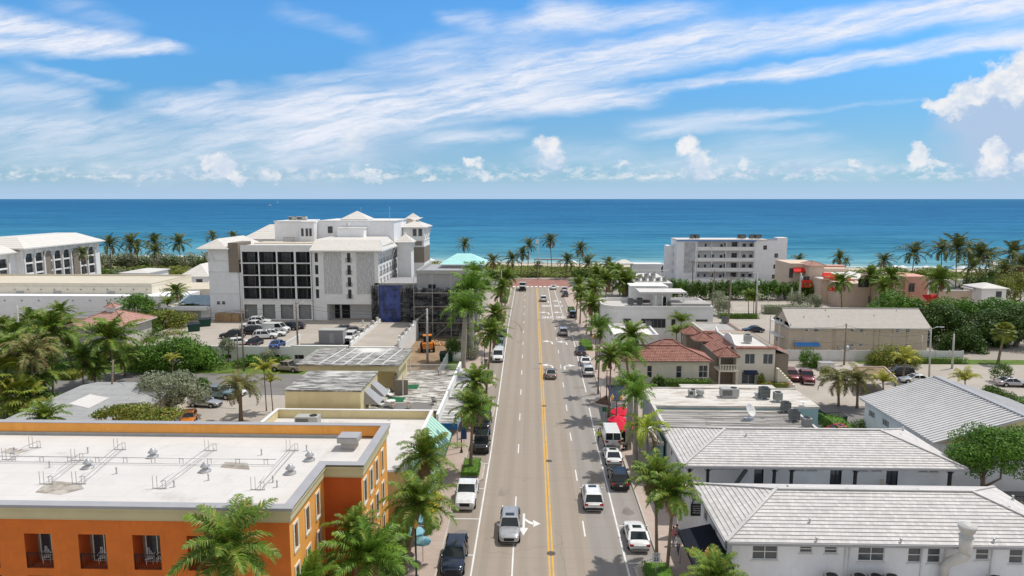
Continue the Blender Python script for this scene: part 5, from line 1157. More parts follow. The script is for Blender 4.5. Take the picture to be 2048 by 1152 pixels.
for fi,z in enumerate(floors):
 for k,(fx,w_,h_,cl) in enumerate(((.04,.7,1.0,1),(.16,.7,1.0,1),(.27,1.1,1.1,1),(.43,.9,1.9,1),(.50,.7,1.3,1),(.63,1.9,1.6,2),(.82,1.1,1.1,1),(.94,1.0,1.1,1))):
  x=gx0+fx*(gx1-gx0)
  if fi==0 and k in (0,2):continue
  z0=z+1.2 if k!=3 else z+.1
  window(s,(x,yf+2.2,0),(1,0,0),0,w_,z0,z0+h_ if k!=3 else z+2.1,d=-.01,cols=cl,rows=1 if k==3 else 2,fm=M['taupe'],name='door' if k==3 else 'window')
for k,px in enumerate((1383,1389,1395,1480,1484,1489,1502,1509,1515,1521)):
 X_,Z_=on(px,475,242.5);condenser('dark air conditioner on the apartment block roof, %s from the left'%ORD[k],X_,242.5+(k%2),zt+.35,1.35,True,'air conditioners on the apartment block')
b=MB();b.box(gx0-4,gx1,yf-3.0,yf-2.6,0,zA(556));tag(b.build('front_wall',M['coolwhite'],None),'low white wall in front of the apartment block galleries','wall')
# ============== TAN RESTAURANT
s=thing('tan_restaurant','tan and pink restaurant with red awnings and a white roof near the beach','restaurant',(95,200,0))
def blk(px0,px1,pyt,y,yb,m,nm='wall',zt=None):
 x0=on(px0,550,y)[0];x1=on(px1,550,y)[0];z=on((px0+px1)/2,pyt,y)[1] if zt is None else zt
 b=MB();b.box(x0,x1,y,yb,0,z);b.build(nm,M[m],s);return x0,x1,z
A=blk(1580,1640,527,209,222,'tan');B_=blk(1618,1648,531,205,212,'tan','tower')
C_=blk(1642,1772,547,199,226,'tan','wall',6.9)
D_=blk(1760,1812,553,188,198.9,'tan','wall');E_=blk(1812,1858,553,187,198,'pink','wall');blk(1680,1765,567,192,198.95,'tan')
hip_roof(s,B_[0]-.4,B_[1]+.4,204.6,212.4,B_[2],B_[2]+1.0,None,5,.05,M['terrapale'],M['tan'],'tower_roof','y')
b=MB();b.box(C_[0]+.3,C_[1]-.3,199.3,225.7,6.901,7.02);b.build('roof',M['roofwhite'],s)
b=MB();b.box(C_[0],C_[1],225.71,226.2,6.5,8.0).box(C_[0]+6,C_[1]-2,218,222,7.02,8.1).box(C_[1]-9,C_[1]-1,222.5,225.6,7.03,8.6,1);b.build('parapet',[M['tan'],M['pink']],s)
b=MB();b.box(D_[0]+.2,E_[1]-.2,189,197.8,D_[2]+.003,D_[2]+.12);b.build('roof',M['roofgrey'],s)
def front_awning(x0,x1,y,z0,z1,dp,m='redcanvas',nm='awning'):
 b=MB();b.face([(x0-.2,y-dp,z0),(x1+.2,y-dp,z0),(x1,y-.02,z1),(x0,y-.02,z1)]);b.face([(x0-.2,y-dp,z0-.3),(x1+.2,y-dp,z0-.3),(x1+.2,y-dp,z0),(x0-.2,y-dp,z0)])
 b.face([(x0,y-.02,z0),(x0-.2,y-dp,z0),(x0,y-.02,z1)]);b.face([(x1+.2,y-dp,z0),(x1,y-.02,z0),(x1,y-.02,z1)])
 o=b.build(nm,M[m],s);o.modifiers.new('cloth','SOLIDIFY').thickness=.05
for px0,px1,py0,py1,y in ((1589,1607,543,537,209),(1604,1622,573,562,204.8),(1648,1662,555,547,199),(1661,1673,558,550,199),(1673,1684,559,553,199),(1690,1700,563,558,199),(1660,1671,580,575,196)):
 x0,z0=on(px0,py0,y-1.3);x1,z1=on(px1,py1,y);front_awning(x0,x1,y,z0,z1+.3,1.4)
for px,py,w,h in ((1582,546,1.2,3.0),(1612,560,2,2.2),(1727,566,3.0,2.4),(1742,600,1.6,2.2),(1823,575,1.6,2.4)):
 y=209 if px<1600 else 205 if px<1640 else 192 if px<1760 else 187;X_,Z_=on(px,py,y);window(s,(X_-w/2,y,0),(1,0,0),0,w,max(.2,Z_-h/2),Z_+h/2,d=-.02,cols=2,rows=1,fm=M['taupe'])
t=thing('red_pavilion','crimson canvas pavilion at the entrance of the tan restaurant','pavilion',(98,183,0))
x0,y0=at(1706,613);hip_roof(t,x0-.5,x0+4.8,y0,y0+4.5,2.9,4.4,None,3,.02,M['redumb'],M['redumb'],'canopy','y',.5,False)
for dx in (0,4.3):
 for dy in (.3,4.2):b=MB();b.cyl(x0+dx,y0+dy,0,2.5,.07);b.build('post',M['whitetrim'],t)
x0,z0=on(1850,596,178);t=thing('red_curved_awning','red curved awning peeping over the dark hedge right of the tan restaurant','awning',(x0,178,0));b=MB();b.slope((x0,176,z0-1),(x0+3,176,z0-.6),(x0+3,178,z0+1),(x0-1,178,z0+.8),3,.03);b.box(x0,x0+3,177,178,0,z0-1.2);b.build('canopy',M['redcanvas'],t)
s=thing('tan_boundary_wall','long tan wall with a white top right of the restaurant','wall',(125,180,0));x0=on(1858,595,182)[0];x1=on(1960,595,182)[0];b=MB();b.box(x0,x1,182,182.3,0,on(1900,582,182)[1]);b.build('wall',M['tan'],s);b=MB();zz=on(1900,582,182)[1];b.box(x0,x1,181.9,182.4,zz+.002,zz+.2);b.build('wall_cap',M['whitetrim'],s)
def hut(label,px0,px1,pye,pyr,y,dp,wall='white',name='beach_hut',cat='hut',posts=False,roof='metalwhite',zb=0):
 x0,ze=on(px0,pye,y);x1,_=on(px1,pye,y);zr=on((px0+px1)/2,pyr,y+dp/2)[1]
 t=thing(name,label,cat,((x0+x1)/2,y+dp/2,zb))
 hip_roof(t,x0,x1,y,y+dp,ze,max(zr,ze+.4),None if dp<=(x1-x0)+1e-6 else (x1-x0)/2,6,.02,M[roof],M['whitetrim'],along='x' if (x1-x0)>=dp else 'y',cap=False)
 if posts:
  for xx in (x0+.4,x1-.4):
   for q in (y+.4,y+dp-.4):b=MB();b.cyl(xx,q,zb,ze-.18,.12);b.build('post',M['whitetrim'],t)
 else:
  b=MB();b.box(x0+.5,x1-.5,y+.5,y+dp-.5,zb,ze-.18);b.build('wall',M[wall],t)
  b=MB();b.box(x0+.5+(x1-x0)*.5,x0+.5+(x1-x0)*.7,y+.44,y+.498,max(zb,ze-2.3),ze-.8);b.build('window',M['glass'],t)
 return t
hut('white hip roofed cottage behind the dark trees on the right',1963,2020,577,565,178,8)
hut('small white gable shed left of the white cottage on the right',1945,1975,578,569,181,5)
hut('white roofed beach pavilion among palms at the far right',1996,2024,530,522,250,8,posts=True,name='beach_pavilion',cat='pavilion')
hut('white beach pavilion on posts left of the apartment block',1232,1267,527,519,255,5,posts=True,name='beach_pavilion',cat='pavilion')
t=thing('beach_terrace','long white terrace wall with arched end beside the apartment block','terrace',(46,256,0));x0=on(1266,530,256)[0];x1=on(1326,530,256)[0];z0=on(1300,536,256)[1];z1=on(1300,528,256)[1]
b=MB();b.box(x0,x1,256,262,0,z1);b.build('wall',M['whitetrim'],t);b=MB();b.tube([(x1+1.5,256,z0-.5),(x1+1.5,259,z0-.5)],2.2,20);b.build('arch',M['cream'],t)
t=thing('trellis_pergola','white trellis pergola on forked posts left of the apartment block','pergola',(45,225,0));y=225;x0,z0=on(1240,540,y);x1,_=on(1338,540,y);b=MB();b.box(x0,x1,y,y+.3,z0-.3,z0);b.build('beam',M['whitetrim'],t)
for px in (1263,1293,1322):x=on(px,540,y)[0];b=MB();b.bar((x,y+.15,0),(x,y+.15,z0-.3),.25);b.bar((x,y+.15,z0-1.6),(x-1,y+.15,z0-.31),.16);b.bar((x,y+.15,z0-1.6),(x+1,y+.15,z0-.31),.16);b.build('post',M['whitetrim'],t)
s=thing('kitchen_roof_building','low grey building with cluttered white roof equipment before the apartment block','building',(42,190,0));x0=on(1270,575,188)[0];x1=on(1345,575,188)[0];z0=on(1300,567,188)[1]
b=MB();b.box(x0,x1,188,214,0,z0);b.build('wall',M['coping'],s);b=MB();b.box(x0,x1,188.2,213.8,z0+.002,z0+.1);b.build('roof',M['roofwhite'],s)
for k in range(9):package_unit('pale rooftop machine on the low grey building, %s row, %s from the left'%(('front','back')[k//5],ORD[k%5]),x0+1.3+(k%5)*1.9,192+(k//5)*8,z0+.1,1.2,1.4,.9+.3*(k%3),'acgrey','rooftop machines on the low grey building')
# ============== HOTEL CAR PARK DECK
DZ=2.4
s=thing('parking_deck','raised pale concrete parking deck with a white retaining wall and dark openings','parking deck',(-50,122,0))
b=MB();b.sheet([(-78,123),(-36.2,123),(-36.2,155),(-78,155)],DZ);b.sheet([(-36.2,135),(-34,135),(-34,155),(-36.2,155)],DZ);b.sheet([(-33.98,124),(-25.0,124),(-25.0,149),(-33.98,149)],DZ+.3);b.build('deck',M['lot'],s)
holes=[(at_x-.9,at_x+.9,.45,1.3) for at_x in [3+4.55*k for k in range(9)]]
b=MB();b.wall((-78,122.6,0),(1,0,0),44.0,2.9,holes,.5,0,0,1);b.box(-78,-34.1,122.62,122.98,2.4,2.88).box(-34,-25,123.5,123.98,0,2.7);b.box(-34.0,-33.7,124,149,2.7,3.5);b.box(-25.0,-24.7,124,152,0,3.9)
b.build('wall',[M['white'],M['dark']],s)
b=MB();b.box(-44.6,-34.0,122.59,123.4,2.881,3.05);b.box(-45.8,-45.6,123,131,2.4,3.6);b.build('ramp_wall',M['whitetrim'],s)
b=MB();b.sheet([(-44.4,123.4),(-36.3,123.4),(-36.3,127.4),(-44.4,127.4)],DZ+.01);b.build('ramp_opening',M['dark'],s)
for k in range(7):b=MB();y=125+k*4;b.box(-25.1,-24.6,y,y+.5,3.9,4.5);b.build('wall_pier',M['whitetrim'],s)
for k in range(6):b=MB();y=126+k*4;b.box(-34.1,-33.6,y,y+.45,3.5,4.3);b.build('wall_pier',M['whitetrim'],s)
rail(s,(-33.85,133,3.5),(-33.85,148,3.5),.7,.3,M['black'],'railing')
rail(s,(-24.85,126,3.9),(-24.85,138,3.9),.7,.3,M['black'],'railing')
s=thing('site_office_container','grey corrugated container on the parking deck by the ramp','container',(-39.5,131,DZ))
x0,_=at(638,688,DZ);x1,_=at(687,688,DZ);yy0=at(640,688,DZ)[1]
b=MB();b.box(x0,x1,yy0,yy0+2.6,DZ,DZ+2.6)
for k in range(24):x=x0+.05+(x1-x0-.1)*k/23;b.box(x-.05,x+.05,yy0-.05,yy0-.002,DZ+.1,DZ+2.5)
b.build('body',M['coping'],s);b=MB();b.box(x0+2.1,x0+3.0,yy0-.08,yy0-.052,DZ+.1,DZ+2.1);b.build('door',M['acgrey'],s);b=MB();b.box(x0-.05,x1+.05,yy0-.06,yy0+2.65,DZ+2.602,DZ+2.7);b.build('roof',M['acgrey'],s)
# ============== BIG WHITE HOTEL
s=thing('seaside_hotel','large white seaside hotel with dark balconies and white metal roofs','hotel',(-54,170,2))
Z0=1.6;Y0=153.0
def wl(x0,x1,y,z0,z1,holes=(),nm='wall',m='white',d=.25,mb=None):
 b=MB();b.wall((x0,y,z0),(1,0,0),x1-x0,z1-z0,holes,d,0,0,mb);return b.build(nm,M[m],s)
b=MB();b.box(-73.9,-67.0,Y0,170,Z0,18.6).box(-66.9,-66.2,Y0+.1,168,Z0,13.3);b.build('tower_wall',M['coolwhite'],s)
b=MB();b.box(-69.0,-66.7,Y0-.35,160,13.4,20.1);b.build('taupe_panel',M['taupe'],s)
for z in (15.9,13.4,8.4):b=MB();b.box(-73.95,-67.0,Y0-.1,Y0-.004,z,z+.15);b.build('string_course',M['whitetrim'],s)
for x in (-72.4,-71.2):window(s,(x,Y0,Z0),(1,0,0),0,.8,4.3,5.1,d=-.02)
hip_roof(s,-76.0,-68.7,Y0-1.2,172,18.8,20.9,2.9,8,.03,M['metalwhite'],M['whitetrim'],'metal_roof','y',cap=False)
for k in range(4):
 b=MB();y=Y0+.4+k*3;b.bar((-73.9,y,15.8),(-75.6,y,18.6),.14,.14);b.build('eave_bracket',M['whitetrim'],s)
for k in range(2):b=MB();x=-73.6+k*1.2;b.bar((x,Y0-.05,15.9),(x-.5,Y0-1.0,18.6),.16);b.build('eave_bracket',M['whitetrim'],s)
cols=((-65.85,-62.25),(-61.95,-58.1),(-57.75,-54.0),(-53.55,-50.35));rows=((15.65,18.1),(12.85,15.35),(10.15,12.65),(7.3,9.85))
bx0,bx1=-66.2,-50.1
holes=[(a-bx0,c-bx0,e-Z0,f-Z0,1.5) for a,c in cols for e,f in rows]+[(a-bx0,c-bx0,1.1,4.4,.5) for a,c in ((-65.9,-62.95),(-61.7,-58.8),(-57.5,-54.6),(-53.35,-50.45))]
b=MB();b.wall((bx0,Y0-.3,Z0),(1,0,0),bx1-bx0,19.6-Z0,holes,1.5,0,1);b.box(bx0,bx1,Y0+1.6,170,Z0,19.3);b.build('balcony_block',[M['white'],M['acdark']],s)
b=MB();b.box(bx0+.2,bx1+16,Y0+1.7,168,19.301,19.42);b.build('roof',M['roofwhite'],s)
for a,c in cols:
 for e,f in rows:
  b=MB();b.box(a,c,Y0+1.12,Y0+1.18,e,f);w=b.build('balcony_glazing',M['glass'],s)
  b=MB()
  for q in (.28,.52,.62):x=a+(c-a)*q;b.box(x-.05,x+.05,Y0+1.05,Y0+1.115,e,f)
  b.box(a,a+(c-a)*.5,Y0+.9,Y0+1.11,f-.35,f);b.build('frame',M['acdark'],w)
  rail(s,(a+.02,Y0-.26,e),(c-.02,Y0-.26,e),1.0,.3,M['black'],'balcony_railing',.05)
  b=MB();b.box(c-.95,c-.8,Y0-.2,Y0+1.1,e,f);b.build('divider',M['acdark'],s)
for e,f in rows:b=MB();b.box(bx0-.2,bx1+.05,Y0-.5,Y0-.303,e-.22,e-.02);b.build('balcony_slab',M['whitetrim'],s)
for a,c in ((-65.9,-62.95),(-61.7,-58.8),(-57.5,-54.6),(-53.35,-50.45)):
 b=MB();b.box(a,c,Y0+.15,Y0+.2,Z0+1.1,Z0+4.4);w=b.build('shutter',mat('grey_roller_shutter',(.27,.27,.26),.7),s)
 b=MB()
 for k in range(6):b.box(a,c,Y0+.12,Y0+.149,Z0+1.2+k*.55,Z0+1.24+k*.55)
 b.build('slat',M['acgrey'],w)
rx0,rx1=-50.1,-34.9
ww=[(a-rx0,c-rx0,e-Z0,f-Z0,.25) for a,c in ((-49.35,-48.6),(-41.95,-41.15)) for e,f in ((15.75,17.85),(12.95,15.05),(10.2,12.3),(7.45,9.5))]
gar=(-46.9-rx0,-36.45-rx0,.4,6.1-Z0,5.0)
b=MB();b.wall((rx0,Y0,Z0),(1,0,0),rx1-rx0,18.5-Z0,ww+[gar],.25,0,0);b.box(rx0,-47.2,Y0+.5,168,Z0,6.1).box(rx0,rx1-.3,Y0+.5,168,6.2,18.4).box(-36.3,rx1-.02,Y0+.5,168,Z0,6.1).box(-46.9,-36.5,Y0+5.1,Y0+5.4,Z0,6.1);b.build('wall',M['white'],s)
for h in ww:window(s,(rx0,Y0,Z0),(1,0,0),*h[:4],d=.25,cols=1,rows=3,fm=M['black'])
for e in (15.75,12.95,10.2,7.45):rail(s,(-42.2,Y0-.3,e-.1),(-40.9,Y0-.3,e-.1),.95,.2,M['black'],'balcony_railing',.05)
for a,c in ((-47.3,-43.3),(-39.85,-35.8)):
 m=bpy.data.materials.get('carved_relief')
 if not m:
  m=bpy.data.materials.new('carved_relief');g_nt,N,L,P=nodes(m)
  vv_=N.new('ShaderNodeTexWave');vv_.inputs['Scale'].default_value=.9;vv_.inputs['Distortion'].default_value=9;vv_.inputs['Detail'].default_value=3;vv_.inputs['Detail Scale'].default_value=1.2;L.new(world_pos(g_nt),vv_.inputs[0])
  L.new(mix_rgb(g_nt,(.60,.60,.60),(.78,.78,.77),vv_.outputs[1]),P.inputs['Base Color']);P.inputs['Roughness'].default_value=.8;L.new(bump_n(g_nt,vv_.outputs[1],.8,.2),P.inputs['Normal'])
 b=MB();b.box(a,c,Y0-.1,Y0-.003,8.5,17.9);b.build('relief_panel',m,s)
for x,w_ in ((-46.6,1.2),(-44.9,1.9),(-37.6,1.2)):b=MB();b.box(x,x+w_,Y0+5.02,Y0+5.098,Z0+.4,Z0+3.6);b.build('garage_door',M['dark'],s)
b=MB()
b.slope((rx0-.1,Y0-1.3,18.45),(-33.6,Y0-1.3,18.45),(-35.2,Y0+3.4,20.75),(rx0+.2,Y0+3.4,20.75),10,.03)
b.slope((-33.6,Y0-1.3,18.45),(-33.6,176,18.45),(-36.2,174,20.75),(-35.2,Y0+3.4,20.75),10,.03)
b.box(rx0-.1,-33.6,Y0-1.3,176,18.2,18.44,1)
b.face([(rx0+.2,Y0+3.4,20.74),(-35.2,Y0+3.4,20.74),(-36.2,174,20.74),(rx0+.2,174,20.74)]);b.build('metal_roof',[M['metalwhite'],M['whitetrim']],s)
for k in range(27):x=rx0+.3+k*.6;b=MB();b.bar((x,Y0-1.28,18.55),(x+(-35.4-x)*.03 if x>-40 else x,Y0+3.3,20.82),.06,.06);b.build('roof_seam',M['whitetrim'],s)
sh=[]
for k in range(11):
 for z in (15.2,12.4,9.6,6.8):sh.append((1.5+k*3.5,3.9+k*3.5,z-Z0,z+2.2-Z0,.9))
b=MB();b.wall((rx1,Y0,Z0),(0,1,0),41,18.3-Z0,sh,.9,0,0,1);b.build('south_wall',[M['white'],M['glass']],s)
for k in range(12):b=MB();y=Y0+.7+k*3.5;b.bar((rx1+.05,y,15.2),(rx1+1.2,y,18.3),.2);b.build('eave_bracket',M['whitetrim'],s)
for k in range(11):
 for z in (15.2,12.4,9.6,6.8):rail(s,(rx1+.05,Y0+1.5+k*3.5,z),(rx1+.05,Y0+3.9+k*3.5,z),1.0,.6,M['black'],'side_railing',.06)
b=MB();b.box(-62,-35.2,176,196,Z0,18.3);b.build('rear_wing',M['white'],s)
b=MB();b.box(-63.9,-57.0,168,182,19.4,24.3).box(-56.98,-53.4,166,182,19.4,24.2).box(-53.38,-34.4,169,186,19.4,24.4).box(-47.5,-41.0,165.2,169,19.4,22.8);b.build('upper_wall',M['coolwhite'],s)
b=MB();b.box(-64.1,-56.9,167.8,182.2,24.302,24.55).box(-57.0,-53.3,165.8,167.78,24.21,24.5).box(-53.4,-34.2,168.8,186.2,24.402,24.65).box(-47.7,-40.8,165,168.78,22.802,23.0);b.build('upper_parapet',M['whitetrim'],s)
for x in (-56.6,-55.5,-54.6):window(s,(x,166,0),(1,0,0),0,.6,20.9,22.8,d=-.02,rows=1,fm=M['taupe'])
window(s,(-50.9,169,0),(1,0,0),0,1.2,21.5,23.2,d=-.02,rows=2,fm=M['taupe'])
b=MB();b.slope((-76,176,19.6),(-63,176,19.6),(-65,182,23.2),(-70.5,182,23.2),8,.03).box(-76,-63,176,190,16,19.59);b.build('north_roof',[M['metalwhite'],M['white']],s)
b=MB();b.box(-66,-34.5,160,167,19.43,19.6);b.build('lower_roof',M['roofcream'],s)
rail(s,(-60,163,19.6),(-57.2,163,19.6),1.2,.15,M['taupe'],'roof_screen',.06)
def pyr(x0,x1,y0,y1,ze,zr,nm='tower_roof'):hip_roof(s,x0,x1,y0,y1,ze,zr,None,6,.03,M['metalwhite'],M['whitetrim'],nm,cap=False)
pyr(-48.6,-41.6,172,179,24.9,26.9)
tx0,tx1=-35.2,-27.9
b=MB();b.box(tx0+.9,tx1-.8,180,190,Z0,22.5);b.build('tower_wall',M['white'],s);pyr(tx0,tx1,179,190.5,22.6,25.0)
b=MB();b.box(tx0+.85,tx1-.75,179.9,189.9,13.2,17.3);b.build('taupe_band',M['taupe'],s)
b=MB();b.box(tx0+.8,tx1-.7,179.8,190.1,17.31,17.7).box(tx0+.8,tx1-.7,179.8,190.1,18.9,19.1);b.build('string_course',M['whitetrim'],s)
for x in (-31.6,-30.1):window(s,(x,180,0),(1,0,0),0,1.0,20.2,22.1,d=-.03,rows=1,fm=M['taupe'])
for x in (-33.2,-31.0):b=MB();b.box(x,x+1.8,179.84,179.896,17.75,18.88);b.build('taupe_inset',M['taupe'],s)
for k in range(3):b=MB();b.bar((tx1-.75,180.5+k*4,19.2),(tx1-.1,180.5+k*4,22.4),.16);b.build('eave_bracket',M['whitetrim'],s)
xa,za=on(790,484,170);xb,zb=on(826,466,170);b=MB();b.box(xa+.5,xb-.6,170,174,Z0,za);b.build('cupola_wall',M['white'],s);pyr(xa,xb,169.3,174.6,za,zb,'cupola_roof')
for k in range(4):b=MB();b.bar((xb-.6,170.2+k*.9,za-2.5),(xb-.1,170.2+k*.9,za-.1),.14);b.build('eave_bracket',M['whitetrim'],s)
pyr(-36.6,-32.6,196,200,24.4,25.9,'cupola_roof')
b=MB();b.box(-36.2,-33.0,196.4,199.6,18,24.2);b.build('cupola_wall',M['tan'],s)
for x,z in ((-44.0,24.66),(-36.6,24.66)):b=MB();b.cyl(x,175,z,z+3.2,.04,.02,6);b.build('roof_antenna',M['steel'],s)
for k,(px,py,w_) in enumerate(((585,441,1.6),(604,440,2.4))):X_,Z_=on(px,py,174);package_unit('rooftop unit on the upper roof of the seaside hotel, '+('smaller left one' if k==0 else 'bigger right one'),X_,174,24.5,w_,1.6,.8)
X_,Z_=on(699,462,167);t=thing('satellite_dish','white dish on the middle roof of the seaside hotel','satellite dish',(X_,166.8,23.0));b=MB();b.tube([(X_,166.6,23.7),(X_-.1,166.3,23.75),(X_-.3,166.1,23.8)],[.1,.45,.7],14,cap=False);b.build('dish',M['whitetrim'],t);b=MB();b.cyl(X_,166.8,23.0,23.7,.06);b.build('mast',M['steel'],t)
s=thing('service_annex','low white service annex with a small blue metal roof beside the seaside hotel','annex',(-79,152,0))
b=MB();b.box(-84.5,-74.0,152.5,166,0,5.2).box(-83.0,-74.0,151,152.49,4.8,5.6);b.build('wall',M['white'],s);b=MB();b.slope((-82,154,5.9),(-74,154,5.9),(-74,158,7.4),(-82,158,7.4),4,.03).box(-83.0,-82,151,158,5.601,5.9,1);b.build('roof',[mat('slate_blue_metal',(.30,.40,.46),.5),M['roofcream']],s)
b=MB();b.box(-83,-76,152.42,152.497,DZ,4.6);b.build('gate',M['acgrey'],s)
t=thing('wooden_enclosure','tan wooden enclosure of boxed bins at the foot of the seaside hotel','enclosure',(-70,149,DZ));xa,ya=at(430,644,DZ);xb,_=at(480,644,DZ)
for k in range(3):b=MB();w_=(xb-xa)/3;b.box(xa+k*w_+.03,xa+(k+1)*w_-.03,ya,ya+2+.2*k,DZ,DZ+1.9-.1*k);b.build('panel',mat('tan_boards_%d'%k,(.36,.24,.13),.85,streak=((.25,.16,.09),.5)),t)
# ============== CONVENTION HALL and left wing
s=thing('convention_hall','long low cream hall with stepped blank walls at the left edge','hall',(-130,180,0))
ylo=at(100,640,0)[1]
x1=on(362,592,ylo)[0];zlo=on(180,592,ylo)[1]
b=MB();b.box(-230,x1,ylo,ylo+26,0,zlo);b.build('lower_wall',M['coolwhite'],s)
yup=ylo+4;x2=on(303,567,yup)[0];zup=on(150,567,yup)[1];yback=at(150,549,zup)[1]
b=MB();b.box(-240,x2,yup,yback,zlo+.01,zup-.7);b.build('upper_wall',M['cream'],s)
flat_roof(s,-240,x2,yup-.05,yback,zup-.35,.35,.3,M['cream'],M['roofcream'],M['roofcream'])
b=MB();b.box(-260,x1-2,ylo-5,ylo-4.7,0,1.6);b.build('low_wall',M['roofcream'],s)
b=MB();b.box(x2+.01,-74,yup+6,yback,0,zlo+.4);b.build('side_block',M['cream'],s);b=MB();b.box(x2+.2,-74.2,yup+5.9,yback-.2,zlo+.402,zlo+.5);b.build('side_roof',M['roofcream'],s)
for px in (40,115,222):X_,Z_=on(px,585,yup);b=MB();b.box(X_-1,X_+1,yup-.1,yup-.003,Z_-.3,Z_+.4);b.build('louvre',M['acgrey'],s)
for k in range(12):X_,Z_=on(30+33*k*.8,580,yup);b=MB();b.box(X_-.12,X_+.12,yup-.2,yup-.003,Z_,Z_+.25);b.build('wall_lamp',M['taupe'],s)
for k in range(8):X_,Z_=on(10+34*k,602,ylo);b=MB();b.box(X_-.12,X_+.12,ylo-.2,ylo-.003,Z_,Z_+.25);b.build('wall_lamp',M['taupe'],s)
s=thing('hotel_wing','white hotel wing with dark bays and pale hip roofs at the far left','hotel',(-158,210,0))
XW=-150.0
def wing(ya,yb,ze,x):
 hs=[]
 n=int((yb-ya-1.5)/4.1)
 for k in range(n):
  for z in (ze-4.4,ze-7.5,ze-10.6):hs.append((.95+k*4.1,4.15+k*4.1,z,z+2.6))
 b=MB();b.wall((x,ya,0),(0,1,0),yb-ya,ze,hs,.4,0,0,1);b.wall((x-16,ya,0),(1,0,0),16,ze);b.wall((x,yb,0),(-1,0,0),16,ze);b.build('wall',[M['white'],M['acdark']],s)
 for h in hs:
  w=window(s,(x,ya,0),(0,1,0),*h,d=.4,cols=2,rows=1,fm=M['taupe']);rail(s,(x-.1,ya+h[0],h[2]),(x-.1,ya+h[1],h[2]),1.0,.7,M['black'],'railing',.07)
 for k in range(n+1):
  b=MB();y=ya+.5+k*4.1;b.box(x+.002,x+.35,y-.25,y+.25,ze-11,ze-3);b.bar((x+.2,y,ze-3.2),(x+1.3,y,ze-.1),.3);b.build('pilaster',M['whitetrim'],s)
 b=MB()
 b.slope((x+1.6,ya-1.2,ze),(x+1.6,yb+1.2,ze),(x-5,yb-4,ze+3.0),(x-5,ya+5,ze+3.0),6,.03);b.slope((x-18,ya-1.2,ze),(x+1.6,ya-1.2,ze),(x-5,ya+5,ze+3.0),(x-12,ya+5,ze+3.0),6,.03);b.slope((x+1.6,yb+1.2,ze),(x-18,yb+1.2,ze),(x-12,yb-4,ze+3.0),(x-5,yb-4,ze+3.0),6,.03)
 b.face([(x-5,ya+5,ze+2.99),(x-5,yb-4,ze+2.99),(x-12,yb-4,ze+2.99),(x-12,ya+5,ze+2.99)]);b.box(x-18,x+1.6,ya-1.2,yb+1.2,ze-.3,ze-.01,1)
 b.build('roof',[M['metalwhite'],M['whitetrim']],s)
wing(196,232,15.6,XW);wing(176,196,14.6,XW+1.0-3)
for y in (204.6,218.0):b=MB();b.box(XW-.2,XW+.25,y,y+2.9,3,14);b.build('taupe_panel',M['taupe'],s)
hut('white pyramid roofed pavilion between the hall and the seaside hotel',356,418,553,525,196,18,name='pool_pavilion',cat='pavilion')
hut('low white hip roof just visible behind the long cream hall',236,295,546,537,214,14,name='pool_pavilion',cat='pavilion')
s=thing('pink_roof_house','beige two storey house with a faded pink tile roof and cupola among palms','house',(-72,130,0))
yw=at(165,720,0)[1];x0=on(147,655,yw+1)[0];zE=on(160,651,yw)[1]
b=MB();b.wall((x0+.8,yw,0),(1,0,0),9.6,zE,[(5.8,6.8,.2,2.4),(7.6,8.8,1,2.6)],.15);b.wall((x0+10.4,yw,0),(0,1,0),9,zE);b.wall((x0+10.4,yw+9,0),(-1,0,0),9.6,zE);b.wall((x0+.8,yw+9,0),(0,-1,0),9,zE);b.build('wall',mat('greyish_beige_stucco',(.56,.52,.45),.85),s)
b=MB();b.tube([(x0+3.2,yw-.06,zE-1.7),(x0+3.2,yw-.003,zE-1.7)],.55,16);b.build('round_window',M['taupe'],s)
for h in ((5.8,6.8,.2,2.4),(7.6,8.8,1,2.6)):window(s,(x0+.8,yw,0),(1,0,0),*h,d=.15)
hip_roof(s,x0,x0+11.2,yw-.8,yw+9.8,zE,zE+2.3,5.0,10,.05,M['terrapale'],M['whitetrim'])
xc=x0+5.6;b=MB();b.box(xc-.8,xc+.8,yw+3.7,yw+5.3,zE+1.6,zE+2.9);b.build('cupola',M['white'],s);hip_roof(s,xc-1.1,xc+1.1,yw+3.4,yw+5.6,zE+2.9,zE+3.6,None,3,.04,M['terrapale'],M['whitetrim'],'cupola_roof')
t=thing('white_board_fence','white fence running between the garden and the parking deck','fence',(-76,133,0));xa,ya=at(320,678,1.2);xb,yb_=at(372,655,1.2);b=MB();b.bar((xa,ya,1.2),(xb,yb_,1.2),.08,2.4);b.build('board_panel',M['whitetrim'],t)
s=thing('grey_roof_bungalow','low bungalow with a pale grey metal roof and white patch behind the orange hotel','bungalow',(-60,78,0))
xa,ya=at(195,772,4.0);xb,yb_=at(275,772,4.0)
b=MB();b.slope((-64,66.5,3.2),(-50.0,66.5,3.2),(-51.2,ya-1,4.4),(-62.3,ya-1,4.4),12,.015);b.face([(-62.3,ya-1,4.4),(-51.2,ya-1,4.4),(-50,ya+5,3.2),(-64,ya+5,3.2)]);b.box(-64,-50,66.5,ya+5,3.0,3.19);b.face([(-50,66.5,3.19),(-50,ya+5,3.19),(-51.2,ya-1,4.4)])
rf=b.build('roof',mat('pale_grey_metal',(.36,.36,.355),.6,var=.1),s)
b=MB();q=lambda px,py:(*at(px,py,3.9),0)
pts=[at(138,812,3.75),at(178,821,3.7),at(219,799,3.95),at(180,792,4.0)];zs=lambda y:3.2+(y-66.5)*1.2/(ya-67.5)+.04
b.face([(x,y,zs(y)) for x,y in pts]);b.build('white_patch',M['roofwhite'],rf);b=MB();b.box(-63.5,-50.5,67,ya+4.5,0,2.99);b.build('wall',M['cream'],s)
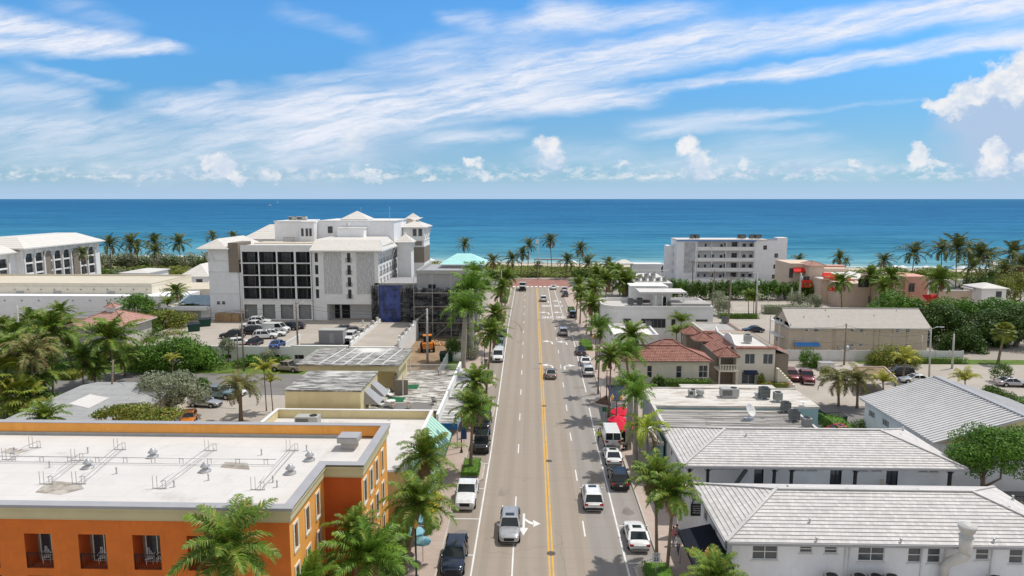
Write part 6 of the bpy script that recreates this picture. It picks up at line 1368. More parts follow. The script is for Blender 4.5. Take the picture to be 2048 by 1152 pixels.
# ============== BUILDING UNDER CONSTRUCTION
s=thing('construction_building','grey building under construction wrapped in black netting and blue sheeting','building',(-22,152,0))
b=MB();b.box(-25.0,-13.2,146.2,168,0,13.9).box(-36.0,-25.01,153.2,168,0,10.6);b.build('wall',M['coping'],s)
b=MB();b.box(-25.2,-13.0,146.0,146.5,13.9,14.7).box(-25.2,-24.8,146.5,168,13.9,14.6).box(-36.2,-25.2,153.0,153.5,10.6,11.0);b.build('parapet',M['acgrey'],s)
b=MB();b.box(-24.79,-20,146.51,150,13.901,14.35);b.build('blue_sheet',mat('royal_blue_sheet',(.05,.10,.52),.6),s)
m=bpy.data.materials.new('blue_tarpaulin');g_nt,N,L,P=nodes(m);L.new(mix_rgb(g_nt,(.028,.04,.13),(.085,.13,.42),ramp_n(g_nt,noise_n(g_nt,world_pos(g_nt,(.5,1,.35)),1.0,5,.6),.38,.62)),P.inputs['Base Color']);P.inputs['Roughness'].default_value=.5;M['tarp']=m
b=MB();b.box(-34.9,-29.7,152.9,153.19,.5,10.4);b.build('blue_tarpaulin',M['tarp'],s)
m=bpy.data.materials.new('black_debris_net');g_nt,N,L,P=nodes(m)
L.new(mix_rgb(g_nt,(.035,.035,.038),(.36,.36,.365),ramp_n(g_nt,noise_n(g_nt,world_pos(g_nt,(.6,.6,1.3)),1.0,6,.65),.35,.75)),P.inputs['Base Color']);P.inputs['Roughness'].default_value=.8
tr=N.new('ShaderNodeBsdfTransparent');mx=N.new('ShaderNodeMixShader');L.new(ramp_n(g_nt,noise_n(g_nt,world_pos(g_nt,(.35,.35,.5)),1.0,4),.45,.8),mx.inputs[0]);mx.inputs[0].default_value=.2
mm=math_n(g_nt,'MULTIPLY',ramp_n(g_nt,noise_n(g_nt,world_pos(g_nt,(.35,.35,.5)),1.0,4),.3,.7),.75);L.new(mm,mx.inputs[0]);L.new(P.outputs[0],mx.inputs[1]);L.new(tr.outputs[0],mx.inputs[2]);L.new(mx.outputs[0],N['Material Output'].inputs[0]);M['net']=m
def net(x0,x1,y,z0,z1,seed):
 b=MB();rr=random.Random(seed);nx,nz_=26,14
 g=[[(x0+(x1-x0)*i/nx,y+.25*math.sin(i*.9+seed)*math.sin(j*.8+seed)+rr.uniform(-.32,.32),z0+(z1-z0)*j/nz_+(rr.uniform(-.3,.2) if j==nz_ else 0)) for i in range(nx+1)] for j in range(nz_+1)]
 for j in range(nz_):
  for i in range(nx):b.face([g[j][i],g[j][i+1],g[j+1][i+1],g[j+1][i]],0,None,True)
 o=b.build('debris_net',M['net'],s);o.modifiers.new('cloth','SOLIDIFY').thickness=.02
net(-36.4,-34.9,152.4,1.2,10.6,1);net(-29.8,-25.2,152.0,.4,10.2,2);net(-25.4,-13.0,145.2,.4,10.9,3);net(-25.5,-13.0,144.7,8.3,9.1,7);net(-25.5,-18.0,144.75,4.6,5.2,9)
b=MB()
for x in (-36.3,-33.2,-29.9,-26.6):b.bar((x,151.6,0),(x,151.6,11),.07)
for z in (3.5,7,10):b.bar((-36.3,151.6,z),(-26.6,151.6,z),.06)
b.build('scaffold',M['acdark'],s);b=MB()
for x in (-25.4,-21.4,-17.4,-13.2):b.bar((x,144.4,0),(x,144.4,14),.08)
for z in (3.5,7,10):b.bar((-25.4,144.4,z),(-13.2,144.4,z),.06)
b.bar((-25.4,144.4,3.5),(-21.4,144.4,7),.06);b.bar((-21.4,144.4,0),(-17.4,144.4,3.5),.06);b.build('scaffold',M['steel'],s)
for z in (3.5,7,10):
 b=MB();b.box(-25.4,-13.2,144.42,145.0,z-.12,z-.05);b.build('scaffold_plank',M['wood'],s)
for x in (-22.5,-16.5):b=MB();b.box(x,x+1.6,146.1,146.19,10.2,11.6);b.build('window_opening',M['dark'],s)
yq=158.0;xa,ze=on(878,529,yq);xb,_=on(969,529,yq);zr=on(920,508,yq+4)[1]
b=MB();b.box(xa+.7,xb-.7,yq+.6,yq+11,12,ze-.15);b.build('penthouse',M['coping'],s)
hip_roof(s,xa,xb,yq,yq+11.6,ze,zr,(xb-xa)*.34,8,.03,M['aqua'],M['whitetrim'],'aqua_roof',cap=False)
b=MB();b.box(xb-4.4,xb-3.0,yq+.5,yq+.598,14.1,ze-.3);b.build('penthouse_door',M['dark'],s)
b=MB();b.slope((-13.1,152,11.2),(-13.1,168,11.2),(-15,168,13.6),(-15,152,13.6),4,.03);b.build('side_roof',M['roofgrey'],s)
for k in range(5):b=MB();x=-34.2+k*.2;b.box(-28.4+k*.8,-28.2+k*.8,151,151.1,.0,1.6);b.build('board',M['cream'],s)
# ============== PALMS
def frond_quads(L_,e0,droop,az,nl,lw,ll,twist,curl=0.0,vshape=.35,wind=0.0,r=None):
 'one feather leaf: leaflets along an arching stem, as quads'
 r=r or rng;out=[]
 ns=10;pts=[];p=np.zeros(3);h=0.0
 for i in range(ns+1):
  s=i/ns;e=e0-droop*s**1.35
  pts.append(p.copy());a=az+curl*s+wind*s*math.sin(az)*-.8
  p=p+np.array([math.cos(e)*math.cos(a),math.cos(e)*math.sin(a),math.sin(e)])*L_/ns
 pts=np.array(pts)
 for i in range(ns):
  d=pts[i+1]-pts[i];sd=np.cross(d,[0,0,1.0]);n_=np.linalg.norm(sd);sd=sd/n_ if n_>1e-5 else np.array([1.0,0,0]);w=.035*(1-i/ns)+.008
  out.append([pts[i]-sd*w,pts[i]+sd*w,pts[i+1]+sd*w*.8,pts[i+1]-sd*w*.8])
 for k in range(nl):
  s=.10+.90*(k+r.uniform(-.3,.3))/nl;s=min(.999,max(.08,s));f=s*ns;i=min(ns-1,int(f));q=pts[i]+(pts[i+1]-pts[i])*(f-i)
  d=pts[i+1]-pts[i];d=d/np.linalg.norm(d);sd=np.cross(d,[0,0,1.0]);n_=np.linalg.norm(sd);sd=sd/n_ if n_>1e-5 else np.array([1.0,0,0]);up=np.cross(sd,d)
  l=ll*(math.sin(math.pi*min(1,s*.86+.14))**.55)*r.uniform(.8,1.1)
  for sg in (-1,1):
   v=sd*sg*.78+d*(.40+.45*s)+up*(vshape+r.uniform(-twist,twist));v=v/np.linalg.norm(v)
   mid=q+v*l*.5;v2=v+np.array([0,0,-.55-r.uniform(0,.5)]);v2=v2/np.linalg.norm(v2);tip=mid+v2*l*.5
   wv=d*lw*.5
   out.append([q-wv,q+wv,mid+wv*.9,mid-wv*.9]);out.append([mid-wv*.9,mid+wv*.9,tip+wv*.15,tip-wv*.15])
 return out
def crown_mesh(kind,seed,nf,nl,R_,lw,mt,wind=0.0):
 r=np.random.default_rng(seed);q=[];ix=[]
 for i in range(nf):
  t=i/(nf-1);az=i*2.39996+r.uniform(-.45,.45)
  if kind=='coconut':e0=R(82-112*t+r.uniform(-9,9));dr=R(52+30*t+r.uniform(-10,16));L_=R_*r.uniform(.88,1.12)*(.82+.3*math.sin(math.pi*min(1,t*1.1)))
  elif kind=='royal':e0=R(80-72*t+r.uniform(-8,8));dr=R(60+48*t+r.uniform(-8,10));L_=R_*r.uniform(.9,1.08)
  elif kind=='droop':e0=R(70-75*t+r.uniform(-8,8));dr=R(95+25*t+r.uniform(-10,10));L_=R_*r.uniform(.95,1.15)
  elif kind=='areca':e0=R(80-45*t+r.uniform(-8,8));dr=R(70+35*t);L_=R_*r.uniform(.85,1.1)
  old=kind in ('coconut','droop') and t>.86 and r.uniform()<.6
  if old:e0-=R(25);L_*=.85
  f=frond_quads(L_,e0,dr,az,nl,lw,R_*(.27 if kind!='royal' else .30),.25 if kind!='royal' else .7,r.uniform(-.35,.35),.25,wind,r);q+=f;ix+=[1 if old else 0]*len(f)
 return quads_mesh('palm_crown',np.array(q),[mt,M['dead']],ix)
def fan_mesh(seed,nf,R_,mt):
 r=np.random.default_rng(seed);q=[]
 for i in range(nf):
  t=i/(nf-1);az=i*2.39996+r.uniform(-.3,.3);e=R(75-115*t+r.uniform(-10,10));L_=R_*.55
  d=np.array([math.cos(e)*math.cos(az),math.cos(e)*math.sin(az),math.sin(e)]);c=d*L_;sd=np.cross(d,[0,0,1.0]);sd/=np.linalg.norm(sd)+1e-6;up=np.cross(sd,d)
  q.append([-sd*.02,sd*.02,c+sd*.015,c-sd*.015])
  for k in range(17):
   a=R(-105+210*k/16);v=d*math.cos(a)+sd*math.sin(a)+up*-.15;v/=np.linalg.norm(v);l=R_*.5*(1-.25*abs(a)/2)*r.uniform(.85,1.1);w=np.cross(v,up)*.05;m_=c+v*l*.6;tp=m_+(v+np.array([0,0,-.6]))*l*.4
   q.append([c-w*.4,c+w*.4,m_+w,m_-w]);q.append([m_-w,m_+w,tp+w*.1,tp-w*.1])
 return quads_mesh('palm_crown',np.array(q),mt)
CM={'hero':[crown_mesh('coconut',31,30,44,1.0,.024,M['coco']),crown_mesh('coconut',32,27,44,1.0,.024,M['coco'])],'herolush':[crown_mesh('coconut',41,24,40,1.0,.028,M['royal']),crown_mesh('coconut',43,26,40,1.0,.028,M['royal'])],'coco':[crown_mesh('coconut',s_,31,28,1.0,.042,M['coco']) for s_ in (1,2,3,4)],'far':[crown_mesh('coconut',s_,20,15,1.0,.050,M['cocofar'],.5) for s_ in (5,6,7,8)],'royal':[crown_mesh('royal',s_,18,34,1.0,.030,M['royal']) for s_ in (9,10,11)],'droop':[crown_mesh('droop',s_,22,28,1.0,.032,M['olive']) for s_ in (12,13)],'lime':[crown_mesh('droop',14,16,30,1.0,.034,M['lime'])],'areca':[crown_mesh('areca',s_,14,22,1.0,.038,M['gold']) for s_ in (15,16)],'arecagreen':[crown_mesh('areca',s_,16,22,1.0,.038,M['coco']) for s_ in (17,18)],'fan':[fan_mesh(s_,30,1.0,M['leafyel']) for s_ in (19,20)],}
_pc={}
def palm(kind,crown,base,rad,label,tr=.17,group=None,y=None,name='palm_tree',lean=None,trunk='trunk',gz=0.0):
 'crown, base: pixels surveyed on the photo (base None: stands at the distance y)'
 if base is not None:bx,by=at(base[0],base[1],gz)
 else:
  by=y;bx=on(crown[0],crown[1],y)[0]+(lean or 0)
 cx,cz=on(crown[0],crown[1],by)
 t=thing(name,label,'palm tree',(bx,by,gz),0,group)
 n=7;hh=cz-gz;pts=[]
 for i in range(n+1):
  s=i/n;k=s*s*(3-2*s)*.6+s*.4
  pts.append((bx+(cx-bx)*k,by,gz+hh*s))
 rs=[tr*(1.45 if i==0 else 1.12-.35*i/n) for i in range(n+1)]
 if trunk=='royaltrunk':rs=[tr*(1.25,1.05,1.12,1.2,1.15,1.05,.9,.75)[i] for i in range(n+1)]
 b=MB();b.tube(pts,rs,10);b.build('trunk',M[trunk],t)
 if trunk=='royaltrunk':
  b=MB();b.tube([(cx,by,cz-rad*.42),(cx,by,cz-rad*.2),(cx,by,cz+.1)],[tr*.78,tr*.85,tr*.3],10);b.build('crownshaft',M['crownshaft'],t)
 k=_pc.get(kind,0);_pc[kind]=k+1
 ms=CM[kind];c=link('crown',ms[k%len(ms)],t,(cx-bx,0,hh));c.rotation_euler=(0,0,k*1.7+.3);c.scale=(rad,)*3
 return t
def pr_(px,y):
 return px*(y+2)/FPX
palm('hero',(458,1098),None,3.5,'big coconut palm in front of the orange hotel balconies, bottom left',.17,None,37.0,lean=.2)
palm('herolush',(618,1172),None,2.8,'lush feathery palm crown at the bottom edge below the rust recess of the orange hotel',.2,None,42.0)
palm('herolush',(738,1118),None,3.5,'lush feathery palm just right of the orange hotel front corner',.2,None,44.5)
palm('hero',(708,1058),None,2.1,'dark coconut palm rising in front of the rust recess wall',.16,None,45.8)
palm('hero',(838,1008),(808,1150),3.4,'leaning coconut palm at the right corner of the orange hotel, beside the yellow umbrella',.2)
palm('hero',(852,915),(850,1040),3.5,'coconut palm in front of the mint striped awning',.18)
palm('hero',(1432,1160),None,2.6,'palm crown at the bottom edge before the white motel corner',.18,None,45.5)
palm('coco',(1346,988),(1334,1150),2.6,'coconut palm with slim curved trunk left of the motel plaque',.13)
palm('coco',(1312,958),(1313,1118),2.6,'coconut palm beside the 25 speed limit sign',.13)
palm('lime',(1293,858),(1291,950),3.1,'yellow green palm with hanging fronds at the corner of the second motel',.22,trunk='royaltrunk')
palm('royal',(1272,792),(1270,938),2.6,'tall grey trunked royal palm standing beside the parked white sedan',.27,trunk='royaltrunk')
palm('royal',(1262,772),(1256,900),2.7,'tall royal palm with swollen grey trunk right behind the white van',.34,trunk='royaltrunk')
palm('coco',(1222,714),(1217,835),2.9,'coconut palm growing from the round hedge bed beside the red umbrellas',.12)
palm('royal',(1253,712),(1262,800),3.7,'broad palm crown before the terracotta hip roof',.2)
palm('coco',(1262,672),(1262,760),3.6,'bushy palm between the small white shop and the terracotta roof',.15)
palm('royal',(1197,655),(1193,740),3.2,'palm over the parked white sedans on the right pavement',.2,trunk='royaltrunk')
palm('coco',(1200,668),(1196,788),1.4,'thin palm in the triangular mulch bed at the end of the right parking bays',.11)
for px,py,bx,by,r_,lab in ((1183,610,1182,672,3.8,'palm in the hedge bed beyond the dark blue car on the right'),(1186,578,1184,655,3.6,'second palm back on the right pavement in front of the round white building'),(1162,588,1160,648,3.3,'slim palm at the kerb near the dark car on the right'),(1157,570,1152,640,3.0,'slim palm at the kerb just beyond the dark car on the right'),(1214,562,1210,610,5.2,'palm at the left end of the round white building'),(1252,566,1250,608,5.6,'broad dark palm behind the round white building'),(1238,548,1240,590,4.4,'dark palm left of the pergola'),(1193,548,1190,590,4.2,'palm on the right pavement by the junction'),(1226,540,1226,580,4.0,'palm in the dark clump left of the pergola')):
 palm('coco',(px,py),(bx,by),r_,lab,.16)
palm('royal',(930,622),(926,742),5.2,'largest royal palm on the left pavement before the black netting',.42,trunk='royaltrunk')
palm('royal',(942,582),(944,720),5.4,'tall royal palm behind the largest one, in front of the black netting',.36,trunk='royaltrunk')
palm('royal',(950,554),(953,665),4.8,'farthest of the three tall royal palms before the black netting',.34,trunk='royaltrunk')
palm('coco',(991,630),(988,705),3.4,'coconut palm leaning over the parked white pickup on the left',.15)
palm('coco',(982,668),(972,800),3.3,'slender coconut palm growing from the rounded hedge bed by the left lane',.16)
palm('coco',(952,765),(962,850),3.0,'coconut palm beside the grimy white canopy',.15)
palm('coco',(945,818),(941,945),3.0,'coconut palm in the square hedge bed ahead of the white pickup',.17)
palm('coco',(1004,575),(1003,650),3.2,'slim palm at the kerb on the left beyond the white pickup',.15)
palm('coco',(1013,556),(1010,612),4.2,'palm in the far left hedge bed near the junction',.15)
palm('coco',(1000,590),(1000,640),3.0,'short palm on the left pavement beneath the slim one',.14)
FARL=[(929,490,1.0,280,5.0,'palm standing alone behind the aqua roof'),(986,523,1,262,5.2,'palm left of the junction by the aqua roof'),(1024,519,1,262,5.4,'left of the pair of bushy palms behind the junction'),(1045,508,1,266,4.6,'slim palm at the left of the dune crossing'),(1058,491,1,262,4.9,'tall slim palm left of the flagpole'),(1101,482,1,264,5.2,'tallest palm right of the flagpole'),(1135,522,1,258,5.4,'palm at the right edge of the junction'),(1161,499,1,272,5.6,'palm with spread fronds right of the junction'),(1176,528,1,256,5.6,'yellowish palm cluster right of the junction'),(1216,528,1,262,5.0,'palm left of the white beach pavilion'),(1076,530,1,266,3.0,'short dead leaved palm at the foot of the flagpole'),(219,490,1,262,6.6,'first beach palm right of the white hotel wing'),(262,487,1,266,6.6,'second beach palm right of the white hotel wing'),(274,494,1,272,5.6,'beach palm tucked beside the second one'),(308,484,1,268,6.2,'third beach palm right of the white hotel wing'),(311,502,1,262,5.4,'lower beach palm in front of the third one'),(358,487,1,272,6.4,'beach palm standing alone left of the white seaside hotel'),(166,508,1,215,4.2,'palm against the end of the white hotel wing'),(412,516,1,262,4.0,'palm half hidden by the corner of the white seaside hotel'),(190,525,1,235,4.6,'low palm at the foot of the white hotel wing'),(425,474,1,225,3.4,'palm tip showing over the left metal roof of the seaside hotel'),(466,474,1,225,3.4,'second palm tip showing over the metal roof of the seaside hotel'),(1598,521,1,262,4.4,'small palm behind the left end of the tan restaurant'),(1679,517,1,262,5.0,'palm behind the tower of the tan restaurant'),(1692,524,1,270,3.2,'small palm beside the one behind the restaurant tower'),(1768,522,1,256,5.4,'palm behind the pink parapet of the tan restaurant'),(1829,507,1,252,7.2,'tall lone palm with a pale hanging frond over the beach'),(1884,500,1,250,6.6,'first of the tall palm clump on the right beach'),(1914,497,1,232,8.2,'tallest palm of the right beach clump'),(1940,508,1,238,6.4,'palm between the two biggest in the right beach clump'),(1962,508,1,230,6.6,'triple stemmed palm at the right of the beach clump'),(1975,514,1,234,6.0,'last palm of the right beach clump'),(2026,508,1,242,7.6,'palm before the white pavilion at the far right'),(2044,528,1,225,7.0,'palm cut by the right picture edge'),(2008,545,1,205,6.6,'palm over the white cottage at the far right'),(1945,535,1,222,5.4,'lower palm in front of the right beach clump'),(1742,552,1,190,4.4,'palm in front of the dark window of the tan restaurant'),(1782,556,1,184,5.0,'palm before the flat wall of the tan restaurant'),(1682,565,1,186,4.6,'palm beside the red awnings of the tan restaurant'),(1768,575,1,180,4.0,'palm beside the crimson pavilion'),(1880,560,1,176,5.4,'palm before the tan boundary wall')]
for px,py,k_,y,r_,lab in FARL:palm('far' if y>200 else 'coco',(px,py),None,r_*.92,lab,.17,None,y,lean=rng.uniform(-.8,.8))
palm('coco',(101,662),(108,806),4.6,'tall dark trunked palm at the left, before the pink tiled house',.17)
palm('droop',(61,706),(69,832),4.6,'drooping palm with a pale trunk at the far left',.18)
palm('coco',(219,678),(228,768),5.4,'big bushy palm right of the pink tiled house',.24)
palm('coco',(164,716),(167,778),2.9,'small palm beside the grey street on the left',.1)
palm('coco',(8,655),(6,690),3.2,'short palm at the left edge beside the parked cars',.22)
palm('coco',(352,585),(354,646),3.4,'palm standing before the stepped cream hall',.18)
palm('arecagreen',(335,610),(340,660),3.0,'bushy palm left of the one before the cream hall',.12)
palm('arecagreen',(380,620),(382,655),3.4,'golden bushy palm by the green dumpsters',.12)
palm('droop',(480,775),(482,842),3.6,'shaggy drooping palm in the car park behind the low yellow shop',.24)
palm('areca',(528,742),(533,822),2.5,'golden palm with a thin trunk in the car park, left of two',.07)
palm('areca',(541,765),(546,824),1.9,'golden palm with a thin trunk in the car park, right of two',.07)
palm('fan',(12,748),(10,840),3.6,'shaggy fan palm at the left edge',.25)
palm('fan',(38,790),(40,850),3.4,'yellowish fan palm with brown skirts above the orange hotel roof, left',.25)
palm('coco',(20,700),(20,790),4.2,'dense palm at the left edge in front of the cars',.2)
palm('areca',(345,720),(345,760),1.8,'golden palm growing through the big green tree',.08)
palm('coco',(90,838),None,2.4,'palm fronds just showing over the orange hotel parapet',.15,None,63)
palm('arecagreen',(215,640),(216,668),2.6,'palm behind the pink tiled house',.12)
palm('coco',(275,668),(276,690),2.2,'small palm beside the white board fence',.09)
for px,py,bx,by,r_,k_,lab in ((35,672,32,745,4.4,'coco','palm behind the drooping one at the far left'),(140,690,143,745,3.4,'coco','palm between the tall dark trunk and the small one on the left'),(78,745,76,815,3.8,'coco','palm leaning over the left lawn'),(120,625,122,662,3.6,'coco','palm left of the pink tiled roof'),(190,735,190,772,3.0,'coco','low palm under the big bushy one on the left'),(248,712,250,752,3.2,'coco','palm squeezed between the bushy palm and the big green tree'),(60,640,62,668,3.6,'coco','palm over the staff car park at the left'),(300,618,302,662,3.0,'arecagreen','feathery palm behind the white board fence')):
 palm(k_,(px,py),(bx,by),r_,lab,.14)
palm('droop',(1677,762),(1677,812),3.4,'shaggy palm left of two before the grey metal roof hall',.17)
palm('droop',(1716,760),(1714,816),3.3,'shaggy palm right of two before the grey metal roof hall',.17)
palm('areca',(1766,765),(1768,795),2.6,'golden palm at the corner of the grey metal roof',.12)
palm('areca',(1811,722),(1805,762),3.2,'golden palm beside the white sedan on the rear street',.16)
palm('fan',(2008,665),(1996,727),2.3,'cabbage palm with a bare brown trunk before the dark trees',.22)
palm('areca',(1930,762),(1932,790),2.8,'golden palm peeping over the grey metal ridge',.1)
palm('arecagreen',(1345,630),(1350,682),3.4,'feathery clumping palm before the round white building, left stem',.12)
palm('arecagreen',(1362,645),(1364,692),3.2,'feathery clumping palm before the round white building, right stem',.12)
palm('arecagreen',(1372,668),(1372,700),2.8,'low feathery palm beside the tile roofed gallery',.12)
palm('arecagreen',(1353,668),(1352,705),2.8,'low feathery palm behind the terracotta hip roof',.12)
palm('coco',(1497,590),(1497,632),2.2,'small palm in the beach car park, left of two',.1);palm('coco',(1508,592),(1507,632),2.2,'small palm in the beach car park, right of two',.1)
# ============== TREES, HEDGES, BUSHES
def leaf_cloud(blobs,n,size,seed,lumps=16,lump_r=.42,box=False,inner=.12):
 r=np.random.default_rng(seed);P_,D_=[],[]
 w=np.array([(b[3]*b[4]+b[4]*b[5]+b[3]*b[5]) for b in blobs]);w=w/w.sum()
 for b,ww in zip(blobs,w):
  c=np.array(b[:3]);rad=np.array(b[3:6]);k=int(n*ww)
  if box:
   f=r.uniform(-1,1,(k,3));ax=r.choice(3,k,p=np.array([rad[1]*rad[2],rad[0]*rad[2],rad[0]*rad[1]])/(rad[1]*rad[2]+rad[0]*rad[2]+rad[0]*rad[1]));sg=r.choice([-1.0,1.0],k);f[np.arange(k),ax]=sg*r.uniform(.82,1.03,k)
   d=np.zeros((k,3));d[np.arange(k),ax]=sg;P_.append(c+f*rad);D_.append(d)
  else:
   ld=r.normal(size=(lumps,3));ld/=np.linalg.norm(ld,axis=1)[:,None];ld[:,2]=np.abs(ld[:,2])*np.where(r.uniform(size=lumps)<.72,1,-1)
   lc=c+ld*rad*r.uniform(.55,.80,(lumps,1));lr=r.uniform(.75,1.15,lumps)*lump_r
   idx=r.integers(0,lumps,k);d=r.normal(size=(k,3));d/=np.linalg.norm(d,axis=1)[:,None]
   rr=r.uniform(0,1,k);rr=np.where(rr<inner,r.uniform(.2,.8,k),r.uniform(.82,1.06,k))
   P_.append(lc[idx]+d*(lr[idx]*rr)[:,None]*rad);D_.append(d)
 p=np.concatenate(P_);d=np.concatenate(D_);k=len(p)
 nrm=d+r.normal(size=(k,3))*.55;nrm[:,2]+=.35;nrm/=np.linalg.norm(nrm,axis=1)[:,None]
 t=np.cross(nrm,r.normal(size=(k,3)));t/=np.linalg.norm(t,axis=1)[:,None]+1e-9;u=np.cross(nrm,t)
 s=size*r.uniform(.6,1.25,(k,1));t=t*s*.5;u=u*s*.32
 return np.stack([p-t,p-u*.9+t*.1,p+t,p+u],axis=1)
_seed=[100]
def tree(label,crown_px,y,blobs,n,size,mt,base=None,trunk_r=.2,name='leafy_tree',cat='tree',group=None,lumps=18,stems=3,lump_r=.42,gz=0):
 'blobs in metres relative to the surveyed crown centre'
 _seed[0]+=1
 cx,cz=on(crown_px[0],crown_px[1],y)
 bx=cx if base is None else base
 t=thing(name,label,cat,(bx,y,gz),0,group)
 q=leaf_cloud([(cx+b[0]-bx,b[1],cz+b[2]-gz,b[3],b[4],b[5]) for b in blobs],n,size,_seed[0],lumps,lump_r)
 link('crown',quads_mesh('tree_crown',q,M[mt]),t)
 b=MB();top=cz-max(.3,blobs[0][5]*.25)
 b.tube([(bx,y,gz-.1),(bx+.1,y,gz+(top-gz)*.5),((bx+cx)/2,y,top)],[trunk_r*1.3,trunk_r,trunk_r*.6],8)
 for k in range(stems):
  bb=blobs[k%len(blobs)];b.tube([(bx+.05,y,gz+(top-gz)*.45),((bx+cx+bb[0])/2+.2*k,y+bb[1]*.5,(gz+top)/2+.6),(cx+bb[0]+bb[3]*.4*math.cos(k*2.1),y+bb[1]+bb[4]*.4*math.sin(k*2.1),cz+bb[2]+.1*bb[5])],[trunk_r*.7,trunk_r*.5,trunk_r*.2],6)
 b.build('trunk',M['bark'],t)
 return t
def bush(label,px,y,rx,ry,rz,n,size,mt,name='shrub',cat='shrub',group=None,xyz=None,z0=0.0):
 _seed[0]+=1
 cx=xyz[0] if xyz else on(px[0],px[1],y)[0];y=xyz[1] if xyz else y
 q=leaf_cloud([(0,0,rz*.75,rx,ry,rz),(rx*.35,ry*.2,rz*.6,rx*.6,ry*.7,rz*.8)],n,size,_seed[0],12,.45)
 return tag(link(name,quads_mesh(name,q,M[mt]),None,(cx,y,z0)),label,cat,group)
def hedge(label,x0,x1,y0,y1,h,n,size,mt,group=None,name='hedge',z0=.0,cat='hedge'):
 _seed[0]+=1
 q=leaf_cloud([(0,0,h/2,(x1-x0)/2,(y1-y0)/2,h/2)],n,size,_seed[0],box=True)
 rx,ry=(x1-x0)/2*.86,(y1-y0)/2*.86;hh=h*.9
 core=np.array([[[-rx,-ry,0],[rx,-ry,0],[rx,-ry,hh],[-rx,-ry,hh]],[[rx,-ry,0],[rx,ry,0],[rx,ry,hh],[rx,-ry,hh]],[[rx,ry,0],[-rx,ry,0],[-rx,ry,hh],[rx,ry,hh]],[[-rx,ry,0],[-rx,-ry,0],[-rx,-ry,hh],[-rx,ry,hh]],[[-rx,-ry,hh],[rx,-ry,hh],[rx,ry,hh],[-rx,ry,hh]]])
 return tag(link(name,quads_mesh(name,np.concatenate([q,core]),M[mt]),None,((x0+x1)/2,(y0+y1)/2,z0)),label,cat,group)
tree('big spreading bright green tree between the grey street and the white parking deck',(350,716),116,[(0,0,0,6.4,5,4.2),(-4.5,-.5,-1.2,3.8,4,3.0),(4.6,0,-1.2,4.2,4,3.0),(.6,-1,1.6,3.6,3.4,2.4)],19000,.36,'leaf',None,.35)
tree('silver leaved buttonwood tree beside the car park',(338,778),90,[(0,0,.1,3.9,3.4,2.8),(3.0,-.6,-.8,2.8,2.6,2.0),(-3.2,-.4,-.9,2.8,2.6,1.9)],14000,.30,'leafgrey',None,.25)
tree('flat yellow green tree just behind the orange hotel parapet',(268,834),70,[(0,0,0,4.4,3,1.2),(-2.4,.5,-.2,2.4,2.4,1.0),(2.3,.5,-.2,2.4,2.4,.9)],8000,.26,'leafyel',None,.2)
tree('dense green tree in front of the stepped cream hall',(262,615),150,[(0,0,0,5.4,4.5,3.4),(4.5,0,-2.2,3.6,3.4,2.2)],7000,.42,'leaf',None,.3)
tree('yellow green bushy tree beside the green dumpsters',(330,640),144,[(0,0,0,4.2,3.4,2.4),(4.2,0,-.4,3.4,3.2,2.0),(-3.4,0,-.6,2.6,3,1.8)],6500,.40,'leafyel',None,.2)
tree('round glossy tree at the right edge before the grey metal roof',(1970,900),63.5,[(0,0,0,3.2,3.0,2.3),(3.2,.3,-.1,3.2,2.8,2.3),(-1.2,-.4,-.5,2.1,2.0,1.6),(1.2,-1,.2,2.4,2.2,1.9)],24000,.22,'leaf',None,.2)
for px,py,y,R3,n,lab,mt in ((1790,612,150,(5.8,5,3.4),6500,'leftmost of the dark trees behind the beige block','leaf'),(1868,645,144,(6.2,5.5,4.6),9000,'dark tree touching the right end of the beige block','leafdark'),(1918,698,136,(4.4,4.5,5.0),7000,'tall dark ivy covered tree beside the pale post','leafdark'),(1960,664,142,(6.6,5.5,5.0),9500,'wide dark tree behind the cabbage palm','leafdark'),(2035,655,140,(6.6,5.5,4.6),8500,'dark tree cut by the right picture edge','leafdark'),(1905,618,152,(5.6,5,3.0),6000,'sunlit crown at the top of the dark tree group','leaf'),(2000,622,150,(5.4,5,3.0),6000,'sunlit crown right of the white cottage foot','leaf'),(2030,575,185,(5.0,5,4.5),4500,'yellow green tree behind the white cottage','leafyel')):
 tree('large spreading tree: '+lab if 'crown' not in lab else 'tree with '+lab,(px,py),y,[(0,0,0,*R3),(R3[0]*.5,-.8,-.5,R3[0]*.6,R3[1]*.7,R3[2]*.75),(-R3[0]*.45,-.5,-.7,R3[0]*.6,R3[1]*.7,R3[2]*.7)],n,.46,mt,None,.4,lumps=22,lump_r=.36)
tree('round yellow green tree beside the rear street, before the beige block',(1788,716),122.5,[(0,0,0,4.2,3.6,2.3),(2.6,0,-.5,2.6,2.6,1.8),(-2.6,0,-.5,2.4,2.6,1.7)],8000,.30,'leafyel',None,.2)
tree('neat round tree behind the maroon pickup',(1618,722),122,[(0,0,0,2.0,1.9,2.2),(.5,-.3,-1.2,1.8,1.6,1.3)],4000,.26,'leaf',None,.12)
tree('small round street tree on the rear street at the right',(2003,745),112,[(0,0,0,1.7,1.6,1.5)],2500,.2,'leafmid',None,.07)
tree('airy grey green tree on the lawn strip before the netting, nearer one',(936,690),126,[(0,0,0,2.2,2.2,2.4),(.6,-.5,-1,1.8,1.6,1.6)],4200,.24,'leafgrey',None,.12)
tree('airy green tree on the lawn strip before the netting, farther one',(948,668),140,[(0,0,0,2.4,2.2,2.6)],3200,.28,'leafmid',None,.12)
tree('dark shrub tree beside the green dumpster on the building site',(905,690),124,[(0,0,0,1.6,1.6,1.8),(.4,0,-1,1.4,1.4,1.2)],2600,.24,'leafmid',None,.08)
tree('silver bush tree against the parking deck wall, right one',(540,712),121.3,[(0,0,0,1.8,1.0,1.3)],2200,.24,'leafgrey',None,.08)
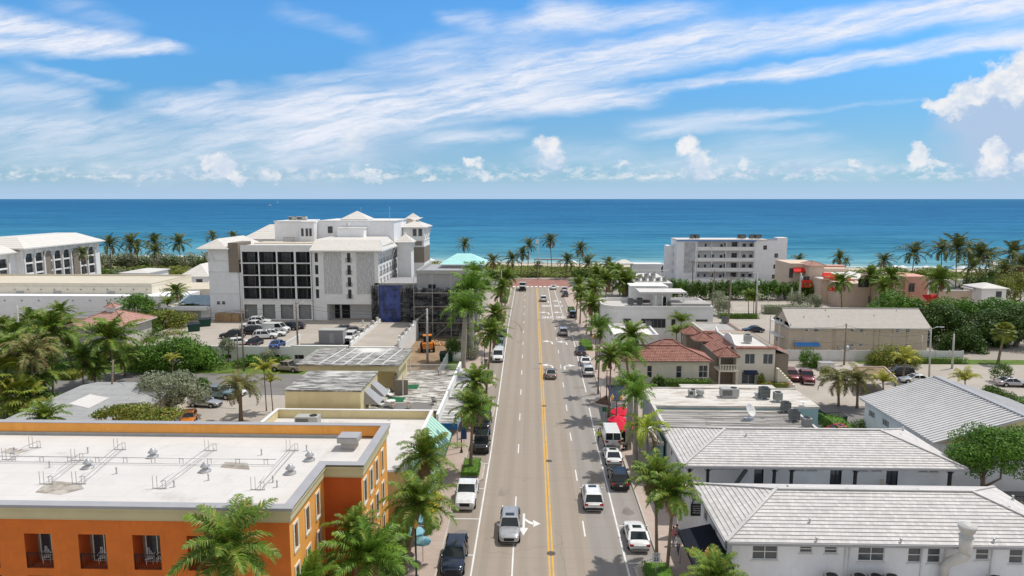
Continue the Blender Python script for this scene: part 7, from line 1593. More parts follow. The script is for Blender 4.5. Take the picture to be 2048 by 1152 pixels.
tree('silver bush tree over the parking deck wall, left one',(455,690),121.2,[(0,0,0,1.5,1.0,1.3)],2000,.24,'leafgrey',None,.08)
tree('large leaved shrub tree in the planter at the kerb of the right pavement',(1985,790),100,[(0,0,0,2.0,1.8,1.4),(1.6,-1,-.4,1.6,1.4,1.1)],3000,.26,'leafmid',None,.08)
for k,(xa,xb,h,lab) in enumerate(((36,47,6.0,'left end'),(47.2,60,5.4,'left half'),(60.2,74,5.8,'middle'),(74.2,86,5.2,'right half'),(86.2,95,4.4,'right end, by the red awning'))):
 _seed[0]+=1;n=18;w_=(xb-xa)
 q=leaf_cloud([((i+.5)/n*w_-w_/2,(i%3-1)*.5,h*.48+.25*math.sin(i*2.1),w_/n*1.5,2.2,h*.54) for i in range(n)],9000,.46,_seed[0],10,.5)
 tag(link('tall_hedge',quads_mesh('tall_hedge',q,M['leafmid' if k%2 else 'leaf']),None,((xa+xb)/2,205,0)),'tall dense green hedge before the apartment block, '+lab,'hedge','tall hedges before the apartment block')
for px,y,rx,rz,lab in ((1436,190,2.6,2.6,'squarish silver bush at the left of the beach car park, rear'),(1443,176,3.4,2.8,'big silver bush at the left of the beach car park, front'),(1590,190,3.0,2.6,'clipped silver bush beside the concrete pole'),(1630,188,2.6,2.4,'clipped silver bush nearest the restaurant entrance')):
 bush(lab,(px,600),y,rx,2.0,rz,2200,.34,'leafgrey')
hedge('long silver hedge dividing the beach car park',at(1515,622)[0],at(1602,620)[0],178,181,2.2,3200,.34,'leafgrey')
hedge('low green hedge in the beach car park',at(1430,632)[0],at(1508,632)[0],171,173,1.2,1500,.3,'leafmid')
hedge('low grey green shrubs along the restaurant drive',at(1640,612)[0],at(1708,612)[0],172,175,1.6,2200,.34,'leafgrey')
hedge('leafy dark hedge before the terracotta hip roof house',19.5,28.0,103.6,105.6,2.0,3200,.3,'leafmid');bush('spiky dark shrub at the left end of the house hedge',(1318,760),104.2,1.3,1.2,1.6,900,.4,'leafdark')
hedge('flowering low hedge beside the Spanish house wall',36.2,41.0,106.8,108.2,.9,1200,.22,'flower')
bush('brownish shrub against the Spanish house wall',(1520,765),108,.8,.6,1.3,700,.24,'leafyel')
hedge('green hedge between the dumpsters and the metal roof hall',38.6,41.0,74.5,90,1.5,4200,.24,'leaf');bush('dark shrub at the corner of the metal roof hall',(1722,825),84.5,1.4,1.2,1.4,1000,.24,'leafmid')
hedge('hedge strip along the rear lawn',62,80,124.4,125.6,1.0,1800,.26,'leafmid')
hedge('low planted bed on the rear street at the right',at(1975,790)[0],at(2040,790)[0],97,100.5,1.0,1800,.26,'leafmid')
bush('bush behind the maroon cars',(1650,750),113,1.2,1.0,1.3,800,.24,'leafyel')
bush('bright shrub left of the maroon cars',(1570,752),111,1.2,.8,.9,700,.24,'leafyel')
hedge('clipped hedge bed beside the parked white pickup on the left',-7.6,-5.7,69.9,74.4,.75,2600,.13,'leaf','clipped hedge beds along the street',z0=.12)
hedge('clipped hedge bed under the leaning palm halfway up the left kerb',-7.6,-5.8,91.0,97.5,.7,2600,.14,'leaf','clipped hedge beds along the street',z0=.12)
hedge('clipped hedge bed in front of the parked white pickup farther up the left kerb',-8.3,-6.6,108,114.4,.7,2200,.15,'leaf','clipped hedge beds along the street',z0=.12)
hedge('clipped hedge bed far up the left kerb',-8.2,-6.8,161.5,177,.8,1800,.2,'leafmid','clipped hedge beds along the street',z0=.12)
hedge('clipped hedge bed nearest the junction on the left',-8.4,-7.2,193,222,.9,1800,.24,'leafmid','clipped hedge beds along the street',z0=.12)
hedge('clipped hedge bed under the 25 speed limit sign',9.0,11.2,48.6,52.6,.7,2400,.12,'leaf','clipped hedge beds along the street',z0=.12)
hedge('clipped hedge bed beside the white van',9.0,11.8,82,87.6,.75,2800,.14,'leaf','clipped hedge beds along the street',z0=.12)
hedge('clipped hedge bed beyond the dark blue parked car on the right',9.9,12.2,133,141,.8,2000,.17,'leaf','clipped hedge beds along the street',z0=.12)
hedge('clipped hedge bed far up the right kerb',9.7,11.4,178,184.5,.8,1200,.2,'leafmid','clipped hedge beds along the street',z0=.12)
hedge('leafy tall hedge at the foot of the orange hotel side wall',-12.3,-10.4,44.5,64,2.6,6500,.18,'leafmid')
for k,(x,y) in enumerate(((10.2,98.6),)):
 b=MB();b.prism([(9.3,98.0),(11.6,96.6),(11.4,102.0),(10.9,101.2)],.121,.16);struct('mulch_bed',b,M['mulch'])
hedge('low clipped hedge rows before the pink tiled house',at(115,752)[0],at(172,752)[0],108.5,112.2,1.1,2600,.25,'leafyel');hedge('second clipped hedge row behind the first, left garden',at(112,740)[0],at(170,740)[0],114.4,117,1.2,2200,.25,'leaf')
hedge('dark rounded hedge on the left lawn',at(70,782)[0],at(122,782)[0],97.5,100,1.2,1800,.24,'leafmid')
for px,py,y,rx,rz,mt,lab in ((20,735,112,3.4,2.2,'leafmid','dense shrub mass at the left edge below the parked cars'),(70,720,118,3.4,2.0,'leafyel','yellowish shrubs under the left palms'),(135,705,121,3.0,2.2,'leaf','green shrubs left of the pink tiled house'),(240,705,122,2.6,2.0,'leafmid','dark shrubs under the bushy palm by the pink house'),(285,700,128,3.0,2.2,'leafyel','bright shrubs right of the pink tiled house'),(300,640,140,3.2,2.6,'leafmid','shrubs behind the white board fence'),(30,815,84,3.2,2.4,'leafyel','bushy undergrowth of the fan palms at the left edge'),(400,720,119,2.4,1.8,'leafmid','shrub under the right side of the big green tree'),(490,725,119.5,3.0,1.3,'leaf','green bushes at the foot of the parking deck wall, left'),(560,722,119.8,2.6,1.1,'leafmid','green bushes at the foot of the parking deck wall, right'),(85,690,130,3.0,1.8,'leaf','hedge shrubs before the staff car park')):
 bush(lab,(px,py),y,rx,rx*.7,rz,1800,.32,mt)
for px,y,rx,rz,mt,lab in ((10,96,3.4,2.6,'leafmid','thick shrubs at the left edge beside the lawn'),(55,92,3.0,2.2,'leafdark','dark shrubs below the leaning palm on the left'),(110,90,3.0,1.8,'leafmid','round shrubs on the left lawn nearest the bungalow'),(150,88,2.4,1.6,'leafyel','yellowish shrub beside the bungalow roof'),(200,116,3.2,2.6,'leafdark','dark thicket in front of the pink tiled house'),(90,120,3.6,2.4,'leafdark','dark thicket behind the clipped hedge rows'),(30,124,3.6,2.6,'leafmid','thicket below the far left pole'),(275,118,2.6,2.4,'leafdark','dark thicket left of the big green tree'),(310,131,3.4,2.8,'leafmid','thicket right of the pink tiled house'),(245,84,2.4,2.2,'leafgrey','silver shrub behind the bungalow roof'),(395,100,2.0,1.8,'leafmid','green shrub behind the silver sedan'),(360,136,3.0,2.2,'leafyel','bright shrubs beside the white board fence')):
 bush(lab,(px,760),y,rx,rx*.75,rz,2000,.3,mt)
for k,(px,y,rz) in enumerate(((212,284,4.2),(236,288,3.6),(258,286,4.4),(284,290,3.4),(318,288,4.2),(344,291,3.4),(372,288,4.0),(400,290,3.6))):
 bush('sea grape thicket in the row along the left beach, %s from the left'%ORD[k],(px,510),y,6.2,4,rz,2200,.7,'leafmid' if k%2 else 'leafgrey')
for k,(px,y,rz) in enumerate(((1790,262,2.6),(1860,262,2.2),(1990,250,3.6),(2030,246,4.0),(1960,226,3.0))):
 bush('dune thicket under the right beach palms, %s from the left'%ORD[(0,1,3,4,2)[k]],(px,510),y,6,4,rz,2000,.7,'leafyel' if k%2 else 'leafmid')
def scrub(name,label,x0,x1,y0f,y1f,n,h,size,mt,seed):
 r=np.random.default_rng(seed);x=r.uniform(x0,x1,n);t=r.uniform(0,1,n);y=y0f(x)+(y1f(x)-y0f(x))*t
 hh=h*(.4+.6*np.abs(np.sin(x*.21+1.3)*np.sin(y*.17)))*r.uniform(.5,1,n)
 p=np.stack([x,y,hh],1);nr=r.normal(size=(n,3))*.5;nr[:,2]+=1;nr/=np.linalg.norm(nr,axis=1)[:,None]
 tt=np.cross(nr,r.normal(size=(n,3)));tt/=np.linalg.norm(tt,axis=1)[:,None];u=np.cross(nr,tt);s=size*r.uniform(.6,1.3,(n,1))
 q=np.stack([p-tt*s*.5,p-u*s*.32,p+tt*s*.5,p+u*s*.32],1)
 o=link(name,quads_mesh(name,q,M[mt]),None);tag(o,label,'ground cover',None,'stuff')
scrub('dune_scrub','low green dune plants between the beach road and the sand',-14,48,lambda x:260+0*x,lambda x:299-.125*x,26000,1.6,.75,'dune',5)
scrub('dune_scrub','dune scrub left of the seaside hotel',-175,-14,lambda x:256+0*x,lambda x:300-.125*x,30000,2.4,1.0,'dune',6)
scrub('dune_scrub','dune scrub beyond the tan restaurant',48,240,lambda x:261+0*x,lambda x:300-.13*x,24000,1.6,1.0,'dune',7)
b=MB()
for i in range(60):a,c_=xs[i],xs[i+1];(b.sheet([(a,260.2),(c_,260.2),(c_,max(260.3,shore(c_)-27)),(a,max(260.3,shore(a)-27))],.006) if shore(a)-27>261 else None)
struct('dune',b,mat('dune_soil',(.22,.20,.08),.95,var=.25,vscale=.15,stain=((.10,.13,.03),.7,.08)))
for px,y,rx,rz,mt,lab in ((240,240,6,3.0,'leafgrey','sea grape scrub at the foot of the left beach palms'),(290,244,7,3.4,'leafmid','dark scrub mound below the third beach palm on the left'),(340,244,7,3.0,'leafyel','yellowish scrub mound left of the seaside hotel'),(205,236,5,3.6,'leafmid','scrub mound beside the white hotel wing'),(385,248,5,2.6,'leafgrey','grey scrub mound nearest the seaside hotel'),(985,252,3.5,2.2,'leafmid','shrub mound at the junction, left side'),(965,226,3.0,2.0,'leaf','shrubs beside the aqua roofed building'),(1160,252,4,2.4,'leafmid','shrub mound at the junction, right side'),(1200,250,5,2.8,'leafyel','shrubs below the white beach pavilion'),(1270,205,5,3.0,'leafmid','shrubs behind the round white building'),(1870,196,3.6,1.6,'leafgrey','silver shrub before the tan boundary wall')):
 bush(lab,(px,540),y,rx,rx*.6,rz,2200,.5,mt)
# ============== VEHICLES
M['tyre']=mat('tyre_rubber',(.018,.018,.019),.85,var=.15,obj=True);M['rim']=mat('alloy_rim',(.42,.42,.43),.35,metal=.7,var=.1,obj=True)
M['arch']=mat('wheel_arch',(.012,.012,.013),.8,obj=True);M['headlamp']=mat('headlamp_lens',(.30,.32,.34),.15,var=.1,obj=True,spec=.6);M['taillamp']=mat('tail_lamp_red',(.42,.015,.012),.25,var=.1,obj=True)
M['plate']=mat('licence_plate',(.62,.62,.58),.5,obj=True);M['chrome']=mat('chrome_trim',(.55,.55,.56),.2,metal=.9,obj=True)
PAINT={k:paint_mat(k+'_car_paint',c,m_,r_) for k,(c,m_,r_) in {'white':((.80,.80,.79),0,.3),'silver':((.48,.48,.49),.5,.3),'grey':((.22,.21,.20),.4,.3),'taupe':((.24,.21,.19),.4,.3),'black':((.012,.012,.014),0,.2),'navy':((.012,.022,.045),.2,.2),'blueblack':((.02,.03,.06),.2,.2),'maroon':((.16,.012,.018),.2,.25),'red':((.60,.015,.03),0,.25),'gold':((.40,.34,.25),.4,.35),'orange':((.62,.20,.03),0,.3),'teal':((.20,.30,.34),.3,.3),'blue':((.03,.10,.32),.1,.25)}.items()}
SPEC={'sedan_car':(4.75,1.84,1.45,.93,.85,.15,-1.0,-1.80,.74,.93,.33,1.42,-1.40),'sport_utility_vehicle':(4.75,1.92,1.72,1.06,.95,.35,-1.85,-2.20,.92,1.02,.37,1.42,-1.42),'hatchback_car':(4.3,1.78,1.5,.95,.85,.25,-1.55,-2.0,.80,.92,.32,1.3,-1.3),'pickup_truck':(5.75,2.02,1.92,1.22,1.15,.55,-.75,-.95,1.12,1.2,.40,1.80,-1.80),'cargo_van':(5.6,2.02,2.12,1.28,1.85,1.15,-2.55,-2.72,1.12,1.28,.37,1.75,-1.65),'off_road_vehicle':(4.3,1.88,1.84,1.15,.75,.55,-1.85,-1.98,1.08,1.15,.42,1.35,-1.25)}
def make_car(kind):
 L_,w2,H_,belt,cowl,rf,rr,rb,hz,tz,wr,af,ar=SPEC[kind];w=w2/2
 t=thing(kind,'x','car');hl=L_/2;boxy=kind in ('off_road_vehicle','pickup_truck','cargo_van')
 st=[(-hl,w*.86,tz*.78),(-hl+.08,w*.95,tz*.97),(-hl+.5,w*.99,tz),(rb-.05 if rb>-hl+.6 else -hl+.7,w,max(tz,belt*.99)),(ar+.5,w,belt),(0,w,belt),(cowl-.2,w,belt),(cowl,w*.995,belt*.985),(cowl+.45,w*.985,(belt+hz*1.12)/2 if not boxy else belt*.97),(hl-.55,w*.96,hz*1.06),(hl-.18,w*(.90 if not boxy else .95),hz),(hl,w*(.78 if not boxy else .9),hz*.80)]
 b=MB();rings=[]
 for y,ww,zt in st:
  half=[(ww*.86,.24),(ww*.97,.36),(ww,zt*.62),(ww*.985,zt*.88),(ww*.90,zt),(ww*.5,zt+.025)]
  ring=[(x,y,z) for x,z in half]+[(-x,y,z) for x,z in half[::-1]]
  rings.append(len(b.v));b.v.extend(ring)
 n=12
 for i in range(len(rings)-1):
  for k in range(n):
   k2=(k+1)%n;b.f.append((rings[i]+k,rings[i+1]+k,rings[i+1]+k2,rings[i]+k2)[::-1]);b.m.append(0);b.sm.append(True)
 for r0,rev in ((rings[0],False),(rings[-1],True)):
  f=tuple(r0+k for k in range(n));b.f.append(f[::-1] if rev else f);b.m.append(0);b.sm.append(False)
 b.build('body',PAINT['white'],t,subsurf=1)
 zt=H_-.07;wt=w*(.76 if not boxy else .86);wb=w*.93
 lo=[(-wb,rb,belt-.03),(wb,rb,belt-.03),(wb*.97,cowl,belt-.04),(-wb*.97,cowl,belt-.04)];hi_=[(-wt,rr,zt),(wt,rr,zt),(wt*.96,rf,zt),(-wt*.96,rf,zt)]
 b=MB();b.hexa(lo+hi_);g=b.build('windows',M['carglass'],t)
 b=MB();e=.03
 b.hexa([(-wt-e,rr-.08,zt-.01),(wt+e,rr-.08,zt-.01),(wt*.96+e,rf+.05,zt-.01),(-wt*.96-e,rf+.05,zt-.01),(-wt*.9,rr+.12,H_),(wt*.9,rr+.12,H_),(wt*.86,rf-.12,H_),(-wt*.86,rf-.12,H_)])
 for sx in (-1,1):
  b.bar((sx*wb*.97,cowl+.02,belt-.03),(sx*(wt*.96+.01),rf+.02,zt),.10,.06);b.bar((sx*wb,rb-.01,belt-.03),(sx*(wt+.01),rr-.02,zt),.12 if kind!='sedan_car' else .2,.10)
  if kind=='cargo_van':
   b.hexa([(sx*(wb+.012),rb+.05,belt-.04),(sx*(wb+.013),cowl-1.7,belt-.04),(sx*(wb-.02),cowl-1.7,belt-.04),(sx*(wb-.02),rb+.05,belt-.04),(sx*(wt+.012),rr+.05,zt),(sx*(wt+.012),cowl-1.7,zt),(sx*(wt-.02),cowl-1.7,zt),(sx*(wt-.02),rr+.05,zt)])
  else:
   ym=(rf+rr)/2+.05;b.bar((sx*(wb+.005),ym,belt-.03),(sx*(wt+.012),ym-.02,zt),.09,.04)
   if kind in ('sport_utility_vehicle','off_road_vehicle','hatchback_car'):b.bar((sx*(wb+.005),rr+.25,belt-.03),(sx*(wt+.012),rr+.35,zt),.22,.04)
  if kind=='sport_utility_vehicle':b.bar((sx*wt*.9,rr+.2,H_+.03),(sx*wt*.88,rf-.2,H_+.03),.05,.04)
 if kind=='cargo_van':b.bar((0,rb-.03,belt-.04),(0,rr-.03,zt),.1,.06)
 b.build('roof',PAINT['white'],t,bevel=.025)
 for sx in (-1,1):
  for ya in (af,ar):
   b=MB();b.tube([(sx*(w-.28),ya,wr),(sx*(w+.006),ya,wr)],wr+.075,20,smooth=False);b.build('wheel_arch',M['arch'],t)
   b=MB();b.tube([(sx*(w-.23),ya,wr),(sx*(w-.02),ya,wr),(sx*(w+.012),ya,wr)],[wr,wr,wr*.9],20);wh_=b.build('wheel',M['tyre'],t)
   b=MB();b.tube([(sx*(w-.05),ya,wr),(sx*(w+.018),ya,wr)],wr*.62,14,smooth=False);b.build('rim',M['rim'],wh_)
  b=MB();yh=hl-.16;b.hexa([(sx*w*.50,yh-.12,hz*.66),(sx*w*.86,yh-.28,hz*.66),(sx*w*.86,yh+.0,hz*.66),(sx*w*.50,yh+.13,hz*.66),(sx*w*.5,yh-.12,hz*.86),(sx*w*.88,yh-.3,hz*.90),(sx*w*.86,yh-.02,hz*.90),(sx*w*.5,yh+.10,hz*.86)]);b.build('headlight',M['headlamp'],t)
  b=MB();b.box(sx*w*.58,sx*w*.93,-hl-.012,-hl+.16,tz*.70,tz*.88);b.build('tail_light',M['taillamp'],t)
  b=MB();b.box(sx*(w+.02),sx*(w+.2),cowl-.28,cowl-.16,belt-.02,belt+.13);b.bar((sx*(w-.06),cowl-.2,belt),(sx*(w+.05),cowl-.2,belt+.04),.06);b.build('mirror',PAINT['white'],t,bevel=.02)
 b=MB();b.box(-w*.48,w*.48,hl-.10,hl+.012,hz*.48,hz*.76);b.build('grille',M['black'],t)
 b=MB();b.box(-w*.80,w*.80,hl-.2,hl+.03,.26,hz*.42);b.build('front_bumper',M['black'] if kind!='pickup_truck' else M['chrome'],t,bevel=.03)
 b=MB();b.box(-w*.84,w*.84,-hl-.04,-hl+.2,.28,tz*.5);b.build('rear_bumper',M['black'] if kind in ('sport_utility_vehicle','off_road_vehicle') else M['chrome'] if boxy else PAINT['grey'],t,bevel=.03)
 b=MB();b.box(-.16,.16,-hl-.045,-hl-.005,tz*.56,tz*.56+.15);b.build('number_plate',M['plate'],t)
 if kind in ('sport_utility_vehicle','sedan_car'):b=MB();b.box(-wt*.55,wt*.55,rf-.75,rf-.2,H_+.002,H_+.008);b.build('sunroof',M['carglass'],t)
 if kind=='pickup_truck':
  b=MB();b.box(-w*.82,w*.82,-hl+.12,rb-.12,belt-.006,belt+.035);b.build('cargo_bed',M['black'],t)
 return t
CARS={}
def car(kind,label,x,y,rz,paint,z=.005,group=None,cat='car',scale=None):
 if kind not in CARS:CARS[kind]=make_car(kind);t=CARS[kind];t.location=(x,y,z);t.rotation_euler=(0,0,rz);CH[t]=kids(t)
 else:t=dup(CARS[kind],(x,y,z),rz)
 t['label']=label;t['category']=cat
 if group:t['group']=group
 elif 'group' in t:del t['group']
 if scale:t.scale=(scale,)*3
 for c in t.children:
  if c.name.split('.')[0] in ('body','roof','mirror'):
   c.material_slots[0].link='OBJECT';c.material_slots[0].material=PAINT[paint]
 return t
AWAY,TOWARD=0.0,math.pi
def road_car(kind,label,px,py,dirn,paint,cat='car',group=None,dx=0.0,z=.005):
 'px, py: where the near end touches the road in the photo'
 x,y=at(px,py);return car(kind,label,x+dx,y+SPEC[kind][0]/2,dirn,paint,z,group,cat)
bpy.context.view_layer.update()
G1='vehicles on the main street'
road_car('sport_utility_vehicle','silver grey crossover driving towards the viewer in the left lane',1018,1092,TOWARD,'silver','car',G1)
road_car('pickup_truck','white pickup parked at the left kerb ahead of the square hedge bed',929,1024,TOWARD,'white','pickup',G1)
road_car('sport_utility_vehicle','dark navy car at the bottom edge, parked at the left kerb',903,1158,TOWARD,'navy','car',G1)
road_car('off_road_vehicle','black off road vehicle parked on the left behind the square hedge bed',961,910,TOWARD,'black','car',G1)
road_car('pickup_truck','black pickup parked directly behind the black off road vehicle',964,868,TOWARD,'black','pickup',G1)
road_car('cargo_van','white van parked at the left kerb by the rounded hedge bed',995,726,TOWARD,'white','van',G1)
road_car('sport_utility_vehicle','blue grey car parked right behind the white van on the left',998,700,TOWARD,'teal','car',G1)
road_car('sedan_car','dark car parked on the left well beyond the white van',1004,676,TOWARD,'blueblack','car',G1)
road_car('sport_utility_vehicle','white crossover driving away far up the centre lane',1087,604,AWAY,'white','car',G1)
road_car('sedan_car','taupe grey sedan driving away in the middle of the street',1102,760,AWAY,'taupe','car',G1)
road_car('sport_utility_vehicle','silver crossover driving away in the right lane',1127,673,AWAY,'silver','car',G1)
road_car('sport_utility_vehicle','white crossover driving away in the right lane, nearest one',1188,1026,AWAY,'white','car',G1)
road_car('sedan_car','white sedan parked at the right kerb nearest the viewer',1280,1108,AWAY,'white','car',G1)
road_car('sport_utility_vehicle','black crossover parked at the right kerb between two white cars',1242,984,AWAY,'black','car',G1)
road_car('sedan_car','white sedan parked at the right kerb just behind the white van',1229,936,AWAY,'white','car',G1)
road_car('cargo_van','white van with two rear windows parked beside the red umbrellas',1222,900,AWAY,'white','van',G1,.25)
road_car('sport_utility_vehicle','white crossover parked on the right across from the taupe sedan',1178,755,AWAY,'white','car',G1)
road_car('sedan_car','white sedan with black roof glass parked ahead of the white crossover on the right',1172,734,AWAY,'white','car',G1)
road_car('sedan_car','dark blue sedan parked by the white hatched zone on the right',1163,712,AWAY,'blueblack','car',G1)
road_car('sport_utility_vehicle','dark blue car parked at the right kerb beyond the silver crossover',1146,637,AWAY,'blueblack','car',G1)
road_car('sedan_car','dark car parked on the right near the junction',1131,595,AWAY,'black','car',G1)
road_car('sport_utility_vehicle','white car parked on the right near the junction',1129,585,AWAY,'white','car',G1)
road_car('sedan_car','white car waiting at the junction stop line',1107,580,AWAY,'white','car',G1)
def dump_truck(px,py):
 x,y=at(px,py);t=thing('dump_truck','white cab dump truck coming from the junction','truck',(x,y+4,.005))
 b=MB();b.box(x-1.15,x+1.15,y+1.3,y+2.9,.9,2.9).box(x-1.0,x+1.0,y,y+1.3,.8,1.9);b.build('cab',PAINT['white'],t,bevel=.12)
 b=MB();b.box(x-1.0,x+1.0,y+1.27,y+1.295,1.95,2.7);b.build('windscreen',M['carglass'],t)
 b=MB();b.box(x-.85,x+.85,y-.05,y+.0,.75,1.6);b.build('grille',M['black'],t);b=MB();b.box(x-1.2,x+1.2,y-.1,y+.15,.45,.75);b.build('bumper',M['black'],t)
 b=MB();b.box(x-1.2,x+1.2,y+3.1,y+8.2,1.2,1.35).box(x-1.2,x-1.1,y+3.1,y+8.2,1.36,2.7).box(x+1.1,x+1.2,y+3.1,y+8.2,1.36,2.7).box(x-1.09,x+1.09,y+3.1,y+3.2,1.36,2.9);b.build('dump_bed',M['acdark'],t)
 for yy_ in (.8,5.6,6.9):
  for sx in (-1,1):b=MB();b.tube([(x+sx*.85,y+yy_,.5),(x+sx*1.15,y+yy_,.5)],.5,16);b.build('wheel',M['tyre'],t)
 for sx in (-1,1):b=MB();b.box(x+sx*.75,x+sx*1.0,y-.03,y+.05,1.0,1.25);b.build('headlight',M['headlamp'],t)
dump_truck(1045,583)
def lot_car(kind,label,px,py,deg,paint,z=0.0,cat='car',group=None,scale=None):
 x,y=at(px,py,z);return car(kind,label,x,y,R(deg),paint,z+.006,group,cat,scale)
lot_car('pickup_truck','tan pickup on the grey cross street behind the golden palms',574,742,78,'gold',0,'pickup')
GL='cars in the small car park behind the orange hotel'
lot_car('sedan_car','silver sedan parked in the shade of the silver tree',411,812,-97,'silver',0,'car',GL);lot_car('pickup_truck','blue grey pickup behind the silver sedan by the silver tree',438,795,-100,'teal',0,'pickup',GL);lot_car('hatchback_car','orange car peeping over the orange hotel parapet',378,845,200,'orange',0,'car',GL);lot_car('sedan_car','white car half hidden behind the blue grey pickup',462,790,-100,'white',0,'car',GL)
GH='cars on the hotel parking deck'
for k_,lab,px,py,dg,pa in (('sport_utility_vehicle','black people carrier, leftmost on the parking deck',465,676,90,'black'),('sport_utility_vehicle','second black vehicle on the parking deck, beside the leftmost',499,668,90,'black'),('pickup_truck','white pickup with cap on the parking deck behind the black vehicles',508,658,85,'white'),('cargo_van','white cargo van in the middle of the parking deck',552,665,-95,'white'),('sport_utility_vehicle','white crossover in the foreground of the parking deck',531,677,-80,'white'),('sedan_car','white car between the crossover and the cargo van on the deck',548,672,-82,'white'),('sport_utility_vehicle','white car behind the cargo van on the deck',520,648,-85,'white'),('sport_utility_vehicle','dark blue car behind the nose of the cargo van',578,659,85,'blueblack'),('sedan_car','grey blue car farthest right behind the cargo van',588,657,90,'navy'),('hatchback_car','silver hatchback at the front edge of the parking deck, beside the silver bush',480,690,-60,'white'),('hatchback_car','dark hatchback at the front edge of the parking deck',512,690,0,'navy'),('sedan_car','blue car just showing over the deck wall',556,694,0,'blue'),('sedan_car','dark grey sedan behind the site container',694,662,-70,'grey'),('sedan_car','second grey sedan behind the site container',710,666,-75,'grey'),('off_road_vehicle','white off road vehicle beside the site container',700,681,180,'white')):
 lot_car(k_,lab,px,py,dg,pa,DZ,'car',GH)
GS='cars in the staff car park beside the cream hall'
for k_,px,py,dg,pa,lab in (('sedan_car',20,672,90,'silver','silver car at the left edge of the staff car park'),('sport_utility_vehicle',22,652,90,'black','dark car in the back row at the left edge'),('sedan_car',75,662,90,'grey','grey car behind the left palms'),('sport_utility_vehicle',82,648,90,'white','white car in the back row behind the left palms'),('sport_utility_vehicle',125,648,90,'black','black car in the back row near the pink tiled house'),('sedan_car',108,672,90,'silver','pale car beside the tall dark trunked palm'),('sedan_car',135,662,90,'navy','navy car next to the pink tiled house'),('sedan_car',50,680,90,'white','white car in the front row of the staff car park')):lot_car(k_,lab,px,py,dg,pa,0,'car',GS)
lot_car('sport_utility_vehicle','maroon car on the driveway left of the maroon pickup',1582,758,172,'maroon');lot_car('pickup_truck','maroon pickup on the driveway beside the Spanish house',1612,762,168,'maroon',0,'pickup');lot_car('sedan_car','bright red car tucked behind the second motel roof',1674,872,95,'red');lot_car('sedan_car','white sedan on the rear street before the round yellow green tree',1829,765,86,'white');lot_car('sport_utility_vehicle','dark car parked under the golden palm on the rear street',1797,752,80,'black');lot_car('sedan_car','grey sedan at the right edge on the rear street',2024,772,-95,'silver');lot_car('sedan_car','dark blue car in the beach car park behind the tile edged block',1506,664,90,'blueblack')
# ============== DUMPSTERS, MACHINES
M['bingreen']=mat('dumpster_green',(.015,.07,.045),.6,var=.2,obj=True)
def dumpster(label,px,py,w,d,h,rz=0,m='bingreen',z=0.0,lid=True,fill=None):
 x,y=at(px,py,z);t=thing('dumpster',label,'dumpster',(x,y,z),rz,'dumpsters')
 b=MB();b.hexa([(x-w/2*.92,y-d/2*.9,z+.12),(x+w/2*.92,y-d/2*.9,z+.12),(x+w/2*.92,y+d/2*.9,z+.12),(x-w/2*.92,y+d/2*.9,z+.12),(x-w/2,y-d/2,z+h),(x+w/2,y-d/2,z+h),(x+w/2,y+d/2,z+h*1.12),(x-w/2,y+d/2,z+h*1.12)])
 for k in range(4):xx=x-w*.4+k*w*.27;b.box(xx-.04,xx+.04,y-d/2-.05,y-d/2+.02,z+.25,z+h*.95)
 b.build('bin',M[m],t)
 b=MB();b.hexa([(x-w/2-.04,y-d/2-.04,z+h+.01),(x+w/2+.04,y-d/2-.04,z+h+.01),(x+w/2+.04,y+d/2,z+h*1.12+.01),(x-w/2-.04,y+d/2,z+h*1.12+.01),(x-w/2-.04,y-d/2-.04,z+h+.06),(x+w/2+.04,y-d/2-.04,z+h+.06),(x+w/2+.04,y+d/2,z+h*1.12+.06),(x-w/2-.04,y+d/2,z+h*1.12+.06)])
 if lid:b.build('lid',M['black'],t)
 for sx in (-1,1):b=MB();b.box(x+sx*w*.35-.08,x+sx*w*.35+.08,y-d*.3,y-d*.3+.16,z,z+.13);b.build('castor',M['black'],t)
 if fill:
  r=random.Random(4);b=MB()
  for k in range(46):
   a,c=x+r.uniform(-.45,.45)*w,y+r.uniform(-.42,.42)*d;b.bar((a,c,z+h+r.uniform(-.05,.5)),(a+r.uniform(-1,1),c+r.uniform(-.7,.7),z+h+r.uniform(.1,.9)),r.uniform(.08,.3),.06,r.randint(0,2))
  b.build('debris',[M['wood'],M['beige'],M['whitetrim']],t)
dumpster('big open dumpster heaped with timber debris on the building site',911,702,3.4,2.0,1.5,.1,lid=False,fill=True);dumpster('dark green dumpster by the white site fence',894,722,2.6,1.8,1.5,0,lid=True)
dumpster('green dumpster with open back on the parking deck, left one',388,662,2.4,1.8,1.5,.5,z=DZ);dumpster('green dumpster on the parking deck, right one',410,652,2.4,1.8,1.5,.5,z=DZ)
dumpster('large dark dumpster in the rear alley, left one',1656,843,2.4,1.7,1.5,.25);dumpster('green dumpster with a tan lid in the rear alley, right one',1674,850,2.0,1.4,1.3,.25)
x,y=at(855,702);t=thing('wheel_loader','orange wheel loader on the building site','loader',(x,y,0),.2)
b=MB();b.box(x-1.0,x+1.0,y-1.6,y+1.0,.8,1.9).box(x-.8,x+.8,y+1.0,y+2.0,.8,1.5);b.build('chassis',mat('machine_orange',(.70,.22,.02),.5,obj=True),t,bevel=.08)
b=MB();b.box(x-.75,x+.75,y-.6,y+.8,1.9,3.1);b.build('cab',M['carglass'],t);b=MB();b.box(x-.85,x+.85,y-.7,y+.9,3.101,3.25);b.build('cab_roof',bpy.data.materials['machine_orange'],t)
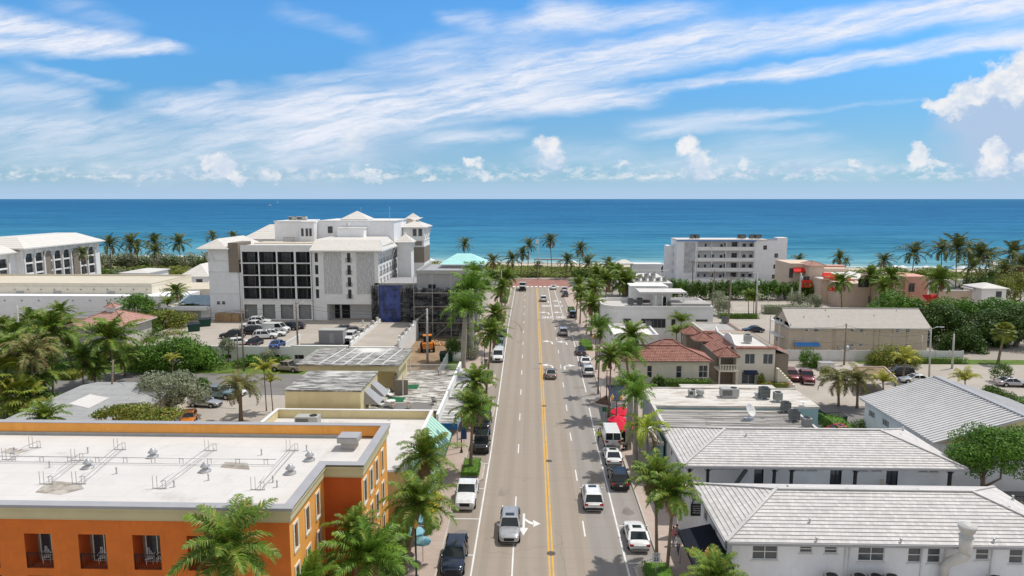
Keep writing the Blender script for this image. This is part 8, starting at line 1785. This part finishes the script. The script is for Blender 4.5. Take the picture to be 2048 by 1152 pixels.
for sx in (-1,1):
 b=MB();b.bar((x+sx*.6,y+.9,1.6),(x+sx*.6,y+2.9,1.0),.2,.25);b.build('lift_arm',bpy.data.materials['machine_orange'],t)
 for q in (-1.0,1.4):b=MB();b.tube([(x+sx*.95,y+q,.65),(x+sx*1.4,y+q,.65)],.65,16);wh_=b.build('wheel',M['tyre'],t);b=MB();b.tube([(x+sx*1.38,y+q,.65),(x+sx*1.42,y+q,.65)],.35,12);b.build('rim',bpy.data.materials['machine_orange'],wh_)
b=MB();b.hexa([(x-1.2,y+2.8,.3),(x+1.2,y+2.8,.3),(x+1.2,y+3.6,.3),(x-1.2,y+3.6,.3),(x-1.2,y+2.8,1.3),(x+1.2,y+2.8,1.3),(x+1.2,y+3.0,1.3),(x-1.2,y+3.0,1.3)]);b.build('bucket',M['acdark'],t)
_seed[0]+=1
for k,(px,py) in enumerate(((880,690),(925,690))):
 x,y=at(px,py);b=MB();r=random.Random(k)
 for q in range(36):a,c=x+r.uniform(-1.6,1.6),y+r.uniform(-1,1);b.bar((a,c,r.uniform(.0,.6)),(a+r.uniform(-1.2,1.2),c+r.uniform(-.8,.8),r.uniform(.1,.9)),r.uniform(.1,.35),.08,r.randint(0,2))
 tag(b.build('debris_pile',[M['wood'],M['beige'],M['orange_sunlit']],None,loc=(x,y,0)),'pile of broken boards on the building site, '+('left of the debris dumpster' if k==0 else 'right of the debris dumpster'),'debris pile')
x,y=at(913,722);t=thing('water_tank','white plastic tank behind the site fence by the street lawn','tank',(x,y,0));b=MB();b.lathe(x,y,[(1.1,.05),(1.1,1.7),(.95,1.95),(.3,2.1),(0,2.1)],18);b.build('barrel',M['whitetrim'],t);b=MB();b.cyl(x,y,2.1,2.2,.3);b.build('cap',M['acgrey'],t)
t=thing('white_site_fence','white vinyl fence closing the building site toward the street lawn','fence',(-16,108,0))
b=MB();b.box(-15.55,-15.45,104.2,128,0,1.9).box(-18.8,-15.56,104.2,104.3,0,1.9);b.build('panel',M['whitetrim'],t)
for k in range(8):b=MB();y=104.3+k*3.3;b.box(-15.62,-15.44,y-.08,y+.08,0,2.05);b.build('post',M['whitetrim'],t)
rail(t,(-29,103.9,0),(-18.8,103.9,0),1.2,.22,M['whitetrim'],'picket_rail',.04)
t=thing('white_vinyl_fence','white vinyl fence behind the maroon cars along the beige block','fence',(60,128,0));xa,ya=at(1575,732,.0);xb,yb_=at(1880,722,0);b=MB();b.box(43,80,126.4,126.5,0,2.0);b.build('panel',M['whitetrim'],t)
for k in range(16):b=MB();x=43+k*2.46;b.box(x-.08,x+.08,126.3,126.52,0,2.12);b.build('post',M['whitetrim'],t)
t=thing('garden_wall','low dark wall with a slatted rail at the right end of the second motel','wall',(45,63,0));b=MB();b.box(41,60,61.4,61.7,0,2.2);b.build('wall',M['taupe'],t);rail(t,(41,61.5,2.2),(60,61.5,2.2),.5,.3,M['black'])
s=thing('brown_roof_shed','low open shed with a flat brown roof behind the two shaggy palms','shed',(52,118,0));q=[at(px,py,2.6) for px,py in ((1722,757),(1792,757),(1768,735),(1708,735))]
b=MB();b.prism(q,2.45,2.62);b.build('roof',mat('brown_gravel_roof',(.27,.19,.13),.95,var=.2,bump=.2),s);b=MB();b.bar((*q[0],2.7),(*q[3],2.7),.2);b.bar((*q[1],2.7),(*q[2],2.7),.2);b.bar((*q[3],2.7),(*q[2],2.7),.2);b.build('roof_edge',M['beige'],s)
for px,py in q:b=MB();b.box(px-.1,px+.1,py-.1,py+.1,0,2.44);b.build('post',M['taupe'],s)
b=MB();b.bar((q[3][0]+.3,q[3][1]-.4,1.1),(q[0][0]+.3,q[0][1]+.4,1.1),.08,2.1);b.build('side_screen',M['taupe'],s)
t=thing('white_bin_store','small white slatted bin store beside the neat round tree','bin store',(47,117,0));xa,ya=at(1642,742);xb,yb_=at(1668,742)
b=MB();b.box(xa,xb,ya,ya+1.6,0,1.3);b.build('box',M['whitetrim'],t);b=MB();b.box(xa-.1,xb+.1,ya-.1,ya+1.7,1.302,1.42);b.build('lid',M['coping'],t)
# ============== POLES, WIRES, LAMPS, SIGNS
def pole(label,base,top,r=.16,m='wood',arm=None,trafo=False,lampside=0,z=0.0,name='utility_pole',cat='utility pole',insul=True):
 x,y=at(base[0],base[1],z);zt=on(top[0],top[1],y)[1];xt=on(top[0],top[1],y)[0]
 t=thing(name,label,cat,(x,y,z),0,'poles' if cat=='utility pole' else None)
 b=MB();b.tube([(x,y,z),((x+xt)/2,y,(z+zt)/2),(xt,y,zt)],[r,r*.85,r*.65],9);b.build('pole',M[m],t)
 if arm:
  b=MB();b.bar((xt-arm,y-.12,zt-.7),(xt+arm,y-.12,zt-.7),.12);ca=b.build('crossarm',M['wood'],t)
  for k in (-1,-.45,.45,1):b=MB();b.lathe(xt+arm*.93*k,y-.12,[(.03,zt-.64),(.06,zt-.58),(.06,zt-.5),(.03,zt-.45)],8);b.build('insulator',M['acgrey'],ca)
 elif insul:
  for k in range(3):b=MB();b.bar((xt,y-.05,zt-.3-k*.7),(xt-.35,y-.05,zt-.2-k*.7),.08);b.build('insulator',M['acgrey'],t)
 if trafo:
  b=MB();q=zt-trafo;b.lathe(xt+.38,y-.1,[(.28,q-.5),(.3,q-.45),(.3,q+.4),(.2,q+.5),(.05,q+.55)],12);b.build('transformer',M['steel'],t)
 if lampside:
  b=MB();b.tube([(xt,y,zt-.4),(xt+lampside*.9,y,zt),(xt+lampside*1.6,y,zt+.02)],.05,6);la=b.build('lamp_arm',M['steel'],t);b=MB();b.box(xt+lampside*1.5,xt+lampside*2.1,y-.14,y+.14,zt-.08,zt+.06);b.build('lamp_head',M['steel'],la)
 return (xt,y,zt)
p1=pole('concrete utility pole at the far left with a transformer',(38,692),(34,612),.26,'concpole',None,5.5)
p2=pole('wooden utility pole with cross arm before the parking deck wall',(488,742),(482,614),.17,'wood',1.2);p2b=pole('short wooden pole left of the cross armed pole at the parking deck',(476,742),(474,668),.15,'wood',None)
p3=pole('dark wooden utility pole before the middle of the seaside hotel',(597,722),(592,603),.2,'wood',None,9.0,1)
p4=pole('grey concrete pole on the building site carrying the wires',(855,727),(854,617),.24,'concpole',None)
p5=pole('slim pole behind the pink tiled house',(275,690),(272,614),.14,'wood',1.0);p6=pole('wooden pole with a big transformer behind the orange hotel',(222,824),(226,720),.17,'wood',None,4.2)
q1=pole('wooden utility pole standing before the apartment galleries',(1385,585),(1386,520),.24,'wood',1.6);q2=pole('wooden utility pole at the left end of the tall hedge',(1424,612),(1430,540),.22,'wood',1.6);q3=pole('leaning wooden utility pole in the beach car park',(1456,645),(1463,552),.24,'wood',2.0)
q4=pole('concrete pole with lamp in the middle of the tall hedge',(1512,634),(1515,546),.26,'concpole',None,2.6,-1);q5=pole('thick concrete pole beside the red awning corner',(1598,607),(1602,546),.36,'concpole',None,1.5);q5b=pole('thin pale post left of the thick concrete pole',(1583,605),(1584,575),.2,'concpole',None,insul=False)
q6=pole('dark wooden pole with transformer before the beige block, left one',(1613,705),(1616,648),.16,'wood',None,2.4);q7=pole('dark wooden pole with two transformers before the beige block, middle',(1688,730),(1693,647),.17,'wood',None,4.6);q8=pole('steel pole with a street lamp near the end of the white vinyl fence',(1858,758),(1862,654),.16,'concpole',None,0,1)
pole('pale concrete post with a bent top left of the street lamp pole',(1843,714),(1844,671),.16,'concpole',insul=False);pole('pale round post before the dark trees',(1904,737),(1908,668),.2,'concpole',insul=False);pole('short wooden pole between the pole pair before the beige block',(1589,712),(1590,674),.1,'wood',.6);pole('small lamp post in the beach car park',(1537,605),(1538,588),.08,'concpole',insul=False);pole('thin pole before the pink end of the restaurant',(1828,588),(1831,556),.16,'wood',insul=False);pole('slim steel mast beside the left street palms',(1003,625),(1003,540),.12,'concpole',insul=False)
def wire(label,a,b_,sag=.6,r=.022):
 pts=[]
 for i in range(13):s=i/12;pts.append(tuple(a[k]+(b_[k]-a[k])*s-(sag*4*s*(1-s) if k==2 else 0) for k in range(3)))
 b=MB();b.tube(pts,r,5,cap=False);tag(b.build('overhead_wire',M['acdark'],None,loc=a),label,'wire','overhead wires')
def dn(p,d,dx=0):return (p[0]+dx,p[1],p[2]-d)
for w_,d in (('top wire',.35),('middle wire',1.05),('lowest wire',3.2)):wire(w_+' from the far left pole to the slim pole behind the pink house',dn(p1,d),dn(p5,d),.8);wire(w_+' crossing in front of the seaside hotel to the dark wooden pole',dn(p2,d),dn(p3,d),.5);wire(w_+' from the dark wooden pole to the concrete pole on the building site',dn(p3,d),dn(p4,d*.6),.9);wire(w_+' between the poles on both sides of the tall hedge',dn(q3,d*.8),dn(q4,d*.8),.5);wire(w_+' from the hedge lamp pole to the thick concrete pole',dn(q4,d*.8),dn(q5,d*.8),.6);wire(w_+' linking the two dark poles before the beige block',dn(q6,d),dn(q7,d),.4);wire(w_+' from the middle dark pole to the steel lamp pole',dn(q7,d),dn(q8,d*.6+.5),.8)
for w_,d in (('upper wire',.4),('lower wire',1.2)):wire(w_+' from the slim pole to the cross armed pole',dn(p5,d),dn(p2,d),1.0);wire(w_+' joining the poles before the apartment block',dn(q1,d),dn(q2,d),.5);wire(w_+' joining the hedge pole to the leaning pole',dn(q2,d),dn(q3,d),.5)
wire('long wire running across the car park from the transformer pole',dn(p6,3.0),(-38,84,3.2),.8);wire('guy wire slanting down from the concrete pole to the ground',p4,(p4[0]+5.5,p4[1]+3,.1),0);wire('wire sloping from the restaurant pole to its wall',dn(q5,1.0),(92,199,5.5),.5)
def street_lamp(label,px,py,h,twin=True,base=True,globe='lampgold',x=None,y=None,arm='lamppost'):
 if x is None:x,y=at(px,py,.12)
 t=thing('street_lamp',label,'street lamp',(x,y,.12),0,'amber globe street lamps')
 b=MB();b.lathe(x,y,[(.16,.12),(.16,.35),(.09,.5),(.07,1.2),(.055,h)],10);b.build('post',M['lamppost'],t)
 offs=(-.55,.55) if twin else (0,)
 if twin:b=MB();b.bar((x-.55,y,h-.1),(x+.55,y,h-.1),.07);b.build('arm',M[arm],t)
 for o_ in offs:
  b=MB();b.lathe(x+o_,y,[(.05,h-.05),(.1,h),(.16,h+.05),(.23,h+.25),(.2,h+.45),(.1,h+.6)],14);gl=b.build('lamp_globe',M[globe],t)
  b=MB();b.lathe(x+o_,y,[(.13,h+.56),(.08,h+.66),(.02,h+.78)],10);b.build('finial',M['lampgold'],gl)
 return t
street_lamp('amber globe street lamp on the left pavement by the hotel hedge',0,0,4.6,False,x=-9.0,y=50.0)
street_lamp('twin amber street lamp at the bottom right beside the speed sign',0,0,3.9,True,x=12.4,y=47.6,arm='teallamp')
street_lamp('twin amber street lamp in front of the navy awning',1232,862,4.3);street_lamp('twin amber street lamp on the right pavement opposite the taupe sedan',1213,797,4.5);street_lamp('twin street lamp beside the walking pedestrian on the left pavement',969,738,4.4)
street_lamp('dark street lamp by the blue shop board on the left',923,905,4.4,False);street_lamp('street lamp beside the small white shop on the right',1191,720,4.3);street_lamp('slim street lamp near the far left hedge beds',1000,665,4.6);street_lamp('street lamp by the kerb in front of the round white building',1172,655,4.6)
def sign_post(label,x,y,h,w,hh,board,name='road_sign',txt=(),cat='sign',tcol='black'):
 t=thing(name,label,cat,(x,y,.12));b=MB();b.cyl(x,y,.12,h,.035,n=8);b.build('post',M['steel'],t)
 b=MB();b.box(x-w/2,x+w/2,y-.06,y-.04,h-hh,h);bd=b.build('board',board,t,bevel=.005)
 for s_,sz,dz in txt:text_mesh('lettering',s_,sz,M[tcol],(x,y-.064,h-dz),Matrix.Rotation(R(90),4,'X'),bd,.002)
 return t
xs_,ys_=at(1310,1195,.12);M['signwhite']=mat('sign_white',(.62,.64,.66),.5,var=.04);M['signgreen']=mat('sign_green',(.015,.15,.075),.5,var=.08)
zS=on(1312,1130,50.6);sign_post('grey white 25 speed limit sign in the hedge bed at the bottom right',zS[0],50.6,2.55,.62,.78,M['signwhite'],'speed_limit_sign',(('SPEED',.13,.12),('LIMIT',.13,.27),('25',.40,.55)))
X_,Y_=at(1208,856,.12);sign_post('small green square sign by the hedge bed across from the white van',X_,Y_,3.0,.55,.65,M['signgreen'],'green_sign')
X_,Y_=at(1201,797,.12);sign_post('white notice sign in the triangular mulch bed',X_,Y_,3.0,.6,.9,M['signwhite'],'notice_sign')
X_,Y_=at(928,892,.12);sign_post('blue shop board on a post at the left pavement edge',X_,Y_,2.6,.7,1.6,mat('sign_blue',(.03,.09,.26),.5,var=.1),'shop_board')
t=thing('navy_awning','flat navy awning over the right pavement behind twin amber lamps','awning',(14,97,0));q=[at(px,py,3.0) for px,py in ((1223,801),(1240,801),(1248,770),(1214,770))];b=MB();b.prism(q,2.96,3.02);b.build('canopy',M['navy'],t)
for px,py in q[:2]:b=MB();b.cyl(px,py,.12,2.95,.04);b.build('post',M['steel'],t)
x,y=at(1076,560);zt=on(1076,478,y)[1];t=thing('flagpole','tall slim flagpole with a white flag in front of the sea','flagpole',(x,y,0));b=MB();b.tube([(x,y,0),(x,y,zt)],[.12,.06],8);b.build('pole',M['concpole'],t);b=MB();b.face([(x-.05,y,zt-1.6),(x-.9,y+.2,zt-1.9),(x-.8,y,zt-.2),(x-.05,y,zt-.1)]);o=b.build('flag',M['whitetrim'],t);o.modifiers.new('cloth','SOLIDIFY').thickness=.03
t=thing('beach_gantry','dark open frame shelter at the beach end of the street','shelter',(9,300,0));xa,za=on(1068,518,290);xb,zb=on(1122,518,290);b=MB();b.box(xa,xb,289,292,za-.3,za);b.build('roof',M['taupe'],t)
for x in (xa+.3,(xa+xb)/2,xb-.3):b=MB();b.box(x-.1,x+.1,289.2,289.4,0,za-.3);b.build('post',M['taupe'],t)
b=MB();b.box(xa,xb,289.1,289.3,za-2.6,za-2.4);b.build('rail',M['taupe'],t)
# ============== UMBRELLAS, CAFE
def umbrella(label,x,y,z,h,r,m,group=None,name='cafe_umbrella',closed=False,cat='umbrella',n=8):
 t=thing(name,label,cat,(x,y,z),0,group);b=MB();b.cyl(x,y,z,z+h+.1,.035 if r>.8 else .03,n=8);b.build('pole',M['steel'],t)
 b=MB()
 if closed:b.lathe(x,y,[(.12,z+h-1.7),(.26,z+h-1.4),(.2,z+h-.6),(.04,z+h)],10)
 else:
  for k in range(n):
   a0,a1=2*math.pi*k/n+.2,2*math.pi*(k+1)/n+.2;P_=lambda a,q,zz:(x+q*math.cos(a),y+q*math.sin(a),zz)
   b.face([P_(a0,r*.55,z+h-r*.22),P_(a1,r*.55,z+h-r*.22),(x,y,z+h)]);b.face([P_(a0,r,z+h-r*.48),P_(a1,r,z+h-r*.48),P_(a1,r*.55,z+h-r*.22),P_(a0,r*.55,z+h-r*.22)])
   b.face([P_(a0,r,z+h-r*.48-.18),P_(a1,r,z+h-r*.48-.18),P_(a1,r,z+h-r*.48),P_(a0,r,z+h-r*.48)])
 o=b.build('canopy',M[m],t);o.modifiers.new('cloth','SOLIDIFY').thickness=.015
 return t
def cafe_table(label,x,y,z=.12,m='taupe'):
 t=thing('cafe_table',label,'table',(x,y,z),0,'pavement cafe tables');b=MB();b.cyl(x,y,z+.71,z+.75,.42,n=16);b.build('tabletop',M[m],t);b=MB();b.cyl(x,y,z+.02,z+.709,.04);b.cyl(x,y,z,z+.03,.25);b.build('pedestal',M['black'],t)
for px,py,h,r,lab in ((1243,815,2.7,1.5,'upper red cafe umbrella behind the white van'),(1236,832,2.3,1.3,'middle red cafe umbrella behind the white van'),(1246,845,2.3,1.4,'lower red cafe umbrella beside the white van'),(1262,838,2.3,1.3,'right hand red cafe umbrella behind the royal palm trunk')):
 x,y=at(px,py,h);umbrella(lab,x,y,.12,h,r,'redumb','red cafe umbrellas')
for k,(px,py) in enumerate(((1240,878),(1252,868),(1258,858),(1246,888))):x,y=at(px,py,.8);cafe_table('dark cafe table beside the white van, '+('front left','middle','back right','closest')[k],x,y)
for k,(px,py) in enumerate(((1236,885),(1247,875),(1254,880),(1262,868),(1250,895),(1240,870))):x,y=at(px,py,.4);plastic_chair('black cafe chair beside the white van, %s from the left'%ORD[(0,3,4,5,2,1)[k]],x,y,.12,k*1.1,'black','black cafe chairs','cafe_chair')
t=None;x,y=at(1238,852,.9);b=MB();b.box(x-.9,x+.9,y-.3,y+.3,.85,.92).box(x-.85,x-.75,y-.25,y+.25,.12,.849).box(x+.75,x+.85,y-.25,y+.25,.12,.849);tag(b.build('orange_counter',mat('terracotta_counter',(.50,.16,.07),.7,obj=True),None,loc=(x,y,.12)),'orange brown counter under the red umbrellas','counter')
x,y=at(1335,905-10,.8);
for k,(px,py,m_) in enumerate(((1313,890,'beige'),(1318,905,'beige'))):x,y=at(px,py,.8);t=thing('wooden_table','tan wooden table in front of the shop porch, '+('farther one' if k==0 else 'nearer one'),'table',(x,y,.12));b=MB();b.box(x-.5,x+.5,y-.8,y+.8,.82,.88);b.build('tabletop',M[m_],t);b=MB();b.box(x-.4,x-.3,y-.7,y+.7,.12,.819).box(x+.3,x+.4,y-.7,y+.7,.12,.819);b.build('trestle',M['taupe'],t)
for px,py,h,r,m_,lab in ((864,985,2.6,1.25,'yellowcanvas','yellow umbrella on the left pavement, farther one'),(858,1006,2.6,1.25,'yellowcanvas','yellow umbrella on the left pavement, nearer one'),(856,1030,2.5,1.2,'tealcanvas','blue green umbrella on the left pavement below the yellow ones'),(846,1056,2.4,1.2,'tealcanvas','blue green umbrella by the hotel hedge'),(862,1076,2.2,1.0,'tealcanvas','low blue green parasol nearest the hotel lamp')):
 x,y=at(px,py,h);umbrella(lab,x-(.7 if m_[0]=='t' else 0),y,.12,h,r*(.7 if m_[0]=='t' else .85),m_,'umbrellas along the left pavement')
x,y=at(928,888,.12);umbrella('furled red umbrella on the left pavement by the blue board',x+.1,y+2.2,.12,2.6,.5,'redumb',None,closed=True)
for px,py,d in ((857,1052,'nearer'),(870,1040,'farther')):x,y=at(px,py,.8);cafe_table('dark cafe table under the blue green umbrellas, %s one'%d,x,y)
t=thing('news_box','dark waste bin on the left pavement beside the pedestrian','bin',(0,0,0));x,y=at(972,733,.12);t.location=(x,y,.12);ORG[t]=Vector((x,y,.12));b=MB();b.box(x-.3,x+.3,y-.3,y+.3,.12,1.3);b.build('box',M['taupe'],t,bevel=.04);b=MB();b.box(x-.34,x+.34,y-.34,y+.34,1.301,1.4);b.build('lid',M['black'],t)
t['label']='dark brown news box on the left pavement beside the pedestrian'
BU=[(276,512,'white','leftmost'),(292,509,'white','second from the left'),(326,512,'white','third from the left, by the palm stem'),(360,510,'white','right of the palm stems'),(385,511,'white','next to the lone palm'),(400,513,'white','closest to the seaside hotel'),(862,523,'white','between the hotel tower and aqua roof'),(1146,527,'white','right of the dark beach shelter'),(1805,533,'white','left of the lone palm'),(1852,536,'white','right of the lone palm'),(1878,535,'white','left of the blue one'),(1898,536,'blue','the only blue one'),(1926,536,'white','right of the blue one'),(1948,537,'white','among the palm trunks'),(1790,540,'white','behind the flat roof of the restaurant'),(1985,533,'white','near the far right pavilion')]
for px,py,m_,lab in BU:
 y=shore((px-1065)/1365*310)-16;x,z=on(px,py,y);umbrella('%s beach umbrella, %s'%(m_,lab),x,y,.0,2.4,1.9,'whitetrim' if m_=='white' else 'bluecanvas','beach umbrellas','beach_umbrella')
for k,px in enumerate((1905,1913,1922)):x,z=on(px,568,205);b=MB();b.box(x-1.3,x+1.3,204+k,205.4+k,.02,.5).box(x-1.3,x+1.3,205.2+k,205.5+k,.5,1.1);tag(b.build('blue_sofa',M['bluecanvas'],None,loc=(x,204+k,0)),'blue covered daybed on the lawn behind the tan wall, '+('left','middle','right')[k],'daybed')
for px,py,lab,sail in ((540,411,'tiny white motor boat far out on the sea',False),(555,406,'tiny sailing boat near the horizon on the left',True)):
 x,y=at(px,py,-.45);t=thing('small_boat',lab,'boat',(x,y,-.45));b=MB();b.prism([(x-7,y-2),(x+5,y-2),(x+8,y),(x+5,y+2),(x-7,y+2)],-.5,2.0);b.build('hull',M['whitetrim'],t);b=MB();b.box(x-4,x+1,y-1.4,y+1.4,2.01,4.5);b.build('cabin',M['whitetrim'],t)
 if sail:b=MB();b.hexa([(x,y-.1,2.5),(x+7,y-.1,2.5),(x+7,y+.1,2.5),(x,y+.1,2.5),(x,y-.1,20),(x+.3,y-.1,20),(x+.3,y+.1,20),(x,y+.1,20)]);b.build('sail',M['whitetrim'],t)
# ============== PEOPLE
def person_mat(name,skin,top,legs,z1=.88,z2=1.42,shoe=(.03,.03,.03)):
 m=bpy.data.materials.new(name);g_nt,N,L,P=nodes(m);tc_=N.new('ShaderNodeTexCoord');sx=N.new('ShaderNodeSeparateXYZ');L.new(tc_.outputs['Object'],sx.inputs[0])
 c=mix_rgb(g_nt,shoe,legs,math_n(g_nt,'GREATER_THAN',sx.outputs[2],.08));c=mix_rgb(g_nt,c,top,math_n(g_nt,'GREATER_THAN',sx.outputs[2],z1));c=mix_rgb(g_nt,c,skin,math_n(g_nt,'GREATER_THAN',sx.outputs[2],z2))
 L.new(c,P.inputs['Base Color']);P.inputs['Roughness'].default_value=.8;return m
def person(label,x,y,z,rz,m,hair,stride=.28,armf=.25,h=1.72):
 t=thing('person',label,'person',(x,y,z),rz,'people');k=h/1.72
 V_,E_,R_=[],[],[]
 def v(p,r,par=None):V_.append(tuple(q*k for q in p));R_.append(r*k);(E_.append((par,len(V_)-1)) if par is not None else None);return len(V_)-1
 pel=v((0,0,.95),.125);sp=v((0,.01,1.12),.115,pel);ch=v((0,.0,1.32),.14,sp);nk=v((0,0,1.47),.06,ch);hd=v((0,.02,1.58),.085,nk);tp=v((0,.02,1.68),.075,hd);v((0,.105,1.585),.018,hd)
 for s,f in ((-1,1),(1,-1)):
  hip=v((s*.09,0,.90),.095,pel);kn=v((s*.10,f*stride*.55+.04,.50),.062,hip);an=v((s*.10,f*stride-(.06 if f<0 else 0),.09),.045,kn);v((s*.11,f*stride+.13,.045),.04,an)
  sh=v((s*.19,0,1.38),.065,ch);el=v((s*.24,-f*armf*.4-.02,1.12),.046,sh);wr_=v((s*.25,-f*armf+.06,.88),.033,el);pm=v((s*.25,-f*armf+.08,.80),.034,wr_)
  for q in range(4):a=v((s*(.235+q*.012),-f*armf+.06+q*.02,.74),.009,pm);v((s*(.23+q*.012),-f*armf+.075+q*.02,.70-.008*(q in (1,2))),.008,a)
  v((s*.215,-f*armf+.12,.78),.010,pm)
 me=bpy.data.meshes.new('body');bm=bmesh.new();sk=bm.verts.layers.skin.verify();vs=[]
 for p,r_ in zip(V_,R_):q=bm.verts.new(p);q[sk].radius=(r_,r_);vs.append(q)
 vs[0][sk].use_root=True
 for a,c in E_:bm.edges.new((vs[a],vs[c]))
 bm.to_mesh(me);bm.free();me.materials.append(m);o=link('body',me,t);o.modifiers.new('skin','SKIN').use_smooth_shade=True;o.modifiers.new('sub','SUBSURF').render_levels=1
 b=MB();b.v=[];b.tube([(0,-.005,1.60*k),(0,-.005,1.66*k),(0,0,1.72*k),(0,.0,1.765*k)],[.088*k,.098*k,.085*k,.02],12)
 ORG[o]=ORG[t];hm=MB();hm.v=[(q[0]+x,q[1]+y,q[2]+z) for q in b.v];hm.f,hm.m,hm.sm=b.f,b.m,b.sm;hm.build('hair',hair,t);return t
HB=mat('dark_hair',(.03,.02,.015),.7,obj=True);SK=(.42,.26,.18)
x,y=at(1195,884,.12);x=8.3;pw=person('worker in a yellow green safety vest walking beside the white van',x,y+.2,.01,2.6,person_mat('worker_clothes',(.25,.15,.10),(.45,.62,.05),(.05,.06,.08)),HB)
x,y=at(964,733,.12);person('pedestrian in a white top and dark shorts on the left pavement',x,y,.12,0.2,person_mat('pedestrian_clothes',SK,(.72,.72,.70),(.04,.035,.035)),HB,.15)
x,y=at(726,652,DZ);person('person in white standing at the hotel garage entrance',x,y,DZ,2.0,person_mat('white_clothes',SK,(.75,.75,.75),(.6,.6,.6)),HB,.1)
x,y=at(1346,1090,.12);person('person in a pink top walking on the right pavement near the black awning',x,y,.12,-.5,person_mat('pink_clothes',SK,(.6,.2,.22),(.25,.25,.3)),HB,.3);x,y=at(1353,1086,.12);person('person in grey walking beside the one in pink',x,y,.12,-.4,person_mat('grey_clothes',SK,(.3,.32,.34),(.1,.1,.12)),HB,.25)
x,y=at(1356,1106,.12);person('person in white shirt and jeans nearest the black awning',x,y,.12,2.7,person_mat('white_shirt_clothes',SK,(.7,.7,.7),(.06,.08,.15)),HB,.25)
x,y=at(1909,602,0);person('person in orange walking along the tan boundary wall',x,179.5,0,1.2,person_mat('orange_clothes',SK,(.65,.35,.08),(.5,.28,.08)),HB,.2)
